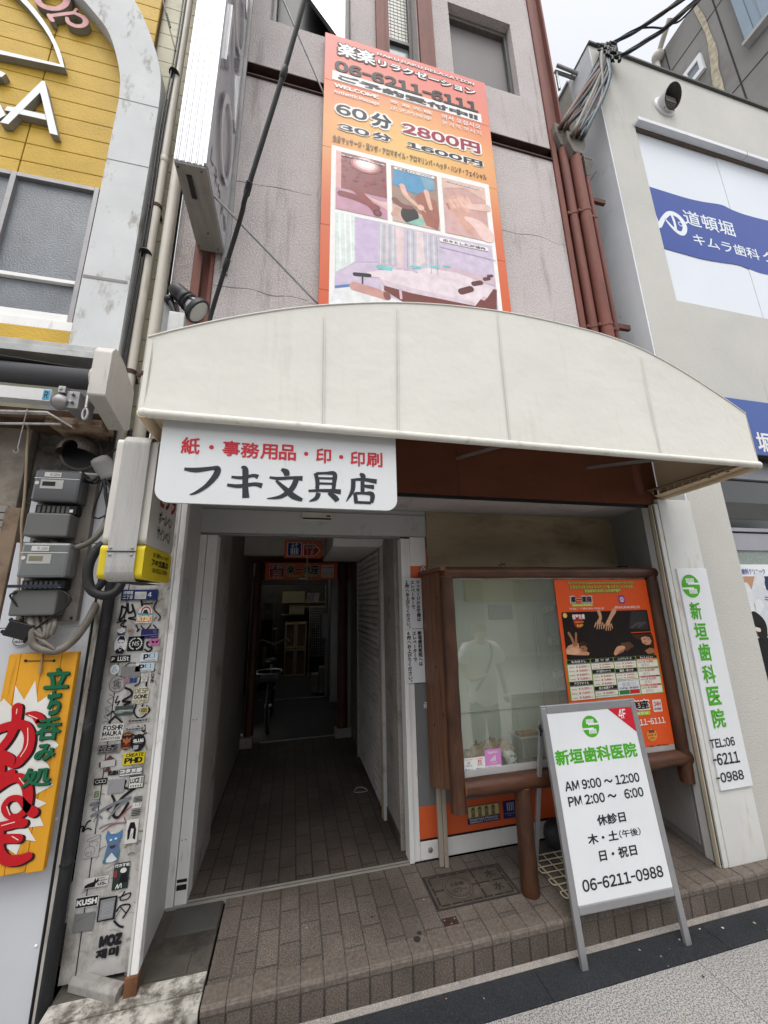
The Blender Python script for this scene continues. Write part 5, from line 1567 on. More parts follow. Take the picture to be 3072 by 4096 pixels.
for lst in ([([(-0.4399, 2.2263), (-0.3959, 2.2241), (-0.3389, 2.2354), (-0.3185, 2.2342), (-0.3231, 2.2058), (-0.3508, 2.1638), (-0.3876, 2.1321), (-0.4105, 2.1222)], [.012, .020, .016, .024, .024, .018, .012, .004])],
            [([(-0.2639, 2.2031), (-0.2224, 2.2025), (-0.1812, 2.2143), (-0.1611, 2.2092)], [.010, .014, .014, .020]), ([(-0.2773, 2.1688), (-0.2338, 2.166), (-0.1743, 2.1774), (-0.1435, 2.1723)], [.012, .016, .016, .022]), ([(-0.229, 2.2467), (-0.2131, 2.2384), (-0.2089, 2.1714), (-0.2032, 2.1184)], [.008, .024, .022, .028])],
            [([(-0.0704, 2.2487), (-0.0512, 2.2377), (-0.0474, 2.2209)], [.012, .026, .020]), ([(-0.1162, 2.21), (-0.0779, 2.2075), (-0.0283, 2.2131), (0.0173, 2.2131)], [.010, .014, .014, .022]), ([(-0.0078, 2.2062), (-0.0264, 2.1646), (-0.0683, 2.1293), (-0.1213, 2.1191)], [.022, .022, .016, .004]), ([(-0.0898, 2.1981), (-0.0513, 2.1634), (-0.0191, 2.1349), (0.0189, 2.1187)], [.010, .020, .026, .014])],
            [([(0.0699, 2.2397), (0.0791, 2.2042), (0.0786, 2.17)], [.016, .018, .016]), ([(0.0732, 2.2385), (0.1123, 2.2423), (0.1506, 2.2418), (0.1497, 2.2013), (0.1475, 2.1721)], [.012, .012, .020, .018, .016]), ([(0.0814, 2.2182), (0.1455, 2.2205)], .010), ([(0.0819, 2.1948), (0.1458, 2.1969)], .010), ([(0.043, 2.16), (0.1071, 2.1646), (0.1792, 2.1627)], [.010, .014, .022]), ([(0.0848, 2.1533), (0.0757, 2.1292), (0.0474, 2.1146)], [.020, .018, .004]), ([(0.1268, 2.1553), (0.1531, 2.1361), (0.1651, 2.121)], [.014, .024, .020])],
            [([(0.2612, 2.2486), (0.2748, 2.2401), (0.2768, 2.226)], [.010, .024, .016]), ([(0.2224, 2.2179), (0.2734, 2.2237), (0.3368, 2.2173)], [.010, .014, .022]), ([(0.2325, 2.2164), (0.2291, 2.1707), (0.2026, 2.1212)], [.020, .018, .004]), ([(0.2733, 2.2151), (0.273, 2.1659)], [.018, .018]), ([(0.2746, 2.194), (0.3247, 2.191)], [.012, .020]), ([(0.2392, 2.1608), (0.2432, 2.1333), (0.2445, 2.1127)], [.014, .018, .014]), ([(0.2406, 2.1588), (0.2798, 2.1606), (0.3153, 2.1574), (0.3121, 2.119)], [.012, .012, .022, .016]), ([(0.2459, 2.119), (0.3101, 2.1189)], [.012, .012])]):
    for pts, wd in lst:
        b.stroke(F, pts, wd if isinstance(wd, list) else [wd] * len(pts), 0, BK2, cap=False)
b.obj('black_lettering', SB)

# ================================================================== massage salon billboard on the facade
BB = thing('billboard', 'tall orange massage salon billboard with prices and four photographs', 'billboard', (.80, 2.2, 3.5))
m = bpy.data.materials.new('billboard_print')           # printed colour fade: pink, orange, yellow, orange
m.use_nodes = True
nn, ll = m.node_tree.nodes, m.node_tree.links
ge = nn.new('ShaderNodeNewGeometry')
sp = nn.new('ShaderNodeSeparateXYZ')
ll.new(ge.outputs['Position'], sp.inputs[0])
mr = nn.new('ShaderNodeMapRange')
mr.inputs[1].default_value, mr.inputs[2].default_value = 3.5, 6.34
ll.new(sp.outputs['Z'], mr.inputs[0])
rp = nn.new('ShaderNodeValToRGB')
while len(rp.color_ramp.elements) < 6:
    rp.color_ramp.elements.new(.5)
for e_, (p, c_) in zip(rp.color_ramp.elements, ((0, C(192, 84, 50)), (.38, C(200, 108, 72)), (.56, C(212, 148, 98)), (.66, C(216, 154, 98)), (.80, C(210, 128, 100)), (.93, C(208, 122, 112)))):
    e_.position, e_.color = p, c_
ll.new(mr.outputs[0], rp.inputs[0])
# brighter yellow towards the middle of the price block
vd = nn.new('ShaderNodeVectorMath')
vd.operation = 'DISTANCE'
vd.inputs[1].default_value = (.80, 2.14, 5.2)
ll.new(ge.outputs['Position'], vd.inputs[0])
m2 = nn.new('ShaderNodeMapRange')
m2.inputs[1].default_value, m2.inputs[2].default_value, m2.inputs[3].default_value, m2.inputs[4].default_value = .1, .75, .8, 0
ll.new(vd.outputs['Value'], m2.inputs[0])
mx = nn.new('ShaderNodeMix')
mx.data_type = 'RGBA'
ll.new(m2.outputs[0], mx.inputs[0])
ll.new(rp.outputs[0], mx.inputs[6])
mx.inputs[7].default_value = C(216, 182, 108)
ll.new(mx.outputs[2], nn['Principled BSDF'].inputs['Base Color'])
nn['Principled BSDF'].inputs['Roughness'].default_value = .5
nn['Principled BSDF'].inputs['Specular IOR Level'].default_value = .2
bx0, bz1 = [(0.0892, 6.3414)][0]
bx1 = [(1.548, 6.3642)][0][0]
b = MB()
cuts = [3.5, [(0.0871, 3.7642)][0][1], [(0.086, 4.321)][0][1], [(0.0938, 5.0669)][0][1], [(0.095, 5.7908)][0][1], bz1]
cuts = sorted(set(round(q, 4) for q in cuts))
for a, c_ in zip(cuts[:-1], cuts[1:]):
    b.box(bx0, 2.142, a + .0015, bx1, 2.18, c_ - .0015, m)
b.obj('panel', BB, bevel=.001)
b = MB()
b.box(bx0 + .02, 2.1805, 3.52, bx1 - .02, 2.2, bz1 - .02, STEEL)
b.obj('backing_frame', BB)
F = FY(2.1405)
BW, BG, BR2 = ink(222, 220, 216, .5), ink(42, 40, 42, .5), ink(146, 36, 56, .5)
b = MB()
rb = (0.1551, 5.8026, 1.4573, 5.9055)
b.rect(F, ([(0.1525, 5.9098)][0][0], [(0.1514, 5.8058)][0][1], [(1.4709, 5.9076)][0][0], [(0.1525, 5.9098)][0][1]), 0, BW)
wx0, wz1 = [(0.1572, 5.0935)][0]
wx1 = [(1.4711, 5.0963)][0][0]
b.rect(F, (wx0, 3.502, wx1, wz1), 0, BW)
b.obj('white_ground', BB)
b = MB()


def btext(s_, r, col, bold, halo=None, hb=.05):
    if halo:
        d = hb * (r[3] - r[1])
        b.text(F, s_, (r[0] - d, r[1] - d, r[2] + d, r[3] + d), .0012, halo, bold + hb)
    b.text(F, s_, r, .0024, col, bold)


btext('楽楽', (0.1929, 6.1074, 0.5138, 6.2647), BW, .03, BG, .08)
btext('リラクゼーション', (0.5355, 6.1267, 1.4397, 6.208), BW, .04, BG, .08)
btext('RAKU RAKU RELAXATION', (0.5299, 6.2516, 1.4317, 6.2861), BW, .03, BG, .03)
btext('06-6211-6111', (0.1698, 5.9119, 1.4472, 6.0392), BG, .05)
btext('ご予約受付中!!', (0.1966, 5.8192, 1.4363, 5.882), BG, .045)
btext('WELCOME', (0.1692, 5.7239, 0.537, 5.7656), BW, .05)
btext('Authentic Massage', (0.1676, 5.6404, 0.5356, 5.6931), BW, .03)
btext('欢 迎 光 临', (0.6309, 5.722, 0.9955, 5.7612), BW, .02)
btext('正式的按摩', (0.6292, 5.6485, 0.9917, 5.6891), BW, .0)
btext('어서 오십시오', (1.0878, 5.7163, 1.4498, 5.7698), BW, .02)
btext('본격적 마사지', (1.0875, 5.6431, 1.4508, 5.6931), BW, .0)
btext('60', (0.1852, 5.4333, 0.4349, 5.5469), BG, .035, BW, .14)
btext('分', (0.4678, 5.4091, 0.638, 5.562), BG, .04, BW, .13)
btext('2800円', (0.7266, 5.4146, 1.4236, 5.5413), BR2, .04, BW, .13)
btext('30', (0.2018, 5.2724, 0.4521, 5.3387), BG, .035, BW, .14)
btext('分', (0.4779, 5.2765, 0.6347, 5.3514), BG, .04, BW, .13)
btext('1600円', (0.7593, 5.2724, 1.4328, 5.3383), BG, .04, BW, .13)
btext('全身マッサージ・足ツボ・アロマオイル・アロマリンパ・ヘッド・ハンド・フェイシャル', (0.164, 5.1305, 1.4557, 5.2028), ink(84, 50, 28, .3), .03)
b.obj('lettering', BB)


def photo(r, bg, shapes, cap=None, capr=None):
    b = MB()
    b.rect(F, r, .0012, pink(*bg))
    for it in shapes:
        if it[0] == 'p':
            b.pol(F, un(r, it[1]), .0020, pink(*it[2]))
        elif it[0] == 'd':
            b.disc(F, r[0] + it[1] * (r[2] - r[0]), r[1] + it[2] * (r[3] - r[1]), it[3] * (r[2] - r[0]), it[4] * (r[3] - r[1]), .0020, pink(*it[5]), 20)
        elif it[0] == 's':
            b.stroke(F, un(r, it[1]), [q * (r[2] - r[0]) for q in it[2]], .0020, pink(*it[3]))
        elif it[0] == 'P':
            b.pol(F, it[1], .0020, pink(*it[2]))
        elif it[0] == 'L':
            b.stroke(F, it[1], it[2], .0022, pink(*it[3]))
    if cap:
        b.rrect(F, capr, .0034, BW, (capr[3] - capr[1]) * .48)
        b.text(F, cap, inr(capr, .07, .2, .93, .82), .0046, ink(50, 34, 30, .3), .03)
    b.obj('photo_print', BB)


photo((0.1929, 4.4814, 0.5828, 5.0458), (126, 66, 66),
      [('p', [(0, 0), (1, 0), (1, .36), (0, .36)], (178, 132, 150)), ('p', [(0, .36), (.1, .36), (.1, 1), (0, 1)], (200, 150, 146))] +
      [('d', random.uniform(.12, .98), random.uniform(.45, .95), .03, .03, (104 + random.randint(0, 40), 50, 52)) for _ in range(40)] +
      [('d', .58, .86, .30, .14, (160, 98, 96)), ('d', .58, .87, .25, .12, (196, 150, 146)), ('d', .58, .88, .2, .10, (222, 196, 190)), ('d', .58, .89, .14, .07, (234, 224, 220)), ('p', [(.3, .40), (.85, .28), (1, .30), (1, .16), (.6, .3)], (206, 170, 164)), ('s', [(.10, .27), (.4, .25), (.80, .16)], [.14, .15, .12], (120, 48, 48)), ('s', [(.36, .40), (.55, .28), (.80, .08)], [.14, .15, .14], (132, 54, 52)), ('d', .80, .075, .09, .06, (82, 30, 32)), ('d', .80, .075, .05, .034, (122, 52, 50))],
      '3F 女性専用フロア', (0.2307, 5.0067, 0.5683, 5.0161))
photo((0.6225, 4.4848, 1.0036, 5.0369), (150, 122, 108),
      [('p', [(0, 0), (1, 0), (1, .16), (0, .3)], (190, 160, 148)), ('p', [(.05, .98), (.02, .66), (.2, .62), (.55, .55), (.85, .7), (.75, .98)], (70, 134, 172)), ('p', [(.6, .98), (.72, .70), (.95, .72), (.9, .98)], (110, 150, 170)),
       ('p', [(.48, .5), (.62, .64), (.95, .52), (1, .2), (.95, 0), (.7, .04)], (150, 92, 74)), ('s', [(.22, .66), (.30, .5), (.52, .36)], [.12, .11, .08], (208, 168, 150)), ('s', [(.74, .66), (.78, .5), (.82, .36)], [.11, .10, .08], (208, 168, 150)),
       ('d', .60, .34, .08, .05, (214, 176, 158)), ('s', [(.6, .34), (.7, .28)], [.03, .02], (214, 176, 158)), ('d', .36, .16, .19, .16, (34, 30, 32)), ('p', [(.2, .02), (.5, 0), (.7, .06), (.6, .16), (.3, .02)], (128, 176, 160)), ('s', [(.05, .38), (.2, .30), (.4, .3)], [.12, .12, .1], (120, 72, 62)), ('s', [(.1, .2), (.02, .12)], [.14, .1], (190, 150, 130))],
      '2F 各種マッサージフロア', (0.6448, 5.0004, 0.9832, 5.0248))
photo((1.0464, 4.4801, 1.4261, 5.0412), (190, 150, 142),
      [('p', [(0, 0), (1, 0), (1, .3), (.3, .45), (0, .5)], (196, 158, 154)), ('p', [(0, .8), (.5, .9), (1, .75), (1, 1), (0, 1)], (206, 172, 158)), ('d', .36, .56, .26, .18, (206, 160, 144)), ('s', [(.2, .55), (.45, .30), (.55, .16)], [.3, .34, .26], (200, 154, 138))] +
      [('s', [(.16 + .1 * i, .60 + .03 * i), (.24 + .1 * i, .50 + .03 * i)], [.09, .07], (214, 172, 156)) for i in range(5)] +
      [('s', [(1, .62), (.7, .58), (.5, .55)], [.2, .16, .10], (214, 178, 166)), ('s', [(.95, .1), (.75, .26), (.5, .34)], [.34, .28, .1], (222, 190, 182)), ('s', [(.08, .52), (.12, .44)], [.06, .05], (170, 110, 100))],
      '足ツボマッサージ', (1.0581, 5.0036, 1.402, 5.012))
pr_ = (0.1958, 4.2912, 1.4593, 4.453)
pr_ = (pr_[0], [(0.1969, 3.6863)][0][1], [(1.4369, 4.1988)][0][0], [(0.1959, 4.4445)][0][1])
pr_ = (pr_[0], 3.70, pr_[2], pr_[3])
A_ = lambda pts, col: ('P', pts, col)
BED, BED2, FLR, TQ, BRT = (212, 198, 202), (196, 172, 180), (112, 62, 56), (118, 184, 184), (96, 58, 54)
photo(pr_, (192, 178, 196),
      [A_([(0.1937, 4.4467), (0.3344, 4.4508), (0.334, 4.0356), (0.2154, 3.9302), (0.1994, 3.9267)], (202, 210, 206)), A_([(0.3344, 4.4436), (0.5077, 4.4468), (0.5019, 4.0738), (0.334, 4.0356)], (186, 168, 194)),
       A_([(0.5077, 4.4468), (0.644, 4.4464), (0.6339, 4.0763), (0.5071, 4.0478)], (182, 178, 184)), A_([(0.6438, 4.4391), (0.7098, 4.4343), (0.6858, 4.0604), (0.6448, 4.0513)], (208, 186, 184)), A_([(0.7098, 4.4343), (0.9938, 4.4256), (0.9891, 4.1276), (0.7331, 4.0709)], (184, 180, 188)),
       A_([(0.8072, 4.43), (0.8564, 4.4279), (0.8621, 4.1556), (0.7929, 4.0841)], (212, 196, 196)), A_([(0.5447, 3.9367), (0.6972, 4.0506), (1.4398, 4.0255), (1.4211, 3.8363), (0.6878, 3.7654), (0.5428, 3.8413)], FLR), A_([(0.1947, 3.8753), (0.3993, 3.8797), (0.3989, 3.8213), (0.1959, 3.7674)], (188, 172, 196))] +
      [('L', [p, (p[0] - .01, p[1] - .36)], .006, c_) for p, c_ in zip([(0.531, 4.4312), (0.5546, 4.4346), (0.5781, 4.4321), (0.5995, 4.4318), (0.6233, 4.4322), (0.7338, 4.4259), (0.7581, 4.4248), (0.7824, 4.4237), (0.8934, 4.4225), (0.9182, 4.4214), (0.9432, 4.4203), (0.9683, 4.4207)], [(208, 206, 208), (160, 154, 160)] * 6)] +
      [('L', [p, (p[0] + .012, p[1] - .42)], .010, (224, 228, 224)) for p in [(0.2216, 4.4415), (0.2609, 4.4423), (0.3004, 4.4444)]] +
      [A_([(0.9642, 4.1235), (1.0715, 4.153), (1.4338, 4.1251), (1.4277, 4.0632), (0.9865, 4.0834)], BED2), A_([(0.7925, 4.0743), (0.878, 4.1072), (1.1128, 4.1136), (1.4218, 4.0433), (1.3533, 3.9376), (0.8134, 4.0073)], BED), A_([(0.8134, 4.0073), (1.3533, 3.9376), (1.3246, 3.904), (0.8119, 3.9728)], BED2),
       A_([(0.4221, 3.9701), (0.5007, 3.9993), (0.6039, 4.0355), (0.7441, 4.0499), (0.9587, 4.0244), (1.3048, 3.97), (1.3151, 3.9412), (1.2429, 3.8402), (0.7372, 3.8633), (0.5437, 3.8835), (0.511, 3.9428), (0.4217, 3.9303)], BED), A_([(0.5165, 3.9307), (0.7387, 3.9037), (1.2394, 3.8738), (1.2429, 3.8402), (0.7369, 3.8566), (0.5436, 3.8809)], (200, 184, 192)),
       A_([(0.1561, 3.644), (0.1957, 3.7888), (0.3123, 3.8357), (0.399, 3.8303), (0.6878, 3.7654)], (214, 214, 214)), A_([(0.1955, 3.8091), (0.3069, 3.8449), (0.3069, 3.8218), (0.1958, 3.7838)], (86, 120, 166)),
       ('L', [(0.3338, 3.8299), (0.5531, 3.7965)], .075, (186, 140, 132)), ('L', [(0.56, 3.8057), (0.5663, 3.7861)], .05, (128, 82, 76)), ('L', [(0.3339, 3.9338), (0.4385, 3.9445)], .03, (40, 36, 40)), ('L', [(0.3886, 3.9298), (0.3883, 3.8644)], .012, (60, 56, 60)),
       ('L', [(0.5069, 4.0329), (0.5924, 4.0329)], .035, TQ), ('L', [(0.7599, 4.092), (0.8196, 4.0942)], .026, TQ), ('L', [(0.9093, 4.1253), (0.9644, 4.1263)], .022, TQ), ('L', [(1.013, 4.1542), (1.0552, 4.1522)], .018, TQ),
       ('L', [(1.1386, 3.9479), (1.217, 3.9874)], .055, BRT), ('L', [(1.2467, 4.04), (1.3065, 4.0638)], .042, BRT), ('L', [(1.3424, 4.1028), (1.3802, 4.1166)], .032, BRT), ('L', [(1.3784, 4.1394), (1.4096, 4.149)], .026, BRT),
       ('L', [(0.5268, 3.88), (0.5316, 3.8391)], .02, (210, 196, 200)), ('L', [(0.6624, 3.8682), (0.666, 3.7965)], .02, (200, 170, 176)), ('L', [(0.9883, 4.3286), (1.454, 4.3049)], .006, (176, 160, 182))],
      '広々とした2F店内', ([(0.9891, 4.4096)][0][0], [(1.3937, 4.378)][0][1], [(1.4024, 4.4285)][0][0], [(0.9896, 4.4171)][0][1]))

# ================================================================== spotlight on the awning
SL = thing('spotlight', 'black round spotlight with a clear lens above the left end of the awning', 'spotlight', (-.60, 2.0, 3.25))
SY = 1.80
h = Vector((-0.6462, 1.82, 3.2904))
l_ = Vector((-0.543, 1.835, 3.1995))
ax = (l_ - h)
L_ = ax.length
ax.normalize()
b = MB()
b.lathe(h, ax, [(-.035, .012), (-.03, .028), (-.01, .040), (.03, .043), (.05, .042), (.052, .048), (.060, .048), (.062, .042), (.070, .042), (.072, .050), (.080, .050), (.082, .043), (.09, .043)], BLACK, 22)
b.obj('housing', SL)
b = MB()
b.lathe(h, ax, [(.09, .043), (.15, .052), (L_ - .015, .060)], mat('clear_reflector', C(170, 172, 170), .25, spec=.5, var=.12, vs=20), 22)
b.lathe(h, ax, [(L_ - .012, .060), (L_ - .008, .060)], mat('lens_glass', C(150, 152, 146), .3, spec=.5, var=.06), 22)
b.obj('reflector', SL)
b = MB()
b.lathe(h, ax, [(L_ - .02, .058), (L_ - .018, .070), (L_ + .004, .071)], BLACK, 24)
b.lathe(h, ax, [(L_ + .0045, .058), (L_ + .0055, .058)], mat('lens_glass', C(150, 152, 146), .3, spec=.5, var=.06), 24)
x_ = ax.cross(Vector((0, 0, 1))).normalized()
y_ = ax.cross(x_)
for k in range(6):
    a = k * math.pi / 3
    d = x_ * math.cos(a) + y_ * math.sin(a)
    b.tube([h + ax * .085 + d * .044, h + ax * (L_ - .012) + d * .064], .004, BLACK, 6, curve=False)
b.obj('guard_ring', SL)
b = MB()
p0 = Vector((-0.6873, 1.84, 3.2484))
b.ball(p0, .024, BLACK)
b.tube([p0, Vector((-0.662, 1.83, 3.1989)), Vector((-0.6411, 1.83, 3.1387))], .013, BLACK, 8)
b.obj('yoke', SL)
b = MB()
q = Vector((-0.6208, 1.84, 3.1316))
b.box(q.x - .045, 1.80, q.z - .16, q.x + .03, 1.86, q.z + .02, STEEL)
b.box(q.x - .09, 1.85, q.z - .10, q.x - .03, 1.90, q.z + .12, mat('ballast_grey', C(120, 124, 122), .5))
b.obj('mount', SL, bevel=.004)

# ================================================================== entrance signs and notices
b = MB()
r0 = (-.118, 2.178, .274, 2.365)
F = FY(4.135)
b.prism(F, [(r0[0], r0[1]), (r0[2], r0[1]), (r0[2], r0[3]), (r0[0], r0[3])], -.01, 0, ORANGE)
LFT = inr(r0, .07, .1, .46, .9)
b.rrect(F, LFT, .001, ink(*WH), .012)
b.rrect(F, inr(LFT, .05, .04, .95, .96), .002, ink(34, 58, 128), .01)
b.rect(F, inr(LFT, .24, .12, .76, .60), .003, ink(*WH))
b.rect(F, inr(LFT, .29, .15, .71, .56), .004, ink(34, 58, 128))
for u_ in (.36, .5, .64):
    b.rect(F, inr(LFT, u_ - .045, .18, u_ + .045, .42), .005, ink(*WH))
    rr_ = inr(LFT, u_ - .03, .44, u_ + .03, .52)
    b.disc(F, (rr_[0] + rr_[2]) / 2, (rr_[1] + rr_[3]) / 2, .008, .008, .005, ink(*WH), 12)
for pts in ([(.38, .92), (.38, .66)], [(.28, .76), (.38, .66), (.48, .76)], [(.62, .66), (.62, .92)], [(.52, .82), (.62, .92), (.72, .82)]):
    for a, c_ in zip(pts[:-1], pts[1:]):
        b.stroke(F, un(LFT, [a, c_]), .007, .003, ink(*WH))
RG = inr(r0, .5, .12, .97, .8)
b.pol(F, un(RG, [(0, 0), (.68, 0), (1, .5), (.68, 1), (0, 1)]), .001, ink(*WH))
b.pol(F, un(RG, [(.04, .05), (.66, .05), (.95, .5), (.66, .95), (.04, .95)]), .002, ink(160, 36, 40))
b.text(F, 'エレベーター', inr(RG, .1, .6, .78, .85), .003, ink(*WH), .02)
b.text(F, '2F', inr(RG, .40, .15, .62, .45), .003, ink(*WH), .03)
tag(b.obj('lift_sign'), 'orange lift sign with blue cabin pictogram and red arrow inside the entrance', 'sign')
b = MB()
b.box(.115, 4.09, 2.0, .128, 4.105, 2.45, mat('pale_stick', C(150, 142, 130), .7))
b.box(.17, 4.10, 2.2, .185, 4.11, 2.45, mat('pale_stick', C(150, 142, 130), .7))
b.box(.113, 4.088, 1.93, .130, 4.107, 2.06, mat('pale_stick', C(150, 142, 130), .7))
tag(b.obj('hanging_stick'), 'pale stick hanging in front of the orange entrance signs', 'stick')
SG = thing('entrance_sign', 'orange massage salon sign over the inner doorway with the salon name in the middle', 'sign', (.09, 4.89, 1.99))
r0 = (-.357, 1.990, .532, 2.205)
F = FY(4.87)
b = MB()
b.prism(F, [(r0[0], r0[1]), (r0[2], r0[1]), (r0[2], r0[3]), (r0[0], r0[3])], -.015, 0, ORANGE)
b.obj('board', SG)
b = MB()
a_ = inr(r0, .055, .12, .255, .90)
b.rect(F, a_, .001, ink(*WH))
b.rect(F, inr(a_, .03, .03, .97, .97), .002, ink(150, 34, 40))
for s_, q in (('2F 受付', (.08, .66, .92, .92)), ('2nd floor', (.2, .49, .8, .61)), ('reception', (.18, .35, .82, .47)), ('2樓接待', (.2, .2, .8, .32)), ('2층 접대', (.2, .06, .8, .17))):
    b.text(F, s_, inr(a_, *q), .003, ink(*WH), .015)
c_ = inr(r0, .765, .12, .945, .86)
b.rect(F, c_, .001, ink(206, 196, 192))
for s_, q in (('24H 年中無休', (.06, .72, .94, .9)), ('Open 24 hours', (.15, .52, .85, .62)), ('Year round service', (.1, .38, .9, .48)), ('24小時營業・全年無休', (.04, .22, .96, .32)), ('24시간 영업・연중 무휴', (.04, .06, .96, .16))):
    b.text(F, s_, inr(c_, *q), .002, ink(110, 50, 44), .02)
mid = inr(r0, .285, .30, .735, .88)
b.text(F, '楽一楽座', (mid[0] - .006, mid[1] - .006, mid[2] + .006, mid[3] + .006), .001, ink(*WH), .06)
b.text(F, '楽一楽座', mid, .002, ink(40, 44, 50), .03)
for u_ in (.05, .18, .56, .69):
    for v_ in (.2, .8):
        b.disc(F, mid[0] + (u_ + .02) * (mid[2] - mid[0]), mid[1] + v_ * (mid[3] - mid[1]), .012, .012, .003, ink(110, 160, 70), 12)
b.rect(F, inr(r0, .285, .18, .735, .28), .001, ink(110, 150, 60))
b.text(F, 'R A K U   R A K U', inr(r0, .32, .195, .70, .265), .002, ink(*WH), .03)
b.rrect(F, inr(r0, .46, .04, .56, .11), .001, ink(*WH), .006)
b.obj('lettering', SG)

for lab, r, cols in (('upper white notice on the door post, directing massage guests to the lift', (.748, 1.517, .884, 1.862), ['2階へお上がりください。', 'エレベーターで', 'マッサージのお客様は']),
                     ('lower white notice on the door post, directing dental patients to the lift', (.749, 1.168, .885, 1.514), ['4階へお上がりください。', 'エレベーターで', '新垣歯科医院へは'])):
    b = MB()
    F = FY(2.598)
    b.prism(F, [(r[0], r[1]), (r[2], r[1]), (r[2], r[3]), (r[0], r[3])], -.003, 0, WHITECLEAN)
    for k, s_ in enumerate(cols):
        w_, cell = .030, .0285 if len(s_) < 11 else .0285
        xa = r[0] + .017 + k * .039
        z1 = r[3] - .014
        b.vtext(F, s_, (xa - .002, z1 - cell * len(s_), xa + .028, z1), .0012, ink(24, 24, 26), .035)
    tag(b.obj('notice'), lab, 'notice', 'notices on the door post')
b = MB()
b.box(.035, 2.585, 2.262, .24, 2.60, 2.318, mat('ivory_plastic', C(190, 186, 174), .4))
b.box(.04, 2.582, 2.268, .235, 2.585, 2.278, BLACK)
b.box(.20, 2.5835, 2.288, .23, 2.585, 2.30, ink(120, 40, 40))
tag(b.obj('door_sensor', bevel=.003), 'small ivory door sensor box on the lintel above the entrance', 'sensor')
b = MB()
b.tube([(0.5465, 3.5762, 0.155), (0.5755, 3.6352, 0.156), (0.6289, 3.6343, 0.156), (0.6598, 3.5694, 0.156), (0.6149, 3.5545, 0.156), (0.5512, 3.5643, 0.156)], .003, mat('white_cord', C(176, 172, 160), .7), 6)
tag(b.obj('cord'), 'small loop of white cord lying on the corridor tiles', 'cord')

# ================================================================== inside the passage
BK = thing('bicycle', 'dark bicycle parked along the left side of the passage', 'bicycle', (-.28, 5.8, SZ))
TYR = mat('tyre', C(34, 34, 34), .8)
for y0 in (5.35, 6.40):
    b = MB()
    pts = [(-.27, y0 + .29 * math.cos(k * math.pi / 14), SZ + .31 + .29 * math.sin(k * math.pi / 14)) for k in range(29)]
    b.tube(pts, .019, TYR, 8, curve=False)
    w_ = b.obj('wheel', BK)
    b = MB()
    for k in range(12):
        a = k * math.pi / 6
        b.tube([(-.27, y0, SZ + .31), (-.27, y0 + .28 * math.cos(a), SZ + .31 + .28 * math.sin(a))], .0015, STEEL, 4, curve=False)
    b.lathe((-.31, y0, SZ + .31), (1, 0, 0), [(0, .02), (.08, .02)], STEEL, 10)
    b.obj('spokes', w_)
b = MB()
bbk, hd, st_ = Vector((-.27, 5.78, SZ + .32)), Vector((-.27, 6.22, SZ + .78)), Vector((-.27, 5.62, SZ + .66))
for a, c_ in ((bbk, hd), (bbk, st_), (st_, hd), (bbk, Vector((-.27, 5.35, SZ + .31))), (st_, Vector((-.27, 5.35, SZ + .31))), (hd, Vector((-.27, 6.40, SZ + .31))), (hd, Vector((-.27, 6.18, SZ + .95)))):
    b.tube([a, c_], .014, mat('bicycle_paint', C(60, 62, 66), .35), 8, curve=False)
b.obj('frame', BK)
b = MB()
b.tube([st_, (-.27, 5.56, SZ + .80)], .012, STEEL, 8, curve=False)
b.ball((-.27, 5.50, SZ + .82), (.085, .13, .035), BLACK)
b.obj('saddle', BK)
b = MB()
b.tube([(-.50, 6.02, SZ + 1.0), (-.44, 6.14, SZ + 1.03), (-.27, 6.18, SZ + .97), (-.10, 6.14, SZ + 1.03), (-.04, 6.02, SZ + 1.0)], .012, STEEL, 8)
b.tube([(-.05, 6.05, SZ + 1.0), (-.04, 5.94, SZ + .99)], .017, BLACK, 8, curve=False)
b.obj('handlebar', BK)
b = MB()
b.tube([(-.27, 5.30, SZ + .66), (-.27, 5.62, SZ + .68)], .01, BLACK, 6, curve=False)
b.box(-.38, 5.05, SZ + .64, -.16, 5.36, SZ + .675, BLACK)
b.tube([(-.40, 5.05, SZ + .735), (-.27, 4.98, SZ + .74), (-.14, 5.05, SZ + .735), (-.13, 5.3, SZ + .735), (-.27, 5.38, SZ + .735), (-.41, 5.3, SZ + .735), (-.40, 5.05, SZ + .735)], .008, STEEL, 6)
b.obj('rear_carrier', BK)
b = MB()
WOODC = mat('cream_cabinet', C(176, 166, 130), .6, var=.06)
b.box(-.17, 9.05, SZ, .30, 9.40, 1.30, mat('cabinet_brown', C(116, 86, 60), .6, var=.1))
for x in (-.17, .07):
    for z0, z1 in ((.16, .72), (.74, 1.28)):
        b.box(x, 9.03, z0, x + .03, 9.05, z1, WOODC)
        b.box(x + .20, 9.03, z0, x + .23, 9.05, z1, WOODC)
        b.box(x, 9.031, z0, x + .23, 9.05, z0 + .035, WOODC)
        b.box(x, 9.031, z1 - .035, x + .23, 9.05, z1, WOODC)
tag(b.obj('folding_screen', bevel=.003), 'cream framed cabinet with four brown door panels at the back of the shop', 'cabinet')
SHF = thing('shelf_unit', 'pale wall shelf with a cream cupboard at the back of the dark shop', 'shelf', (0, 9.3, 1.36))
b = MB()
b.box(-.26, 9.10, 1.72, .24, 9.40, 1.98, WOODC)
b.box(-.26, 9.15, 1.45, .24, 9.40, 1.47, WOODC)
b.box(-.10, 9.12, 1.475, .24, 9.40, 1.68, WOODC)
b.box(.25, 9.10, 1.72, .72, 9.40, 1.74, WOODC)
b.box(.25, 9.10, 1.62, .72, 9.40, 1.64, WOODC)
b.obj('board', SHF)
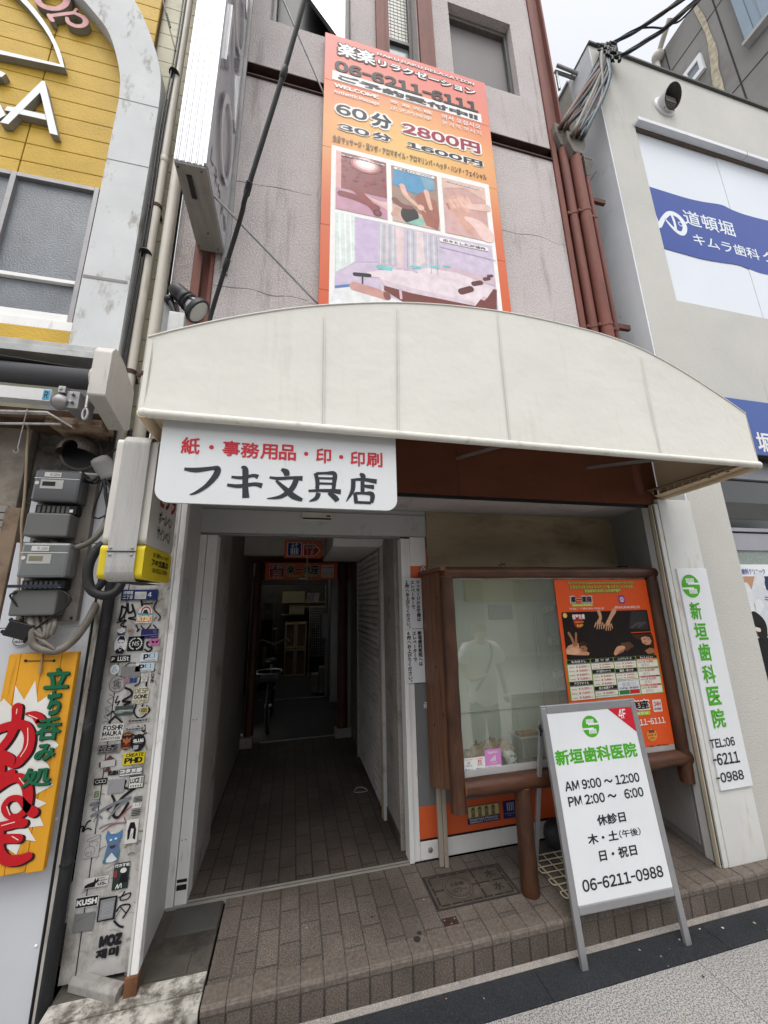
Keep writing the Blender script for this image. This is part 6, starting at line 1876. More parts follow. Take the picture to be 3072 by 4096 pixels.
for i in range(12):
    b = MB()
    x = .27 + i * .026
    z = 1.742
    t = .02 * random.uniform(.8, 1.2)
    s_ = random.uniform(.01, .05)
    b.prism(FY(9.12), [(x, z), (x + t, z), (x + t + s_, z + .2), (x + s_, z + .2)], -.18, 0, ink(*random.choice([(176, 176, 172), (150, 150, 150), (190, 188, 180), (110, 120, 128)])))
    tag(b.obj('binder'), 'pale binder leaning in the row on the top shelf at the back', 'binder', 'binders on the back shelf')
b = MB()
for i in range(9):
    b.tube([(.36 + i * .045, 8.9, .55), (.36 + i * .045, 8.9, 1.62)], .004, WHITED, 5, curve=False)
for i in range(20):
    b.tube([(.36, 8.9, .58 + i * .054), (.72, 8.9, .58 + i * .054)], .003, WHITED, 5, curve=False)
b.tube([(.355, 8.9, SZ), (.355, 8.9, 1.64)], .009, WHITED, 6, curve=False)
b.tube([(.725, 8.9, SZ), (.725, 8.9, 1.64)], .009, WHITED, 6, curve=False)
tag(b.obj('wire_stand'), 'white wire display stand beside the cream cabinet in the dark shop', 'display stand')
for (x, y, z, w_, h_), lab in (((.36, 7.35, SZ, .12, .30), 'small white carton on the floor by the inner doorway'), ((.49, 7.30, SZ, .14, .42), 'taller grey white carton beside the small carton by the inner doorway')):
    b = MB()
    b.box(x, y, z, x + w_, y + .22, z + h_, mat('carton_white', C(164, 160, 152), .8, var=.06))
    b.box(x + .01, y - .001, z + h_ * .45, x + w_ - .01, y - .0002, z + h_ * .5, GREYD)
    tag(b.obj('carton', bevel=.003), lab, 'carton', 'cartons by the inner doorway')
b = MB()
b.box(.48, 6.75, 1.12, .58, 6.88, 1.50, mat('grey_box', C(150, 150, 148), .5))
b.box(.47, 6.74, 1.5, .59, 6.90, 1.53, mat('grey_box', C(150, 150, 148), .5))
tag(b.obj('letter_box', bevel=.004), 'grey metal box hanging beside the inner doorway', 'box')

# ================================================================== shop front poster wall and plywood
PW = thing('poster_wall', 'grey poster wall with orange bands behind the log showcase', 'poster', (1.7, 2.62, .265))
b = MB()
GRP = mat('poster_grey', C(112, 114, 114), .55, var=.06, vs=2, dirt=.12, dcol=C(92, 92, 90), ds=4)
b.box(.8135, 2.612, .265, 2.60, 2.6285, .4395, ORANGE)
b.box(.8135, 2.6125, .44, 2.60, 2.6285, 1.849, GRP)
b.box(.8135, 2.612, 1.8495, 2.60, 2.6285, 2.075, ORANGE)
b.obj('sheet', PW)
b = MB()
F = FY(2.6105)
r = (0.8809, 1.9107, 0.9262, 1.9553)
b.text(F, 'Authentic', (r[0] - .004, r[1] - .004, r[0] + .364, r[3] + .004), 0, ink(*K), .06)
b.text(F, 'Authentic', (r[0], r[1], r[0] + .36, r[3]), .0012, ink(*WH), .02)
r = (0.867, 1.0034, 0.9335, 1.0446)
b.text(F, '楽一楽座', (r[0], r[1], r[0] + .40, r[3]), 0, ink(*WH), .04)
r = (0.8902, 0.9657, 0.9125, 0.9902)
b.text(F, 'RAKU RAKU', (r[0], r[1], r[0] + .26, r[3]), 0, ink(*WH), .03)
r = (0.8847, 1.2366, 0.9458, 1.2941)
b.rect(F, r, 0, ink(44, 50, 70))
b.text(F, 'NEW', inr(r, .05, .52, .95, .9), .001, ink(*WH), .04)
b.obj('lettering', PW)
for lab, r, kind in (('small poster with a row of stone statues over a dark blue caption band', (1.1339, 0.3039, 1.3605, 0.4028), 0), ('small dark blue poster with four white pillars', (1.3896, 0.3039, 1.4908, 0.4021), 1)):
    b = MB()
    F = FY(2.607)
    b.prism(F, [(r[0], r[1]), (r[2], r[1]), (r[2], r[3]), (r[0], r[3])], -.003, 0, ink(36, 40, 96))
    if kind == 0:
        b.rect(F, inr(r, .01, .34, .99, .99), .001, ink(168, 156, 104))
        for k in range(5):
            b.rect(F, inr(r, .04 + .2 * k, .40, .17 + .2 * k, .95), .0016, ink(196, 186, 130))
        for k in range(4):
            u_ = .17 + .21 * k
            b.pol(F, un(r, [(u_ - .06, .36), (u_ + .06, .36), (u_ + .05, .66), (u_ - .05, .66)]), .0024, ink(112, 104, 80))
            b.disc(F, r[0] + u_ * (r[2] - r[0]), r[1] + .74 * (r[3] - r[1]), .016, .018, .0024, ink(132, 122, 92), 12)
            b.pol(F, un(r, [(u_ - .05, .80), (u_ + .05, .80), (u_ + .02, .92), (u_ - .02, .92)]), .0024, ink(84, 78, 58))
        b.text(F, 'Dotonbori Hotel affiliated store', inr(r, .06, .17, .95, .32), .001, ink(*WH), .015)
        b.text(F, '道頓堀酒店協作店  도톤보리호텔 제휴점', inr(r, .06, .05, .95, .14), .001, ink(*WH), .01)
    else:
        for k in range(4):
            b.rect(F, inr(r, .26 + .14 * k, .42, .33 + .14 * k, .86), .001, ink(168, 172, 196))
        b.rect(F, inr(r, .22, .86, .80, .89), .001, ink(168, 172, 196))
        b.text(F, 'Dotonbori Hotel', inr(r, .12, .24, .9, .34), .001, ink(170, 172, 196))
        b.text(F, '道頓堀ホテル', inr(r, .25, .12, .75, .19), .001, ink(150, 152, 180))
    tag(b.obj('poster'), lab, 'poster')
b = MB()
b.box(.9395, 2.585, 1.905, 2.6, 2.611, 2.353, PLY)
for x in (.96, 1.4, 1.85, 2.3, 2.58):
    for z in (1.94, 2.33):
        b.ball((x, 2.5845, z), (.004, .002, .004), BLACK, 6, 4)
tag(b.obj('plywood_board', bevel=.002), 'water stained plywood board above the log showcase', 'board')
b = MB()
p = Vector((1.7963, 2.2, 2.3708))
b.add([p, p + Vector((.006, .004, -.02)), p + Vector((.016, 0, -.042)), p + Vector((.006, 0, -.035)), p + Vector((-.002, .003, -.018))], [(0, 1, 2, 3, 4)], mat('dry_leaf', C(120, 96, 60), .8))
tag(b.obj('dry_leaf'), 'small dry leaf hanging from the soffit edge', 'leaf')

# ================================================================== log showcase
SC = thing('showcase', 'rustic log framed glass showcase standing on a log leg in front of the shop', 'showcase', (1.7, 2.25, SZ))


def log(pts, r, name, m=LOG, seg=18, ends=True):
    b = MB()
    P = smooth_path(pts, 6)
    rs = [r * (1 + .035 * math.sin(i * 1.7 + r * 900) + .02 * math.sin(i * .6)) for i in range(len(P))]
    b.tube(P, rs, m, seg, curve=False)
    EW = mat('log_end', C(126, 84, 56), .7, var=.2, vs=20)
    for e_, d in ((P[0], P[0] - P[1]), (P[-1], P[-1] - P[-2])):
        b.lathe(e_, d, [(0, r * .98), (.004, r * .86), (.005, .0)], EW, seg)
    return b.obj(name, SC)


log([(.908, 2.20, .590), (.908, 2.20, 1.0), (.910, 2.20, 1.4), (.910, 2.20, 1.842)], .043, 'post')
log([(2.465, 2.20, .560), (2.466, 2.20, 1.0), (2.464, 2.20, 1.4), (2.464, 2.20, 1.842)], .041, 'post')
log([(.90, 2.195, 1.868), (1.4, 2.192, 1.870), (2.0, 2.194, 1.868), (2.525, 2.195, 1.866)], .036, 'top_rail', LOGH)
log([(.945, 2.20, .698), (1.5, 2.197, .694), (2.0, 2.20, .696), (2.60, 2.20, .700)], .046, 'bottom_rail', LOGH)
log([(1.303, 2.215, SZ), (1.301, 2.212, .35), (1.307, 2.207, .665)], .048, 'leg')
b = MB()
ys = [2.235, 2.315, 2.40, 2.49, 2.575]
for i in range(4):
    b.prism(FX(.90), [(ys[i] + .002, .66 - .03 * i + .02), (ys[i + 1] - .002, .64 - .03 * i + .01), (ys[i + 1] - .002, 1.878), (ys[i] + .002, 1.878)], -.022, 0, LOGP)
for y_, z in ((2.29, 1.72), (2.36, 1.3), (2.28, 1.05), (2.44, .95)):
    b.ball((.878, y_, z), (.002, .006, .012), mat('knot', C(46, 28, 20), .7), 8, 5)
b.obj('side_plank', SC, bevel=.003)
b = MB()
b.box(.862, 2.17, 1.8805, .9, 2.60, 1.905, LOGP)
b.box(.9005, 2.205, 1.8905, 2.50, 2.60, 1.9045, LOGP)
b.box(2.44, 2.235, .70, 2.462, 2.60, 1.88, LOGP)
b.box(2.44, 2.40, 1.906, 2.50, 2.45, 1.935, DARKBEAM)
b.obj('top_board', SC, bevel=.003)
b = MB()
BACK = mat('showcase_back', C(226, 230, 218), .7, var=.05, vs=2, dirt=.12, dcol=C(140, 146, 138), ds=3)
b.box(.902, 2.56, .70, 2.438, 2.58, 1.879, BACK)
b.box(.9005, 2.236, .70, .905, 2.559, 1.879, BACK)
b.box(.906, 2.236, 1.865, 2.438, 2.559, 1.8795, BACK)
b.obj('back_panel', SC)
b = MB()
CRM = mat('cream_panel', C(222, 212, 166), .7, var=.05, vs=2, dirt=.1, dcol=C(172, 160, 116), ds=3)
b.box(1.19, 2.535, 1.69, 1.62, 2.558, 1.86, CRM)
b.box(1.622, 2.536, 1.69, 2.43, 2.558, 1.86, CRM)
b.box(1.37, 2.55, 1.56, 1.56, 2.5555, 1.66, mat('paper_note', C(186, 186, 176), .8))
b.obj('cream_panel', SC)
b = MB()
for x0 in (1.71, 1.79):
    b.tube([(x0, 2.50, 1.62), (x0 + .03 * (x0 - 1.71) / .08, 2.50, .98)], .006, mat('pale_frame', C(192, 192, 182), .5), 6, curve=False)
b.box(.93, 2.545, .968, 2.43, 2.558, .974, mat('pale_frame', C(192, 192, 182), .5))
for r_ in ((1.7756, 1.6067, 1.871, 1.6573), (1.7782, 1.3839, 1.8734, 1.4352), (1.778, 1.1627, 1.8746, 1.2093)):
    b.box(r_[0], 2.44, r_[1], r_[2] + .04, 2.47, r_[3], mat('ivory_fitting', C(200, 194, 170), .5))
    b.ball(((r_[0] + r_[2]) / 2, 2.437, (r_[1] + r_[3]) / 2), (.014, .006, .012), mat('ivory_fitting', C(200, 194, 170), .5), 10, 6)
b.obj('inner_fitting', SC, bevel=.002)
b = MB()
b.box(.952, 2.225, .735, 2.42, 2.56, .752, mat('showcase_floor', C(120, 104, 88), .6, var=.15, vs=5))
b.obj('shelf', SC)
b = MB()
b.box(.952, 2.205, .738, 2.42, 2.222, .776, mat('sash_grey', C(170, 168, 166), .45, var=.08, metal=.2))
b.box(.952, 2.203, .7405, 2.42, 2.2045, .7455, ALU)
b.box(.952, 2.206, 1.828, 2.42, 2.22, 1.834, WHITED)
b.obj('sash_rail', SC, bevel=.0015)
b = MB()
b.box(.953, 2.212, .776, 2.42, 2.216, 1.828, glass('showcase_glass', (.95, .97, .94, 1), .10, .10))
b.obj('glass', SC)

# contents of the showcase
CLAY = mat('clay_ochre', C(176, 146, 104), .8, var=.2, vs=30, dirt=.3, dcol=C(110, 76, 48), ds=26)
for lab, c_, s_ in (('ochre clay animal figurine with a dark eye, left of the payment cards', Vector((1.1067, 2.33, 0.8302)), 1.0), ('ochre clay animal figurine with a curly head in the middle', Vector((1.2242, 2.38, 0.823)), .95), ('brown clay animal figurine lying with a raised leg, on the right', Vector((1.2907, 2.36, 0.8085)), 1.0)):
    t = thing('clay_figurine', lab, 'figurine', (c_.x, c_.y, .752), 'clay figurines in the showcase')
    b = MB()
    b.ball((c_.x, c_.y, .752 + .055), (.055 * s_, .04, .055), CLAY, 14, 9)
    b.ball((c_.x - .045 * s_, c_.y + .01, .752 + .035), (.035, .03, .035), CLAY, 12, 8)
    b.obj('body', t)
    b = MB()
    b.ball((c_.x + .02 * s_, c_.y - .01, c_.z + .005), (.034 * s_, .032, .028 * s_), CLAY, 14, 9)
    b.ball((c_.x + .05 * s_, c_.y - .02, c_.z - .002), (.018, .016, .014), CLAY, 10, 6)
    for k in range(9):
        b.ball((c_.x + .005 + .028 * math.cos(k * .9), c_.y + random.uniform(-.02, .01), c_.z + .008 + .026 * math.sin(k * .9)), .010, mat('clay_brown', C(136, 92, 60), .8, var=.2, vs=30) if k % 2 else CLAY, 8, 5)
    b.ball((c_.x - .012, c_.y - .005, c_.z + .036), (.008, .006, .018), mat('clay_brown', C(136, 92, 60), .8, var=.2, vs=30), 8, 5)
    b.obj('head', t)
    b = MB()
    b.ball((c_.x + .03 * s_, c_.y - .039, c_.z + .012), (.005, .003, .006), BLACK, 8, 5)
    b.obj('eye', t)
c_ = Vector((1.2704, 2.26, 0.7791))
t = thing('cat_figurine', 'small white porcelain cat figurine with green and red painted spots', 'figurine', (c_.x, c_.y, .752))
PORC = mat('porcelain', C(206, 208, 202), .2, var=.03, spec=.6)
b = MB()
b.ball((c_.x + .01, c_.y, .752 + .036), (.036, .03, .042), PORC, 16, 10)
for dx in (-.012, .028):
    b.ball((c_.x + dx, c_.y - .018, .752 + .012), (.012, .014, .013), PORC, 10, 6)
b.obj('body', t)
b = MB()
b.ball((c_.x - .022, c_.y - .018, .752 + .062), (.024, .022, .022), PORC, 14, 9)
for dx in (-.036, -.008):
    b.lathe((c_.x + dx, c_.y - .016, .752 + .076), (0, 0, 1), [(0, .009), (.016, .001)], PORC, 8)
b.obj('head', t)
b = MB()
for dx, dz, col in ((.02, .055, (50, 110, 80)), (.03, .03, (50, 110, 80)), (.0, .06, (160, 60, 50)), (.012, .022, (50, 110, 80))):
    b.ball((c_.x + dx, c_.y - .026, .752 + dz), (.009, .006, .006), ink(*col), 8, 5)
for dx in (-.03, -.014):
    b.ball((c_.x + dx, c_.y - .039, .752 + .064), (.003, .002, .003), BLACK, 6, 4)
b.obj('painted_spot', t)
for lab, r, kind in (('small white payment card, leftmost of the row in the showcase window', (0.9531, 0.7693, 1.0217, 0.8355), 0), ('small white payment card with a red square, next to the pink card', (1.0219, 0.7682, 1.0878, 0.8353), 1), ('pink square card with white signal bars in the showcase window', (1.0881, 0.7685, 1.1902, 0.8663), 2)):
    b = MB()
    F = FY(2.2105)
    if kind < 2:
        b.prism(F, rr(r, .005), 0, .002, ink(210, 210, 208))
        b.text(F, 'PayPay', inr(r, .24, .36, .76, .48), .0026, ink(60, 60, 60), .02)
        b.text(F, 'コンビニもお店も', inr(r, .16, .84, .84, .92), .0026, ink(180, 60, 60), .02)
        b.rrect(F, inr(r, .34, .52, .66, .78), .0026, ink(*((196, 50, 60) if kind else (200, 200, 198))), .004)
        b.stroke(F, un(r, [(.44, .55), (.46, .68), (.56, .70), (.57, .62), (.47, .60)]), .003, .0032, ink(*((220, 216, 214) if kind else (130, 130, 130))))
        b.rect(F, inr(r, .16, .07, .30, .22), .0026, ink(50, 116, 190))
        b.text(F, '支付宝', inr(r, .36, .1, .58, .2), .0026, ink(60, 60, 70), .02)
        b.text(F, '使えます', inr(r, .66, .1, .88, .18), .0026, ink(60, 60, 70), .0)
    else:
        b.prism(F, rr(r, .007), 0, .002, ink(190, 126, 180))
        b.text(F, 'Rakuten', inr(r, .2, .78, .78, .92), .0026, ink(*WH), .02)
        for k in range(5):
            b.rect(F, inr(r, .30 + .075 * k, .40, .345 + .075 * k, .46 + .055 * k), .0026, ink(*WH))
        b.text(F, 'つながる', inr(r, .32, .26, .72, .36), .0026, ink(*WH), .01)
        b.rrect(F, inr(r, .04, .04, .96, .18), .0026, ink(204, 196, 202), .004)
        b.text(F, 'ご利用いただけます', inr(r, .1, .08, .7, .14), .0032, ink(70, 60, 70))
    tag(b.obj('payment_card'), lab, 'card', 'payment cards in the showcase window')
c_ = Vector((1.4469, 2.36, 0.7641))
b = MB()
b.box(c_.x - .05, 2.32, .7525, c_.x + .12, 2.44, .86, mat('grey_carton', C(168, 166, 154), .7, var=.05))
b.box(c_.x - .062, 2.31, .8605, c_.x + .13, 2.45, .872, mat('carton_lid', C(204, 202, 192), .7))
tag(b.obj('carton', bevel=.002), 'small pale carton with a white lid in the showcase', 'box')
b = MB()
b.box(c_.x - .06, 2.315, .8725, c_.x + .08, 2.37, .893, mat('wood_block', C(168, 128, 84), .7, var=.15, vs=8, st=(.5, 3, 3)))
tag(b.obj('wood_block', bevel=.002), 'flat wooden block lying on the pale carton', 'wood block')
b = MB()
c_ = Vector((1.3551, 2.28, 1.9257))
for pts in ([(-.02, 0, -.004), (0, 0, .006), (.02, 0, -.004)], [(0, 0, .004), (-.008, 0, .018)], [(.004, 0, .004), (.02, 0, .012)], [(-.02, 0, -.004), (-.03, 0, .002)]):
    b.tube([c_ + Vector(p) for p in pts], .003, BLACK, 5)
tag(b.obj('wire_twist'), 'twisted bit of black wire lying on top of the log showcase', 'wire')

# orange menu poster fixed to the right half of the glass
MP = thing('menu_poster', 'large orange massage menu poster with price tables on the showcase glass', 'poster', (2.05, 2.21, .75))
YM = 2.2045
X0, X1, Z0, Z1 = 1.678, 2.425, .775, 1.823
b = MB()
pts = [(X0, Z0), (X1 - .005, Z0), (X1, Z1 - .012), (X1 - .01, Z1)] + [(X0 + .02 - .02 * math.sin(a * math.pi / 12), Z1 - .02 + .02 * math.cos(a * math.pi / 12)) for a in range(7)]
b.prism(FY(YM), pts, -.002, 0, mat('menu_orange', C(206, 78, 30), .35, var=.04, vs=2))
b.obj('sheet', MP)
F = FY(YM - .0012)
b = MB()
LIM, WHT, DK = ink(150, 190, 60), ink(216, 214, 210), ink(30, 28, 28)
for s_, r in (('The most famous popular relaxation massage salon in Dotonbori', (1.7729, 1.7878, 2.3212, 1.8106)), ('도톤보리상점가에서 최고의 인기를 자랑하는 마사지살롱', (1.7927, 1.7603, 2.3022, 1.784)), ('道頓堀商店街超人気休閒按摩屋', (1.9011, 1.7343, 2.1958, 1.7585))):
    b.text(F, s_, (r[0] - .003, r[1] - .003, r[2] + .003, r[3] + .003), 0, ink(34, 54, 26), .07)
    b.text(F, s_, r, .0012, ink(196, 200, 90), .015)
for r in ((1.7848, 1.6694, 1.9526, 1.7138),):
    b.text(F, '楽一楽座', (r[0] - .005, r[1] - .005, r[2] + .005, r[3] + .005), 0, WHT, .07)
    b.text(F, '楽一楽座', r, .0012, DK, .04)
    b.rect(F, (r[0] + .005, r[1] - .022, r[2], r[1] - .008), 0, LIM)
    b.text(F, 'R A K U   R A K U', (r[0] + .02, r[1] - .020, r[2] - .01, r[1] - .011), .0012, WHT, .03)
r = (2.1685, 1.658, 2.2162, 1.713)
b.rrect(F, r, 0, ink(120, 50, 140), .012)
b.rrect(F, inr(r, .2, .2, .8, .8), .0012, WHT, .008)
b.rrect(F, inr(r, .27, .27, .73, .73), .0020, ink(150, 56, 110), .006)
b.ring(F, (r[0] + r[2]) / 2, (r[1] + r[3]) / 2, .010, .010, .004, .0028, WHT, 16)
b.text(F, 'http://rakuraku-relax.jp', (1.7702, 1.6224, 2.0378, 1.6423), 0, WHT, .01)
b.text(F, '@RAKURAKURELAX', (2.1247, 1.6242, 2.3349, 1.6433), 0, WHT, .015)
b.obj('heading', MP)
b = MB()                                               # dark photograph block
r = (1.7027, 1.3179, 2.39, 1.6124)
PB, SKIN, SK2 = pink(34, 28, 26), pink(190, 142, 110), pink(150, 102, 74)
b.rrect(F, r, 0, PB, .012)
b.rect(F, inr(r, .76, .50, 1, .515), .0008, ink(206, 78, 30))
b.stroke(F, un(r, [(.42, 1.0), (.43, .86), (.40, .76)]), [.026, .022, .026], .0012, SKIN)
b.stroke(F, un(r, [(.60, 1.0), (.54, .84), (.50, .72)]), [.034, .026, .028], .0012, SKIN)
for bx, by in ((.40, .75), (.50, .71)):
    for k in range(5):
        b.stroke(F, un(r, [(bx - .03 + .018 * k, by), (bx - .055 + .026 * k, by - .11 - (.02 if 0 < k < 4 else -.02))]), [.009, .006], .0020, SKIN)
HAIR = pink(62, 40, 30)
b.pol(F, [(1.6985, 1.379), (1.7217, 1.4032), (1.7618, 1.4166), (1.8026, 1.4168), (1.8145, 1.3832), (1.85, 1.3646), (1.8742, 1.355), (1.8657, 1.3403), (1.7791, 1.3445), (1.7026, 1.3537)], .0012, SKIN)
b.pol(F, [(1.7057, 1.374), (1.7405, 1.3912), (1.7914, 1.3842), (1.8041, 1.3554), (1.7566, 1.3474), (1.7063, 1.3554)], .0016, pink(206, 160, 126))
b.stroke(F, [(1.7373, 1.4811), (1.7551, 1.4472), (1.7684, 1.4069)], [.018, .018, .022], .0020, SK2)
b.stroke(F, [(1.7912, 1.4763), (1.7863, 1.4459), (1.7828, 1.41)], [.016, .016, .020], .0020, SK2)
b.pol(F, [(1.7999, 1.415), (1.83, 1.4271), (1.8635, 1.4161), (1.8666, 1.3932), (1.8465, 1.3997), (1.816, 1.3992), (1.8036, 1.3808)], .0024, HAIR)
b.pol(F, [(1.8114, 1.3994), (1.8465, 1.3997), (1.8627, 1.3839), (1.8546, 1.3644), (1.8306, 1.3608), (1.8118, 1.3739)], .0020, SK2)
b.stroke(F, [(1.8228, 1.3837), (1.8347, 1.3851)], .004, .0028, HAIR)
b.stroke(F, [(1.8415, 1.3697), (1.8534, 1.371)], .004, .0028, pink(140, 60, 52))
b.pol(F, [(2.2285, 1.4534), (2.3117, 1.4553), (2.3946, 1.4503), (2.3988, 1.4119), (2.3918, 1.3425), (2.3746, 1.3631), (2.3505, 1.3989), (2.2966, 1.416), (2.2546, 1.4276)], .0010, HAIR)
b.pol(F, [(2.2961, 1.4309), (2.3313, 1.4396), (2.3681, 1.4311), (2.3802, 1.4046), (2.3629, 1.3854), (2.3315, 1.3828), (2.3016, 1.3979)], .0016, SKIN)
b.stroke(F, [(2.3165, 1.4192), (2.3327, 1.4225)], .004, .0022, HAIR)
b.stroke(F, [(2.351, 1.4238), (2.3629, 1.4193)], .004, .0022, HAIR)
b.stroke(F, [(2.3193, 1.3972), (2.3341, 1.3946)], .005, .0022, pink(150, 66, 58))
b.pol(F, [(2.311, 1.3482), (2.3559, 1.3659), (2.3901, 1.3574), (2.3891, 1.3308), (2.334, 1.3255)], .0012, SK2)
b.pol(F, [(2.1244, 1.4033), (2.2005, 1.41), (2.2317, 1.3792), (2.1637, 1.353), (2.1323, 1.369)], .0010, pink(86, 60, 44))
b.stroke(F, [(2.0731, 1.3427), (2.1045, 1.3654), (2.1431, 1.3733)], [.026, .040, .026], .0016, SKIN)
for k in range(4):
    b.stroke(F, [(p[0] + .012 * k, p[1] + .004 * k) for p in [(2.0992, 1.3386), (2.1123, 1.3554)]], .006, .0022, SK2)
for k in range(4):
    b.stroke(F, un(r, [(.78 + .04 * k, .62 + .05 * (k % 2)), (.86 + .03 * k, .72)]), [.016, .012], .0012, ink(70, 66, 66))
b.pol(F, un(r, [(.74, .6), (.98, .56), (.98, .98), (.80, .98)]), .0008, ink(48, 44, 44))
b.disc(F, *un(r, [(.17, .80)])[0], .036, .046, .0012, ink(150, 34, 40), 20)
b.text(F, '個室完備', inr(r, .11, .84, .25, .95), .0020, ink(226, 214, 210), .03)
b.text(F, 'Separate room', inr(r, .13, .76, .23, .80), .0020, ink(220, 190, 60), .02)
b.text(F, '獨立個室', inr(r, .15, .68, .22, .73), .0020, ink(220, 190, 60), .02)
b.disc(F, *un(r, [(.035, .93)])[0], .016, .016, .0012, ink(216, 176, 90), 14)
b.obj('photo_print', MP)
b = MB()                                               # price tables
x0_, z1_ = [(1.6901, 1.3238)][0]
x1_, zt2 = [(2.4084, 1.3141)][0]
zb_ = [(1.6862, 1.0814)][0][1]
tb = (x0_, zb_, x1_, (z1_ + zt2) / 2)
PAP, PR = ink(214, 210, 196), ink(168, 46, 50)
b.rect(F, tb, 0, ink(110, 150, 50))
colsd = [[('もみほぐし', .0, [('30min', '¥2,200'), ('60min', '¥3,800'), ('90min', '¥5,600'), ('120min', '¥7,300')], .54), ('アロマオイル', .54, [('60min', '¥5,500'), ('90min', '¥7,500'), ('120min', '¥9,800')], 1)],
         [('足 ツ ボ', 0, [('30min', '¥2,600'), ('60min', '¥5,000')], .28), ('タイ古式マッサージ', .28, [('60min', '¥5,000'), ('90min', '¥7,400'), ('120min', '¥9,000')], .70), ('足の角質ケア', .70, [('30min', '¥3,000')], .94)],
         [('ハンドマッサージ', 0, [('15min', '¥1,500'), ('30min', '¥2,800')], .30), ('頭皮・顔ツボ', .30, [('20min', '¥1,800'), ('30min', '¥2,600')], .58)],
         [('セットメニュー', 0, [], .07)]]
for k, col in enumerate(colsd):
    c0, c1 = .012 + .2465 * k, .012 + .2465 * k + .236
    for ttl, a, rows, e_ in col:
        box = inr(tb, c0, 1 - e_ + .004 - .0, c1, 1 - a - .008)
        b.rect(F, box, .0008, PAP)
        hh = .021
        b.rect(F, (box[0], box[3] - hh, box[2], box[3]), .0016, DK)
        b.text(F, ttl, (box[0] + .03, box[3] - hh * .86, box[2] - .03, box[3] - hh * .14), .0024, WHT, .02)
        b.rect(F, (box[0], box[3] - hh - .007, box[2], box[3] - hh), .0016, ink(120, 118, 110))
        zz = box[3] - hh - .010
        st_ = (zz - box[1]) / max(1, len(rows))
        for mi, pr2 in rows:
            b.text(F, mi, (box[0] + .008, zz - st_ * .68, box[0] + .046, zz - st_ * .34), .0016, ink(120, 60, 56), .01)
            b.text(F, pr2, (box[0] + .060, zz - st_ * .78, box[0] + .136, zz - st_ * .18), .0016, PR, .03)
            b.ring(F, box[2] - .022, zz - st_ * .5, .014, st_ * .22, .0016, .0016, ink(190, 110, 100), 4, 45, 405)
            zz -= st_
k = 3
c0, c1 = .012 + .2465 * 3, .988
b.rect(F, inr(tb, c0, .02, c1, .925), .0008, PAP)
for j, (ttl, pr2, mi, bc) in enumerate((('■全身贅沢コース', '¥4,350', '60min', (206, 130, 60)), ('■RAKU RAKU ロングコース', '¥6,750', '100min', (120, 130, 60)), ('■リンパ＆オイルコース', '¥8,220', '100min', (150, 50, 90)), ('■楽一楽座コース', '¥9,430', '140min', (196, 60, 40)))):
    zt_ = .915 - .222 * j
    b.rect(F, inr(tb, c0 + .004, zt_ - .045, c1 - .004, zt_), .0016, ink(*bc))
    b.text(F, ttl, inr(tb, c0 + .01, zt_ - .038, c1 - .05, zt_ - .008), .0024, WHT, .02)
    b.text(F, mi, inr(tb, c0 + .01, zt_ - .105, c0 + .065, zt_ - .068), .0016, ink(120, 60, 56), .01)
    b.text(F, pr2, inr(tb, c0 + .075, zt_ - .115, c0 + .185, zt_ - .055), .0016, PR, .03)
    for q in range(3):
        b.text(F, ('もみほぐし', '頭皮・顔ツボ', '足ツボ')[q], inr(tb, c0 + .05, zt_ - .145 - .027 * q, c0 + .13, zt_ - .125 - .027 * q), .0016, ink(110, 96, 90))
c0, c1 = .012 + .2465 * 2, .012 + .2465 * 2 + .236
b.rect(F, inr(tb, c0, .02, c1, .41), .0008, ink(204, 204, 206))
b.text(F, '■各種追加料金  Additional charge', inr(tb, c0 + .01, .37, c1 - .01, .40), .0016, ink(60, 60, 60))
for q in range(3):
    b.text(F, '指名料・延長料・オプション', inr(tb, c0 + .05, .31 - .035 * q, c1 - .03, .335 - .035 * q), .0016, ink(90, 90, 96))
b.text(F, 'STAFF 個人・指名 指名OK!', inr(tb, c0 + .015, .17, c1 - .015, .225), .0016, ink(40, 50, 70), .02)
b.rect(F, inr(tb, c0 + .008, .045, (c0 + c1) / 2 - .002, .15), .0016, ink(50, 110, 60))
b.rect(F, inr(tb, (c0 + c1) / 2 + .002, .045, c1 - .008, .15), .0016, ink(180, 40, 40))
b.rect(F, inr(tb, .2585, .012, .495, .05), .0016, ink(190, 206, 196))
b.obj('price_table', MP)
b = MB()
r = (2.0404, 0.995, 2.2708, 1.0479)
b.text(F, '楽一楽座', (r[2] - .30, r[1] - .008, r[2] + .008, r[3] + .008), 0, WHT, .07)
b.text(F, '楽一楽座', (r[2] - .292, r[1], r[2], r[3]), .0012, DK, .04)
b.rect(F, (r[2] - .29, r[1] - .034, r[2], r[1] - .012), 0, LIM)
b.text(F, 'R A K U   R A K U', (r[2] - .27, r[1] - .030, r[2] - .02, r[1] - .016), .0012, WHT, .03)
q = (2.3014, 0.9713, 2.3718, 1.0437)
b.rrect(F, q, 0, WHT, .006)
b.rrect(F, inr(q, .06, .05, .94, .95), .0010, ink(206, 196, 190), .005)
b.text(F, '24H', inr(q, .12, .48, .88, .84), .0018, PR, .03)
b.text(F, '年中無休', inr(q, .1, .14, .9, .36), .0018, PR, .02)
q = (2.1634, 0.9022, 2.3781, 0.9387)
b.text(F, '06-6211-6111', (q[2] - .345, q[1], q[2], q[3]), 0, WHT, .02)
q = (2.2164, 0.8047, 2.2953, 0.8794)
b.disc(F, (q[0] + q[2]) / 2, (q[1] + q[3]) / 2, (q[2] - q[0]) / 2, (q[3] - q[1]) / 2.2, 0, ink(210, 140, 60), 22)
b.text(F, 'マッサージ', inr(q, .1, .40, .9, .58), .0012, ink(60, 36, 24), .03)
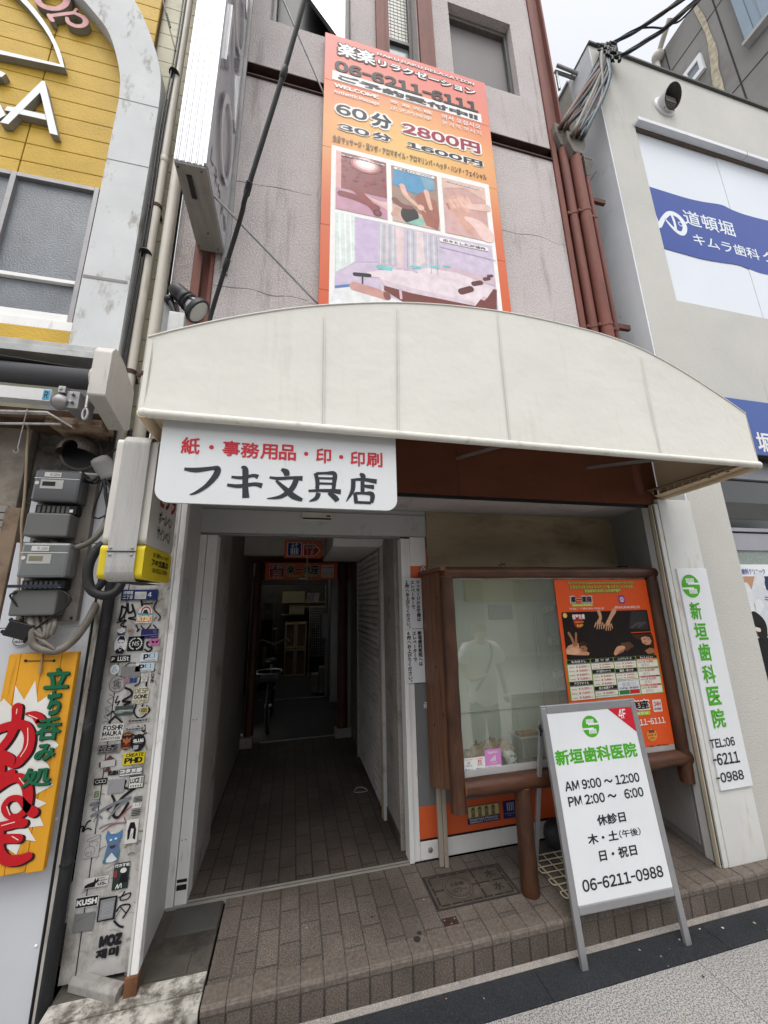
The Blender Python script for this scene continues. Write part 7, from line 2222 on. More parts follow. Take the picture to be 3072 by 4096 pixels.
b.text(F, 'タウン', inr(q, .25, .16, .75, .34), .0012, ink(60, 36, 24), .03)
b.rect(F, inr(q, .22, .66, .78, .90), .0012, ink(120, 50, 40))
q = (2.2238, 0.771, 2.3726, 0.786)
b.text(F, 'http://dmt-relax.jp', q, 0, ink(60, 30, 24), .015)
q = (2.156, 0.7711, 2.1828, 0.8827)
b.rrect(F, (q[0] - .06, q[1], q[2], q[3]), 0, ink(204, 204, 200), .008)
for k in range(5):
    b.rect(F, (q[0] - .02 + .010 * k, q[1] + .05, q[0] - .015 + .010 * k, q[1] + .085), .0012, DK)
b.obj('footer', MP)

# ================================================================== things on the step
b = MB()
PLK = mat('weathered_plank', C(150, 140, 126), .85, var=.12, vs=6, st=(5, 5, .5), dirt=.2, dcol=C(100, 90, 78), ds=6, dst=(6, 6, .5))
a, c_ = Vector((0.9327, 2.535, 0.1581)), Vector((0.9433, 2.555, 0.5759))
b.box(a.x - .029, 2.525, SZ + .004, a.x - .002, 2.545, .66, PLK)
b.box(a.x, 2.52, SZ, a.x + .026, 2.545, .66, PLK)
b.box(a.x - .003, 2.5215, SZ + .001, a.x + .002, 2.524, .21, DARKBEAM)
b.ball((a.x + .004, 2.519, .225), (.006, .004, .006), STEEL, 8, 5)
tag(b.obj('prop_plank', bevel=.002), 'weathered split wooden prop standing under the left end of the showcase', 'plank')
b = MB()
b.box(a.x - .045, 2.565, .60, a.x - .022, 2.60, .70, mat('white_plastic_box', C(196, 196, 190), .4))
tag(b.obj('plastic_box', bevel=.012), 'small white plastic box behind the prop plank', 'box')
MC = thing('manhole_cover', 'rectangular iron cover with a round lid let into the tiled step', 'manhole cover', (1.01, 2.35, SZ))
IRON = mat('worn_iron', C(86, 78, 70), .65, var=.18, vs=10, dirt=.25, dcol=C(120, 108, 96), ds=14, bump=.3, bs=80, metal=.2)
IROND = mat('iron_dark', C(46, 42, 40), .7, var=.2, vs=12)
b = MB()
b.box(.772, 2.226, SZ - .01, 1.252, 2.478, SZ + .001, IROND)
b.box(.785, 2.238, SZ - .01, 1.240, 2.466, SZ + .003, IRON)
b.obj('frame', MC, bevel=.001)
F = FZ(SZ + .0035)
b = MB()
for p_ in ([(.80, 2.25), (1.225, 2.25)], [(.80, 2.455), (1.225, 2.455)], [(.80, 2.25), (.80, 2.455)], [(1.225, 2.25), (1.225, 2.455)], [(1.06, 2.25), (1.06, 2.455)], [(1.06, 2.352), (1.225, 2.352)], [(.80, 2.352), (.86, 2.352)], [(1.02, 2.352), (1.06, 2.352)]):
    (xa, ya), (xb, yb) = p_
    L = Vector((xb - xa, yb - ya)).length
    for k in range(max(1, int(L / .06))):
        t0, t1 = (k + .08) / max(1, int(L / .06)), (k + .92) / max(1, int(L / .06))
        b.stroke(F, [(xa + (xb - xa) * t0, ya + (yb - ya) * t0), (xa + (xb - xa) * t1, ya + (yb - ya) * t1)], .011, 0, IROND, cap=False)
b.text(F, '木', (1.13, 2.375, 1.19, 2.435), .0005, IROND, .04)
b.text(F, '水', (1.13, 2.275, 1.19, 2.335), .0005, IROND, .04)
b.obj('cast_pattern', MC)
b = MB()
b.lathe((.94, 2.352, SZ), (0, 0, 1), [(0, .082), (.0045, .082), (.006, .076), (.0045, .070), (.0045, .01)], IRON, 32)
b.ring(F, .94, 2.352, .084, .084, .006, .001, IROND, 36)
b.ring(F, .94, 2.352, .070, .070, .003, .002, IROND, 36)
b.text(F, '止水栓', (.90, 2.36, .985, 2.39), .0022, IROND, .04)
b.text(F, 'ニワー', (.90, 2.315, .985, 2.345), .0022, IROND, .04)
b.obj('round_lid', MC)
b = MB()
b.box(.774, 2.131, SZ - .01, .850, 2.178, SZ + .0015, mat('rusty_plate', C(62, 40, 32), .8, var=.3, vs=16))
for x, y_ in ((.785, 2.165), (.838, 2.165), (.812, 2.14)):
    b.ball((x, y_, SZ + .0015), (.004, .004, .002), STEEL, 8, 4)
tag(b.obj('floor_plate'), 'small rusty metal plate set in the step tiles below the iron cover', 'floor plate')
b = MB()
IV = mat('ivory_wire', C(196, 188, 160), .5)
zr = SZ + .008
for k in range(8):
    y_ = 2.125 + .0485 * k
    b.tube([(1.478, y_, zr), (1.95, y_, zr)], .0032, IV, 6, curve=False)
for k in range(7):
    x = 1.482 + .077 * k
    b.tube([(x, 2.125, zr - .003), (x, 2.465, zr - .003)], .0032 if k else .0045, IV, 6, curve=False)
for y_ in (2.125, 2.222, 2.319):
    b.tube([(1.482, y_, zr), (1.455, y_ + .004, zr), (1.450, y_ + .024, zr), (1.455, y_ + .045, zr), (1.482, y_ + .0485, zr)], .0034, IV, 6)
tag(b.obj('wire_rack'), 'ivory wire rack lying flat on the step behind the folding sign', 'rack')
b = MB()
c_ = Vector((1.7001, 2.5, 0.1818))
for k in range(3):
    b.ball((c_.x + .06 * k, 2.51 - .01 * k, SZ + .075 + .02 * (k == 1)), (.085, .075, .085), mat('black_bag', C(52, 52, 54), .5, var=.15, vs=20, bump=.5, bs=24), 16, 10)
tag(b.obj('rubbish_bag'), 'dark grey plastic bag slumped on the step behind the folding sign', 'bag')

# folding pavement sign of the dentist
PS2 = thing('pavement_sign', 'aluminium A-frame pavement sign of the dental clinic with a red 4F corner', 'pavement sign', (1.69, 2.0, 0))
ao, ar, au = Vector((1.375, 1.942, 0)), Vector((.628, -.018, 0)).normalized(), None
bk = Vector((-ar.y, ar.x, 0))
th = math.radians(6)
au = Vector((0, 0, 1)) * math.cos(th) + bk * math.sin(th)
FA_ = Fr(ao, ar, au)
SIL = mat('sign_aluminium', C(158, 158, 160), .35, var=.05, vs=12, metal=.55)
b = MB()
for u0, u1 in ((.0, .034), (.594, .628)):
    b.fbox(FA_, u0, .0, u1, 1.105, -.022, 0, SIL)
b.fbox(FA_, .0345, 1.074, .5935, 1.116, -.022, .0005, SIL)
b.fbox(FA_, .0345, .196, .5935, .232, -.020, .0005, SIL)
for u0, u1, v0, v1 in ((0, .034, 1.1055, 1.116), (.594, .628, 1.1055, 1.116)):
    b.fbox(FA_, u0, v0, u1, v1, -.022, 0, SIL)
b.obj('front_frame', PS2, bevel=.004)
b = MB()
b.fbox(FA_, .0345, .2325, .5935, 1.0735, -.012, -.004, WHITECLEAN)
b.obj('panel', PS2)
b = MB()
F = Fr(ao + FA_.n * (-.003), ar, au)
GN = ink(74, 160, 40)
BKA = ink(44, 44, 48)


def clinic_logo(b, F, cx, cy, R, w, bg):
    b.disc(F, cx, cy, R, R, w, GN, 40)
    for sx in (1, -1):
        y0 = cy + sx * R * .12
        b.rect(F, (min(cx - sx * R * .30, cx + sx * R * 1.02), min(y0, y0 + sx * R * .16), max(cx - sx * R * .30, cx + sx * R * 1.02), max(y0, y0 + sx * R * .16)), w + .0008, bg)
        y1 = y0 + sx * R * .16
        for k in range(6):
            x = cx - R * .46 + k * R * .155 + (0 if sx > 0 else R * .14)
            b.rect(F, (x, min(y1, y1 + sx * R * .40), x + R * .112, max(y1, y1 + sx * R * .40)), w + .0008, bg)
        b.rect(F, (cx - R * .46 + (0 if sx > 0 else R * .14), min(y1 - sx * R * .03, y1 + sx * R * .06), cx + R * .40 + (0 if sx > 0 else R * .14), max(y1 - sx * R * .03, y1 + sx * R * .06)), w + .0008, bg)


WCI = ink(214, 216, 218)
r = (0.2467, 0.9378, 0.3494, 1.0467)
clinic_logo(b, F, (r[0] + r[2]) / 2, (r[1] + r[3]) / 2, (r[3] - r[1]) / 2, 0, WCI)
tri = [(0.4325, 1.0874), (0.5826, 1.0839), (0.5791, 0.9432)]
b.pol(F, [(tri[0][0], 1.0725), (.5925, 1.0725), (.5925, tri[2][1])], 0, ink(190, 34, 48))
b.text(F, '4F', (0.4958, 1.0164, 0.5473, 1.0653), .001, ink(*WH), .02)
b.text(F, '新垣歯科医院', ([(0.0413, 0.8554)][0][0], [(0.0355, 0.8199)][0][1], [(0.5653, 0.8549)][0][0], [(0.0564, 0.8942)][0][1]), 0, GN, .034)
TXT = [('AM 9:00 ～ 12:00', [(0.07, 0.7013), (0.5416, 0.7463)], .028), ('PM 2:00 ～   6:00', [(0.0755, 0.6324), (0.5463, 0.6771)], .028), ('休診日', [(0.2249, 0.5336), (0.4008, 0.5805)], .030), ('木・土', [(0.1505, 0.4611), (0.3325, 0.5053)], .030),
       ('（午後）', [(0.3414, 0.4671), (0.4745, 0.5013)], .016), ('日・祝日', [(0.1995, 0.3863), (0.4269, 0.4333)], .030), ('06-6211-0988', [(0.0745, 0.2799), (0.5564, 0.3286)], .026)]
for s_, (a, c_), bd in TXT:
    b.text(F, s_, (a[0], a[1], c_[0], c_[1]), 0, BKA, bd)
b.obj('lettering', PS2)
b = MB()
for u0 in (.004, .600):
    p0 = FA_(u0, 1.05, -.026)
    p1 = Vector((p0.x, 2.30, SZ))
    d = (p1 - p0).normalized()
    b.add([p0, p0 + ar * .024, p1 + ar * .024, p1, p0 + FA_.n * -.018, p0 + ar * .024 + FA_.n * -.018, p1 + ar * .024 + FA_.n * -.018, p1 + FA_.n * -.018], [(0, 1, 2, 3), (4, 7, 6, 5), (0, 3, 7, 4), (1, 5, 6, 2), (0, 4, 5, 1), (3, 2, 6, 7)], SIL)
b.obj('rear_leg', PS2, bevel=.002)
b = MB()
h0 = FA_(-.002, 1.0, -.03)
b.ball(h0, (.010, .014, .018), BLACK, 10, 6)
b.tube([FA_(.002, .985, -.012), FA_(.0, 1.0, -.03), FA_(.0, .96, -.045)], .005, BLACK, 6)
b.obj('hinge', PS2)

# right hand pillar and the tall sign of the dentist
PR_ = thing('door_pillar', 'stained white pillar between the shop and the concrete building', 'pillar', (2.65, 2.12, SZ))
STAINP = mat('stained_white', C(200, 200, 196), .6, var=.05, vs=3, dirt=.24, dcol=C(170, 148, 120), ds=3.2, dst=(3, 2, .7), bump=.08, bs=30)
b = MB()
b.box(2.532, 2.09, SZ, 2.828, 2.30, 2.386, STAINP)
b.obj('front', PR_, bevel=.003)
b = MB()
b.box(2.497, 2.094, SZ, 2.5305, 2.20, 2.349, STAINP)
b.box(2.484, 2.103, SZ + .01, 2.4965, 2.125, 2.34, BLACK)
b.box(2.476, 2.10, SZ, 2.4835, 2.125, 2.34, mat('cream_edge', C(176, 166, 144), .6, var=.1))
b.obj('edge_strip', PR_, bevel=.002)
DS = thing('dental_sign', 'tall narrow white sign with green characters and black phone number on the pillar', 'sign', (2.69, 2.08, .545))
b = MB()
b.box(2.567, 2.078, .545, 2.824, 2.0885, 1.886, WHITECLEAN)
b.obj('board', DS, bevel=.001)
F = FY(2.0765)
b = MB()
lc = [(2.6571, 1.7667)][0]
clinic_logo(b, F, lc[0], lc[1], .078, 0, WCI)
for ch, r in (('新', (2.6082, 1.5436, 2.7012, 1.6591)), ('垣', (2.6072, 1.4142, 2.7154, 1.5234)), ('歯', (2.6091, 1.2814, 2.71, 1.3924)), ('科', (2.6042, 1.1478, 2.7073, 1.2582)), ('医', (2.6064, 1.0172, 2.7119, 1.1259)), ('院', (2.6078, 0.8839, 2.711, 0.9947))):
    b.text(F, ch, r, 0, GN, .026)
for s_, r in (('TEL:06', (2.5496, 0.7764, 2.7502, 0.8272)), ('-6211', (2.5472, 0.6797, 2.7598, 0.7453)), ('-0988', (2.5447, 0.5868, 2.765, 0.6408))):
    b.text(F, s_, r, 0, BKA, .026)
b.obj('lettering', DS)

# ================================================================== concrete building on the right
RB = thing('concrete_building', 'pale rough concrete building with a blue and white clinic sign panel', 'building', (4.5, 2.3, 0))
RCON = mat('sprayed_concrete', C(182, 180, 173), .9, var=.06, vs=2, dirt=.14, dcol=C(150, 146, 138), ds=1.8, dst=(2.4, 2.4, .3), bump=.6, bs=120, bd=.006, speck=(190, C(184, 182, 176), .3))
GMET = mat('grey_sheet_metal', C(208, 210, 214), .4, var=.05, vs=2, dirt=.12, dcol=C(140, 140, 142), ds=3)
b = MB()
b.wall(2.85, 0, 9.0, 7.41, 2.12, .25, [(3.215, 4.255, 8.5, 6.41), (3.215, .25, 8.5, 3.31)], RCON)
b.box(3.0, 2.4, 0, 9.0, 9.0, 7.3, RCON)
b.obj('wall', RB)
b = MB()
b.box(2.835, 2.122, .0, 2.8495, 2.42, 7.41, GMET)
b.box(2.834, 2.30, 5.9, 2.8348, 2.42, 5.908, BLACK)
b.obj('side_sheet', RB)
b = MB()
b.box(2.838, 2.4205, 0, 2.99, 9.0, 7.40, RCON)
b.obj('side_wall', RB)
b = MB()
b.box(2.83, 2.095, 7.4105, 9.0, 2.40, 7.44, mat('coping_dark', C(74, 74, 72), .6, var=.1))
b.box(2.82, 2.42, 7.402, 3.0, 9.0, 7.44, mat('coping_light', C(160, 160, 160), .5))
b.obj('coping', RB, bevel=.003)
b = MB()
b.box(3.20, 2.06, 6.365, 8.6, 2.1195, 6.41, GMET)
b.box(4.65, 2.058, 6.364, 4.654, 2.1195, 6.411, BLACK)
b.box(3.216, 2.121, 6.35, 8.5, 2.15, 6.409, mat('gap_brown', C(96, 84, 76), .7))
b.obj('drip_ledge', RB, bevel=.002)
# ground floor shop front of the clinic
Y2 = 2.22
zA = [(3.3786, 2.221)][0][1]
zB = [(3.3723, 2.1797)][0][1]
zC = [(3.374, 2.041)][0][1]
zD = [(3.3713, 1.9312)][0][1]
zT = 2.64
b = MB()
GF = mat('clinic_frame', C(142, 142, 148), .45, var=.04, vs=4)
b.box(3.216, Y2 - .01, zB + .012, 8.5, Y2 + .05, zA, GF)
b.box(3.216, Y2, zC, 8.5, Y2 + .05, zB, GF)
b.box(3.216, Y2 - .01, zT, 8.5, Y2 + .05, zT + .16, GF)
b.box(4.2, Y2 - .012, zA, 4.26, Y2 + .05, zT, GF)
b.obj('window_frame', RB, bevel=.003)
b = MB()
b.box(3.217, Y2 + .02, zA + .001, 4.199, Y2 + .03, zT - .001, DARKGLASS)
b.box(4.261, Y2 + .02, zA + .001, 8.5, Y2 + .03, zT - .001, DARKGLASS)
b.box(3.3, Y2 + .015, zA + .08, 3.9, Y2 + .0195, zA + .22, mat('inner_blind', C(62, 62, 58), .6))
b.obj('dark_pane', RB)
b = MB()
b.box(3.217, Y2 + .01, .3, 8.5, Y2 + .03, zC - .001, mat('patterned_pane', C(128, 138, 132), .3, var=.15, vs=60))
b.obj('lower_pane', RB)
b = MB()
b.box(2.80, 2.10, -.02, 9, 2.119, .16, CONC)
b.obj('plinth', RB, bevel=.004)
CS = thing('clinic_sign', 'large white sign panel with a blue wave band, fish emblem and clinic name', 'sign', (4.4, 2.16, 4.26))
b = MB()
WPN = mat('sign_white', C(204, 208, 214), .35, var=.02, vs=1.5, dirt=.06, dcol=C(180, 184, 190), ds=2)
b.box(3.217, 2.15, 4.258, 4.305, 2.17, 6.348, WPN)
b.box(4.308, 2.147, 4.258, 5.6, 2.17, 6.348, WPN)
b.box(5.603, 2.15, 4.258, 8.5, 2.17, 6.348, WPN)
b.obj('panel', CS, bevel=.001)
F = FY(2.1455)
b = MB()
BLU = ink(42, 66, 140, .35)
up = [(3.2473, 5.6178), (3.4919, 5.6079), (3.7329, 5.6034), (3.9356, 5.6175), (4.1811, 5.649), (4.3097, 5.6208), (4.5035, 5.6033), (4.8237, 5.6115)]
lo = [(3.2488, 4.868), (3.4777, 4.8553), (3.7084, 4.8469), (3.9531, 4.8628), (4.1816, 4.882), (4.3261, 4.8593), (4.5566, 4.8449)]
ex = up[-1]
up2 = up + [(ex[0] + .8, ex[1] + .05), (8.4, ex[1] + .1)]
lx = lo[-1]
lo2 = lo + [(lx[0] + .8, lx[1] + .05), (8.4, lx[1] + .1)]
up2[0] = (3.22, up2[0][1])
lo2[0] = (3.22, lo2[0][1])
b.pol(F, [tuple(p) for p in smooth_path(up2, 4)] + [tuple(p) for p in smooth_path(lo2, 4)][::-1], 0, BLU)
b.obj('wave_band', CS)
b = MB()
SWH = ink(210, 216, 222, .35)
q = [(3.261, 5.1316), (3.3227, 5.2234), (3.409, 5.3175), (3.4843, 5.3381), (3.5568, 5.2979), (3.586, 5.2047), (3.5458, 5.1181), (3.4849, 5.1084), (3.4168, 5.1607), (3.3596, 5.2333)]
b.stroke(F, [(3.222, q[0][1] + .02)] + q, [.02, .05, .05, .05, .052, .054, .056, .052, .046, .034, .016], .001, SWH)
q = [(3.4528, 5.3056), (3.4636, 5.2315), (3.4602, 5.1486)]
b.stroke(F, q, .030, .0015, SWH)
q = [(3.5382, 5.2253)]
b.ring(F, q[0][0], q[0][1], .028, .028, .009, .001, SWH, 20)
q = [(3.2493, 5.3743), (3.2482, 5.1977), (3.2627, 5.1148)]
b.stroke(F, [(3.226, q[0][1]), (3.24, q[1][1]), (3.25, q[2][1])], [.02, .04, .03], .001, SWH)
b.obj('fish_emblem', CS)
b = MB()
r1 = ([(3.6026, 5.209)][0][0], [(3.6374, 5.2418)][0][1], [(4.2573, 5.3052)][0][0], [(3.6757, 5.4329)][0][1])
b.text(F, '道頓堀', r1, .0015, SWH, .012)
q0, q1 = [(3.6548, 5.1282)][0], [(3.7418, 5.0097)][0]
hx = [(4.5121, 4.9897)][0][0]
b.text(F, 'キムラ歯科', (q0[0], q1[1], hx, q0[1] + .02), .0015, SWH, .012)
b.text(F, 'クリニック', (hx + .05, q1[1], hx + 1.05, q0[1] + .02), .0015, SWH, .012)
b.obj('lettering', CS)
BF = thing('fascia_sign', 'deep blue fascia sign with white characters right of the awning', 'sign', (4.5, 2.1, 2.81))
b = MB()
b.box(3.218, 2.085, 2.81, 8.5, 2.14, 3.306, mat('fascia_blue', C(34, 70, 140), .35, var=.03))
b.box(3.218, 2.08, 2.80, 8.5, 2.14, 2.809, BLACK)
b.obj('panel', BF, bevel=.002)
b = MB()
F = FY(2.0835)
r = (3.6635, 2.8338, 3.7577, 3.0127)
s_ = (r[3] - r[1]) * 1.0
b.text(F, '堀', (r[0], r[1], r[0] + s_, r[3]), 0, ink(*WH), .02)
b.text(F, 'キムラ歯科', (r[0] + s_ * 1.3, r[1], r[0] + s_ * 6.2, r[3]), 0, ink(*WH), .02)
b.obj('lettering', BF)
CP = thing('clinic_poster', 'white poster with dental unit photographs behind the clinic window', 'poster', (4.0, 2.2, .4))
F = FY(Y2 - .004)
b = MB()
b.box(3.218, Y2 - .003, .32, 4.4, Y2 + .008, zD, WHITECLEAN)
b.obj('sheet', CP)
b = MB()
r = (3.3615, 1.8531, 3.602, 1.899)
b.text(F, '歯科クリニック', r, .001, ink(36, 66, 140), .012)
b.obj('lettering', CP)
b = MB()
z1, z2 = [(3.3598, 1.8391)][0][1], [(3.3646, 1.6407)][0][1]
z3, z4 = [(3.3586, 1.3984)][0][1], [(3.3667, 1.3858)][0][1]
xm = [(3.5586, 1.8384)][0][0]
b.rect(F, (3.22, z2 + .01, xm - .01, z1), .001, ink(172, 132, 104))
b.rect(F, (xm + .01, z2 + .01, 4.3, z1), .001, ink(40, 52, 80))
b.rect(F, (3.22, z3, 4.3, z2 - .01), .001, ink(150, 122, 104))
b.stroke(F, [(3.5278, 1.8241), (3.4733, 1.7393), (3.4201, 1.6562)], .10, .002, ink(196, 198, 200))
b.stroke(F, [(3.3656, 1.7591), (3.3851, 1.7031), (3.373, 1.6663)], .07, .002, ink(200, 202, 204))
b.stroke(F, [(3.5118, 1.6825), (3.4992, 1.5901), (3.4869, 1.4812)], .16, .002, ink(190, 194, 198))
b.stroke(F, [(3.3675, 1.6114), (3.4112, 1.5922), (3.4612, 1.6278)], .08, .003, ink(204, 206, 208))
b.stroke(F, [(3.3778, 1.5295), (3.4246, 1.4832), (3.4159, 1.421)], .10, .003, ink(30, 28, 28))
b.stroke(F, [(3.3696, 1.4493), (3.3926, 1.444)], .03, .003, ink(204, 190, 180))
b.stroke(F, [(3.5309, 1.6822), (3.564, 1.677)], .006, .004, ink(60, 60, 60))
b.stroke(F, [(3.5245, 1.6637), (3.5575, 1.6584)], .006, .004, ink(60, 60, 60))
b.rect(F, (3.22, z4 - .42, 4.3, z4), .001, ink(26, 26, 28))
b.rect(F, (3.22, .34, 4.3, z4 - .45), .001, ink(36, 34, 34))
b.obj('photo_print', CP)
VH = thing('vent_cowl', 'white metal vent cowl on the upper wall of the concrete building', 'vent', (3.69, 2.12, 6.75))
b = MB()
b.lathe((3.69, 2.119, 6.815), (0, -1, 0), [(0, .13), (.012, .13), (.02, .112)], mat('vent_white', C(196, 196, 196), .4), 28)
b.obj('flange', VH)
b = MB()
VM = mat('vent_bright', C(186, 186, 188), .35, metal=.4)
n = 24
prof = []
for i in range(n):
    a = 2 * math.pi * i / n
    cx, cz = .105 * math.cos(a), .105 * math.sin(a)
    L = .085 + .06 * math.sin(a)
    prof.append(((3.69 + cx, 2.10, 6.815 + cz), (3.69 + cx * .98, 2.10 - L, 6.815 + cz * .98 - .01)))
b.add([p for q in prof for p in q], [(2 * i, 2 * ((i + 1) % n), 2 * ((i + 1) % n) + 1, 2 * i + 1) for i in range(n)], VM, True)
b.add([(p[0] - (p[0] - 3.69) * .06, p[1], p[2] - (p[2] - 6.815) * .06) for q in prof for p in q], [(2 * i, 2 * i + 1, 2 * ((i + 1) % n) + 1, 2 * ((i + 1) % n)) for i in range(n)], mat('vent_inside', C(70, 68, 64), .6), True)
b.obj('cowl', VH)
b = MB()
for k in range(5):
    b.box(3.62, 2.075 - .008 * k, 6.72 + .012 * k, 3.76, 2.08 - .008 * k, 6.728 + .03 * k, mat('vent_slat', C(96, 92, 86), .6))
b.lathe((3.69, 2.09, 6.815), (0, -1, 0), [(0, .10), (.002, .10)], BLACK, 20)
b.obj('louver', VH)
b = MB()
for a, c_ in (((2.84, 2.34, 7.32), (2.58, 2.34, 7.32)), ((2.60, 2.34, 7.32), (2.60, 2.34, 7.05)), ((2.84, 2.30, 7.32), (2.58, 2.30, 7.34))):
    a, c_ = Vector(a), Vector(c_)
    b.tube([a, c_], .018, STEEL, 4, curve=False)
tag(b.obj('steel_bracket'), 'small galvanised bracket sticking out from the side of the concrete building', 'bracket')

# ================================================================== rust red conduit pipes with entry heads
def conduit(label, x, r, ztop, hw, y=2.17):
    t = thing('conduit_pipe', label, 'pipe', (x, y, 2.4), 'rust red conduit pipes beside the facade')
    b = MB()
    b.tube([(x, y, 2.42), (x, y, ztop)], r, RUST, 16, curve=False)
    b.obj('tube', t)
    for z in (3.86, 5.05):
        b = MB()
        b.lathe((x, y, z), (0, 0, 1), [(0, r + .004), (.04, r + .004)], RUST, 16, False)
        b.box(x - r - .028, y - .012, z + .008, x - r, y + .012, z + .032, RUST)
        b.obj('clip', t)
    b = MB()
    HM = mat('head_grey', C(112, 106, 98), .7, var=.15, vs=12, dirt=.3, ds=12)
    b.add([(x - r, y - r, ztop), (x + r, y - r, ztop), (x + r, y + r, ztop), (x - r, y + r, ztop), (x - hw, y - .05, ztop + .12), (x + hw, y - .05, ztop + .12), (x + hw, y + .05, ztop + .12), (x - hw, y + .05, ztop + .12)],
          [(0, 3, 2, 1), (0, 1, 5, 4), (1, 2, 6, 5), (2, 3, 7, 6), (3, 0, 4, 7)], HM)
    b.box(x - hw, y - .05, ztop + .1205, x + hw, y + .05, ztop + .24 if hw > .06 else ztop + .19, HM)
    h_ = b.obj('entry_head', t, bevel=.003)
    b = MB()
    for k in (-1, 0, 1):
        b.disc(FY(y - .0515), x + k * hw * .58, ztop + (.18 if hw > .06 else .155), hw * .21, hw * .21, 0, BLACK, 16)
        b.ring(FY(y - .0525), x + k * hw * .58, ztop + (.18 if hw > .06 else .155), hw * .25, hw * .25, hw * .05, 0, HM, 18)
    b.obj('cable_hole', h_)
    return t


conduit('rust red conduit pipe nearest the steel column, with the highest entry head', 2.335, .036, 5.86, .085, 2.19)
conduit('thickest rust red conduit pipe in the middle with a three hole head', 2.425, .048, 5.72, .095, 2.15)
conduit('thin rust red conduit pipe on the right with a small entry head', 2.545, .018, 5.55, .05, 2.17)
b = MB()
for z in (5.35, 3.95):
    for q in (.0, .022):
        b.box(2.36, 2.215 + q, z, 2.76, 2.222 + q, z + .045, mat('rust_channel', C(92, 58, 50), .8, var=.2))
    b.box(2.36, 2.2225, z, 2.76, 2.2365, z + .006, mat('rust_channel', C(92, 58, 50), .8, var=.2))
tag(b.obj('pipe_rail'), 'rusty steel channels carrying the conduit pipes', 'rail')
b = MB()
b.box(2.45, 2.24, 2.4, 2.60, 2.5, 5.5, ROUGH)
b.box(2.40, 2.5, 2.42, 2.835, 2.6, 6.2, mat('gap_dark', C(54, 50, 48), .9, var=.2))  # dark sheet in place of the shaded alley between the buildings
tag(b.obj('gap_filler'), 'rough mortar strip and dark sheet for the shaded alley behind the conduit pipes', 'wall')
# main building flank, so that the house has depth
b = MB()
b.box(2.212, 2.51, 2.63, 2.399, 9.0, 8.6, STUCCO2)
b.box(-.72, 2.61, 2.66, -.588, 9.0, 8.6, STUCCO2)
b.box(-.585, 2.505, 8.3, 2.21, 7.0, 8.6, STUCCO2)  # roof cut short: added, unseen light shaft down to the back room
b.obj('flank_wall', BL)

# overhead cables from the heads to the street
random.seed(11)
CB1 = [(2.9852, 2.09, 7.2998), (3.0684, 2.04, 7.3775), (3.1774, 1.95, 7.3775), (3.2362, 1.86, 7.3265), (3.2659, 1.7, 7.1829), (3.2662, 1.55, 7.0281), (3.2312, 1.4, 6.8259)]
CB2 = [(2.9725, 2.08, 7.1935), (3.0976, 2.04, 7.1894), (3.1339, 1.96, 7.1192), (3.2175, 1.86, 7.0957), (3.2937, 1.75, 7.058), (3.2851, 1.62, 6.9475), (3.2564, 1.5, 6.8255), (3.1819, 1.35, 6.6275)]
COLS = [BLACK, mat('cable_teal', C(52, 72, 78), .5), mat('cable_navy', C(36, 42, 62), .5), CABLEG, BLACKRUB]
for n_, (P_, cnt, lab) in enumerate(((CB1, 4, 'upper twisted bundle of overhead cables crossing the pale sky'), (CB2, 5, 'lower twisted bundle of overhead cables crossing the pale sky'))):
    b = MB()
    for k in range(cnt):
        pts = []
        for i, p in enumerate(P_):
            a = k * 2 * math.pi / cnt + i * 1.1
            q = .012 + .006 * random.random()
            pts.append(Vector(p) + Vector((q * math.cos(a), 0, q * math.sin(a))))
        b.tube(pts, .0085, COLS[k % 5], 7, n=6)
    tag(b.obj('cable_bundle'), lab, 'cable', 'overhead cable bundles')
b = MB()
b.tube([(3.2328, 1.86, 7.3109), (3.31, 1.82, 7.2696), (3.3616, 1.77, 7.1784), (3.3307, 1.68, 7.0281), (3.3091, 1.6, 6.8967), (3.2424, 1.4, 6.7093)], .008, BLACKRUB, 7)
tag(b.obj('cable'), 'single black cable linking the two overhead bundles', 'cable')
b = MB()
heads = [(2.30, 2.14, 6.02), (2.36, 2.14, 6.03), (2.38, 2.10, 5.90), (2.43, 2.10, 5.90), (2.48, 2.10, 5.90)]
for k in range(24):
    h_ = Vector(heads[k % 5]) + Vector((random.uniform(-.01, .01), -.01, 0))
    e_ = Vector(CB2[0] if k % 2 else CB1[0]) + Vector((random.uniform(-.05, .05), random.uniform(-.03, .03), random.uniform(-.08, .05)))
    mid = h_.lerp(e_, .4) + Vector((random.uniform(-.02, .07), -.06, random.uniform(-.08, .02)))
    m2_ = h_.lerp(e_, .75) + Vector((random.uniform(-.02, .06), -.05, random.uniform(-.05, .03)))
    b.tube([h_, h_ + Vector((.01, -.05, .03)), mid, m2_, e_], random.choice([.010, .014, .018]), random.choice(COLS + [mat('cable_tan', C(150, 132, 104), .6), BLACK, BLACK, BLACK, BLACK, mat('cable_rust', C(104, 72, 56), .6)]), 7)
e_ = Vector(CB1[0])
for k in range(12):
    a = random.uniform(0, 6.28)
    c0 = e_ + Vector((random.uniform(-.08, .10), -.04, random.uniform(-.16, .04)))
    b.tube([c0 + Vector((.05 * math.cos(a + t), -.02 * math.sin(t), .045 * math.sin(a + t))) for t in (0, 1.2, 2.4, 3.6, 4.8)], random.choice([.007, .011]), random.choice(COLS), 6)
    b.tube([c0, c0 + Vector((.02, -.02, -.05)), c0 + Vector((.01, -.02, -.10))], .016, BLACKRUB, 7)
b.box(e_.x + .02, 2.04, e_.z - .02, e_.x + .11, 2.118, e_.z + .06, mat('rust_channel', C(92, 58, 50), .8, var=.2))
tag(b.obj('cable_tangle'), 'tangle of black, teal and tan cables fanning out above the conduit heads', 'cable')

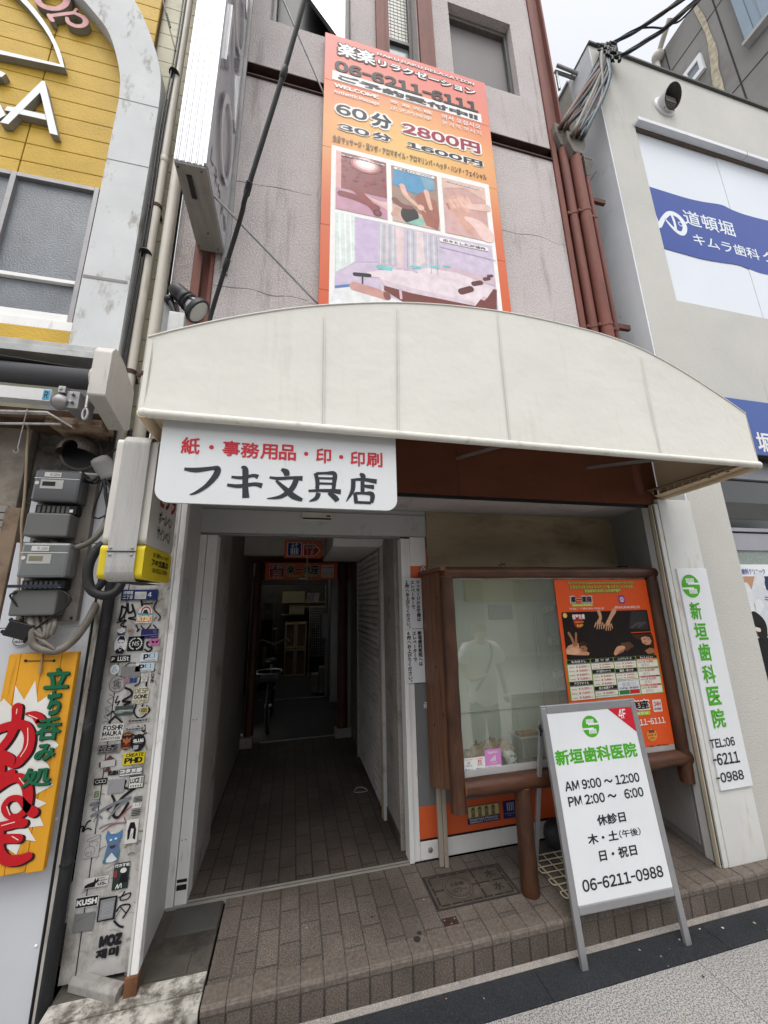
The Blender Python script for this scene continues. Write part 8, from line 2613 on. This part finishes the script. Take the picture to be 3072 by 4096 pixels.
# ================================================================== grey building further back
FB = thing('grey_building', 'tall dark grey rendered building behind the concrete building, with one small window', 'building', (9, 8, 0))
GREND = mat('grey_render', C(128, 126, 124), .9, var=.12, vs=.9, dirt=.24, dcol=C(92, 90, 88), ds=.7, bump=.2, bs=20)
b = MB()
b.box(7.0, 2.45, 0, 13, 26, 12.63, GREND)
b.obj('wall', FB)
b = MB()
FX7 = Fr((6.998, 0, 0), (0, -1, 0), (0, 0, 1))
for z in (10.03, 11.93):
    b.rect(FX7, (-26, z, -2.45, z + .03), 0, mat('joint_dark', C(52, 52, 54), .9))
for y_ in (2.9, 3.75, 5.2, 6.8):
    b.rect(FX7, (-y_ - .025, 6, -y_, 12.6), .001, mat('joint_dark', C(52, 52, 54), .9))
b.obj('joint', FB)
w0 = [(3.2436, 11.4668), (3.2542, 11.0854)]
w1 = [(3.5657, 11.4549), (3.4722, 11.0652)]
ya, yb = w0[1][0], w1[0][0]
za, zb2 = w1[1][1], w0[0][1]
b = MB()
for q in ((ya, za, yb, za + .09), (ya, zb2 - .09, yb, zb2), (ya, za + .091, ya + .06, zb2 - .091), (yb - .06, za + .091, yb, zb2 - .091)):
    b.box(6.94, q[0], q[1], 6.999, q[2], q[3], WHITECLEAN)
b.box(6.96, ya + .061, za + .091, 6.975, ya + .075, zb2 - .091, WHITECLEAN)
win = b.obj('window', FB)
b = MB()
b.box(6.97, ya + .0755, za + .091, 6.998, yb - .061, zb2 - .091, mat('pale_pane', C(120, 126, 134), .2))
b.obj('pane', win)
s0 = [(2.6541, 11.5795), (2.6775, 10.4754), (2.448, 10.4598)]
b = MB()
yb, za = s0[1][0], s0[1][1]
for k in range(12):
    b.box(6.90 + .02 * (k % 2), yb - .12 * (k + 1) + .004, za + .06, 6.96, yb - .12 * k, za + 2.2, mat('blue_shutter', C(128, 144, 158), .5, var=.06, vs=3))
b.box(6.86, yb - 1.5, za, 6.999, yb + .03, za + .058, mat('coping_light', C(160, 160, 160), .5))
b.obj('shutter_box', FB)
b = MB()
pts = [(6.97, 3.1577, 12.625), (6.97, 3.1097, 12.1052), (6.97, 3.0926, 11.635), (6.97, 3.102, 11.2693), (6.97, 3.1194, 11.0296), (6.97, 3.1572, 10.7991), (6.97, 3.1735, 10.4641), (6.97, 3.1697, 10.2288)]
b.stroke(Fr((6.985, 0, 0), (0, -1, 0), (0, 0, 1)), [(-p[1], p[2]) for p in pts], [.06, .08, .07, .12, .13, .12, .14, .1], 0, mat('peeling_caulk', C(176, 166, 146), .9, var=.25, vs=12))
b.obj('peeling_strip', FB)
p = Vector((6.9, 3.8391, 12.5117))
b = MB()
b.tube([p + Vector((0, .1, -1.2)), p + Vector((0, .05, -.3)), p, p + Vector((-.1, -.4, .25))], .05, mat('white_hose', C(190, 186, 178), .7), 7)
b.ball(p, .11, mat('white_hose', C(190, 186, 178), .7))
tag(b.obj('vent_hose'), 'pale hose end at the roof edge of the grey building', 'hose')

# ================================================================== houses across the lane (seen only in the showcase glass)
OB = thing('opposite_building', 'grey shop house across the lane, seen only as a dim reflection in the showcase glass', 'building', (1, -6.5, 0))
b = MB()
OWM = mat('opposite_wall', C(186, 184, 178), .85, var=.08, vs=1, dirt=.15, ds=1)
b.box(-16, -10, 0, 18, -6.5, 4.6, OWM)
b.obj('wall', OB)
b = MB()
for k in range(9):
    b.box(-14.5 + 3.6 * k, -6.51, 3.3, -12.7 + 3.6 * k, -6.44, 4.2, DARKGLASS)
    b.box(-14.8 + 3.6 * k, -6.51, .1, -12.3 + 3.6 * k, -6.46, 2.3, mat('opposite_shutter', C(120, 120, 118), .6, var=.1))
b.obj('opening', OB)
b = MB()
for k in range(4):
    b.add([(-14 + 8 * k, -6.5, 3.1), (-7.5 + 8 * k, -6.5, 3.1), (-7.5 + 8 * k, -5.4, 2.6), (-14 + 8 * k, -5.4, 2.6)], [(0, 1, 2, 3)], mat('opposite_canopy', C(190, 192, 196), .6))
b.obj('canopy', OB)
random.seed(5)
b = MB()                                               # scraps blown against the step
for k in range(46):
    x, y = random.uniform(-.2, 2.6), random.choice([random.uniform(1.9, 2.0), random.uniform(1.5, 2.0), random.uniform(2.05, 2.5)])
    z = SZ + .0015 if y > 2.03 else .0015
    s_ = random.uniform(.002, .008)
    a = random.uniform(0, 6.28)
    b.add([(x + s_ * math.cos(a + t) * q, y + s_ * math.sin(a + t), z + random.uniform(0, .003)) for t, q in ((0, 1), (1.3, .7), (2.9, 1), (4.4, .8))], [(0, 1, 2, 3)],
          ink(*random.choice([(190, 186, 176), (176, 164, 140), (60, 56, 52), (200, 198, 192), (150, 120, 90)])))
o = b.obj('litter')
o['kind'] = 'stuff'
b = MB()                                               # flattened gum and ink spots on the stone
for x, y, r_ in ((2.02, 1.42, .016), (1.55, 1.33, .013), (.62, 2.1, .018), (.64, 2.13, .012), (.44, 2.28, .006), (2.25, 1.62, .010), (1.0, 1.62, .010)):
    b.disc(FZ(.0012 if y < 2.02 else SZ + .0012), x, y, r_, r_ * random.uniform(.6, 1), 0, mat('gum_spot', C(46, 44, 44), .8, var=.3, vs=60), 11)
o = b.obj('stains')
o['kind'] = 'stuff'

# ================================================================== the person mirrored in the showcase glass
PX, PYY = 2.11, .22
PN = thing('person', 'person in a loose white T-shirt with a dark crossbody strap, mirrored in the showcase glass', 'person', (PX, PYY, 0))


def skin(name, chain, radii, m, parent, root=0):
    """chain: dict name -> point, edges list; a skinned, subdivided body"""
    pts, eds = chain
    me = bpy.data.meshes.new(name)
    w0 = Vector(parent['_w'])
    me.from_pydata([tuple(Vector(p) - w0) for p in pts], eds, [])
    o = bpy.data.objects.new(name, me)
    COL.objects.link(o)
    o.parent = parent
    o['_w'] = parent['_w']
    md = o.modifiers.new('skin', 'SKIN')
    md.use_smooth_shade = True
    for i, r in enumerate(radii):
        sv = me.skin_vertices[0].data[i]
        sv.radius = r if isinstance(r, tuple) else (r, r)
        sv.use_root = (i == root)
    sb = o.modifiers.new('sub', 'SUBSURF')
    sb.levels = sb.render_levels = 2
    me.materials.append(m)
    return o


SKN = mat('skin', C(190, 150, 126), .6, var=.05)
q = lambda x, y, z: (PX + x, PYY + y, z)
# pelvis, waist, chest, neck base, neck, head, crown / legs / arms
pts = [q(0, 0, .74), q(0, 0, .90), q(0, 0, 1.08), q(0, -.005, 1.20), q(0, .012, 1.25), q(0, .03, 1.33), q(0, .02, 1.41),
       q(.085, 0, .70), q(.10, .015, .40), q(.105, -.015, .07), q(.115, .09, .03),
       q(-.085, 0, .70), q(-.09, .025, .40), q(-.095, -.005, .07), q(-.105, .10, .03),
       q(.17, 0, 1.165), q(.235, -.01, .93), q(.24, .06, .74), q(.235, .085, .67),
       q(-.17, 0, 1.165), q(-.23, .0, .94), q(-.20, .15, .86), q(-.10, .24, .90)]
eds = [(0, 1), (1, 2), (2, 3), (3, 4), (4, 5), (5, 6), (0, 7), (7, 8), (8, 9), (9, 10), (0, 11), (11, 12), (12, 13), (13, 14), (3, 15), (15, 16), (16, 17), (17, 18), (3, 19), (19, 20), (20, 21), (21, 22)]
rad = [(.13, .10), (.115, .085), (.13, .09), (.10, .07), .048, (.072, .088), (.058, .07), .078, .055, .036, .036, .078, .055, .036, .036, .052, .036, .028, .024, .052, .036, .028, .024]
skin('body', (pts, eds), rad, SKN, PN)
b = MB()
for hx, hy, hz, dx, dy in ((.235, .09, .655, 0, .1), (-.09, .245, .905, .6, .4)):
    for k in range(5):
        o_ = Vector(q(hx + (k - 2) * .012, hy, hz))
        d = Vector((dx + (k - 2) * .1, dy, -1 if hz < .8 else .25)).normalized()
        L = (.045, .065, .07, .066, .052)[k]
        b.tube([o_, o_ + d * L * .5, o_ + d * L + Vector((0, .012, 0))], [.009, .008, .006], SKN, 8)
b.obj('fingers', PN)
SHIRT = mat('white_cotton', C(228, 228, 226), .9, var=.04, vs=9, bump=.5, bs=14, bd=.03)
pts = [q(0, 0, .49), q(0, 0, .76), q(0, 0, .98), q(0, 0, 1.13), q(0, -.004, 1.205), q(.165, 0, 1.165), q(.255, .01, .99), q(-.165, 0, 1.165), q(-.25, .01, 1.0)]
skin('t_shirt', (pts, [(0, 1), (1, 2), (2, 3), (3, 4), (3, 5), (5, 6), (3, 7), (7, 8)]), [(.20, .15), (.185, .13), (.17, .115), (.15, .10), (.075, .065), .082, .085, .082, .085], SHIRT, PN)
TRS = mat('dark_trousers', C(52, 52, 56), .85, var=.1)
pts = [q(0, 0, .64), q(.085, 0, .55), q(.10, .015, .36), q(.105, -.012, .12), q(-.085, 0, .55), q(-.09, .02, .36), q(-.095, -.005, .12)]
skin('trousers', (pts, [(0, 1), (1, 2), (2, 3), (0, 4), (4, 5), (5, 6)]), [(.125, .09), .092, .082, .066, .098, .082, .066], TRS, PN)
b = MB()
b.ball(q(0, .012, 1.385), (.082, .092, .085), mat('dark_hair', C(34, 30, 28), .7, var=.2, vs=40), 18, 12)
b.ball(q(0, -.03, 1.34), (.078, .06, .09), mat('dark_hair', C(34, 30, 28), .7, var=.2, vs=40), 16, 10)
b.obj('hair', PN)
b = MB()
for x in (-.028, .028):
    b.ball(q(x, .105, 1.345), (.010, .006, .006), BLACK, 8, 5)
b.lathe(q(0, .105, 1.335), (0, .35, -1), [(0, .008), (.02, .013), (.028, .006)], SKN, 8)
b.box(PX - .02, PYY + .108, 1.292, PX + .02, PYY + .114, 1.298, mat('lips', C(150, 90, 84), .6))
b.obj('face', PN)
b = MB()
b.tube([q(.10, .06, 1.215), q(.08, .125, 1.10), q(-.02, .155, .92), q(-.15, .13, .74)], .013, BLACK, 8)
b.tube([q(.10, .0, 1.235), q(.04, -.12, 1.08), q(-.06, -.13, .9), q(-.18, -.02, .72)], .013, BLACK, 8)
b.obj('crossbody_strap', PN)
b = MB()
for x in (.113, -.103):
    b.ball(q(x, .045, .035), (.046, .125, .036), BLACK, 12, 7)
b.obj('shoe', PN)

# dim stock piled in the back room
random.seed(9)
for k, (x, y, z, w_, d_, h_, col, lab) in enumerate((
        (-.58, 8.6, SZ, .26, .4, .62, (96, 86, 66), 'brown carton stack base at the left of the back room'),
        (-.56, 8.62, SZ + .622, .22, .34, .40, (128, 120, 100), 'pale carton on top of the brown carton in the back room'),
        (-.60, 8.0, SZ, .20, .35, 1.25, (58, 56, 52), 'tall dark cabinet at the left side of the back room'),
        (-.55, 7.9, 1.405, .16, .25, .30, (150, 146, 134), 'white bundle lying on the tall dark cabinet'),
        (.40, 9.12, 1.745, .0, 0, 0, None, ''))):
    if not col:
        continue
    b = MB()
    b.box(x, y, z, x + w_, y + d_, z + h_, ink(*col, .8))
    b.box(x - .004, y - .004, z + h_, x + w_ + .004, y + d_ + .004, z + h_ + .012, ink(*[int(q * .8) for q in col], .8))
    b.rect(FY(y - .001), (x + w_ * .2, z + h_ * .3, x + w_ * .6, z + h_ * .6), 0, ink(170, 164, 146, .8))
    tag(b.obj('storage_box', bevel=.004), lab, 'box')
for o in list(S.objects):
    if '_w' in o:
        del o['_w']
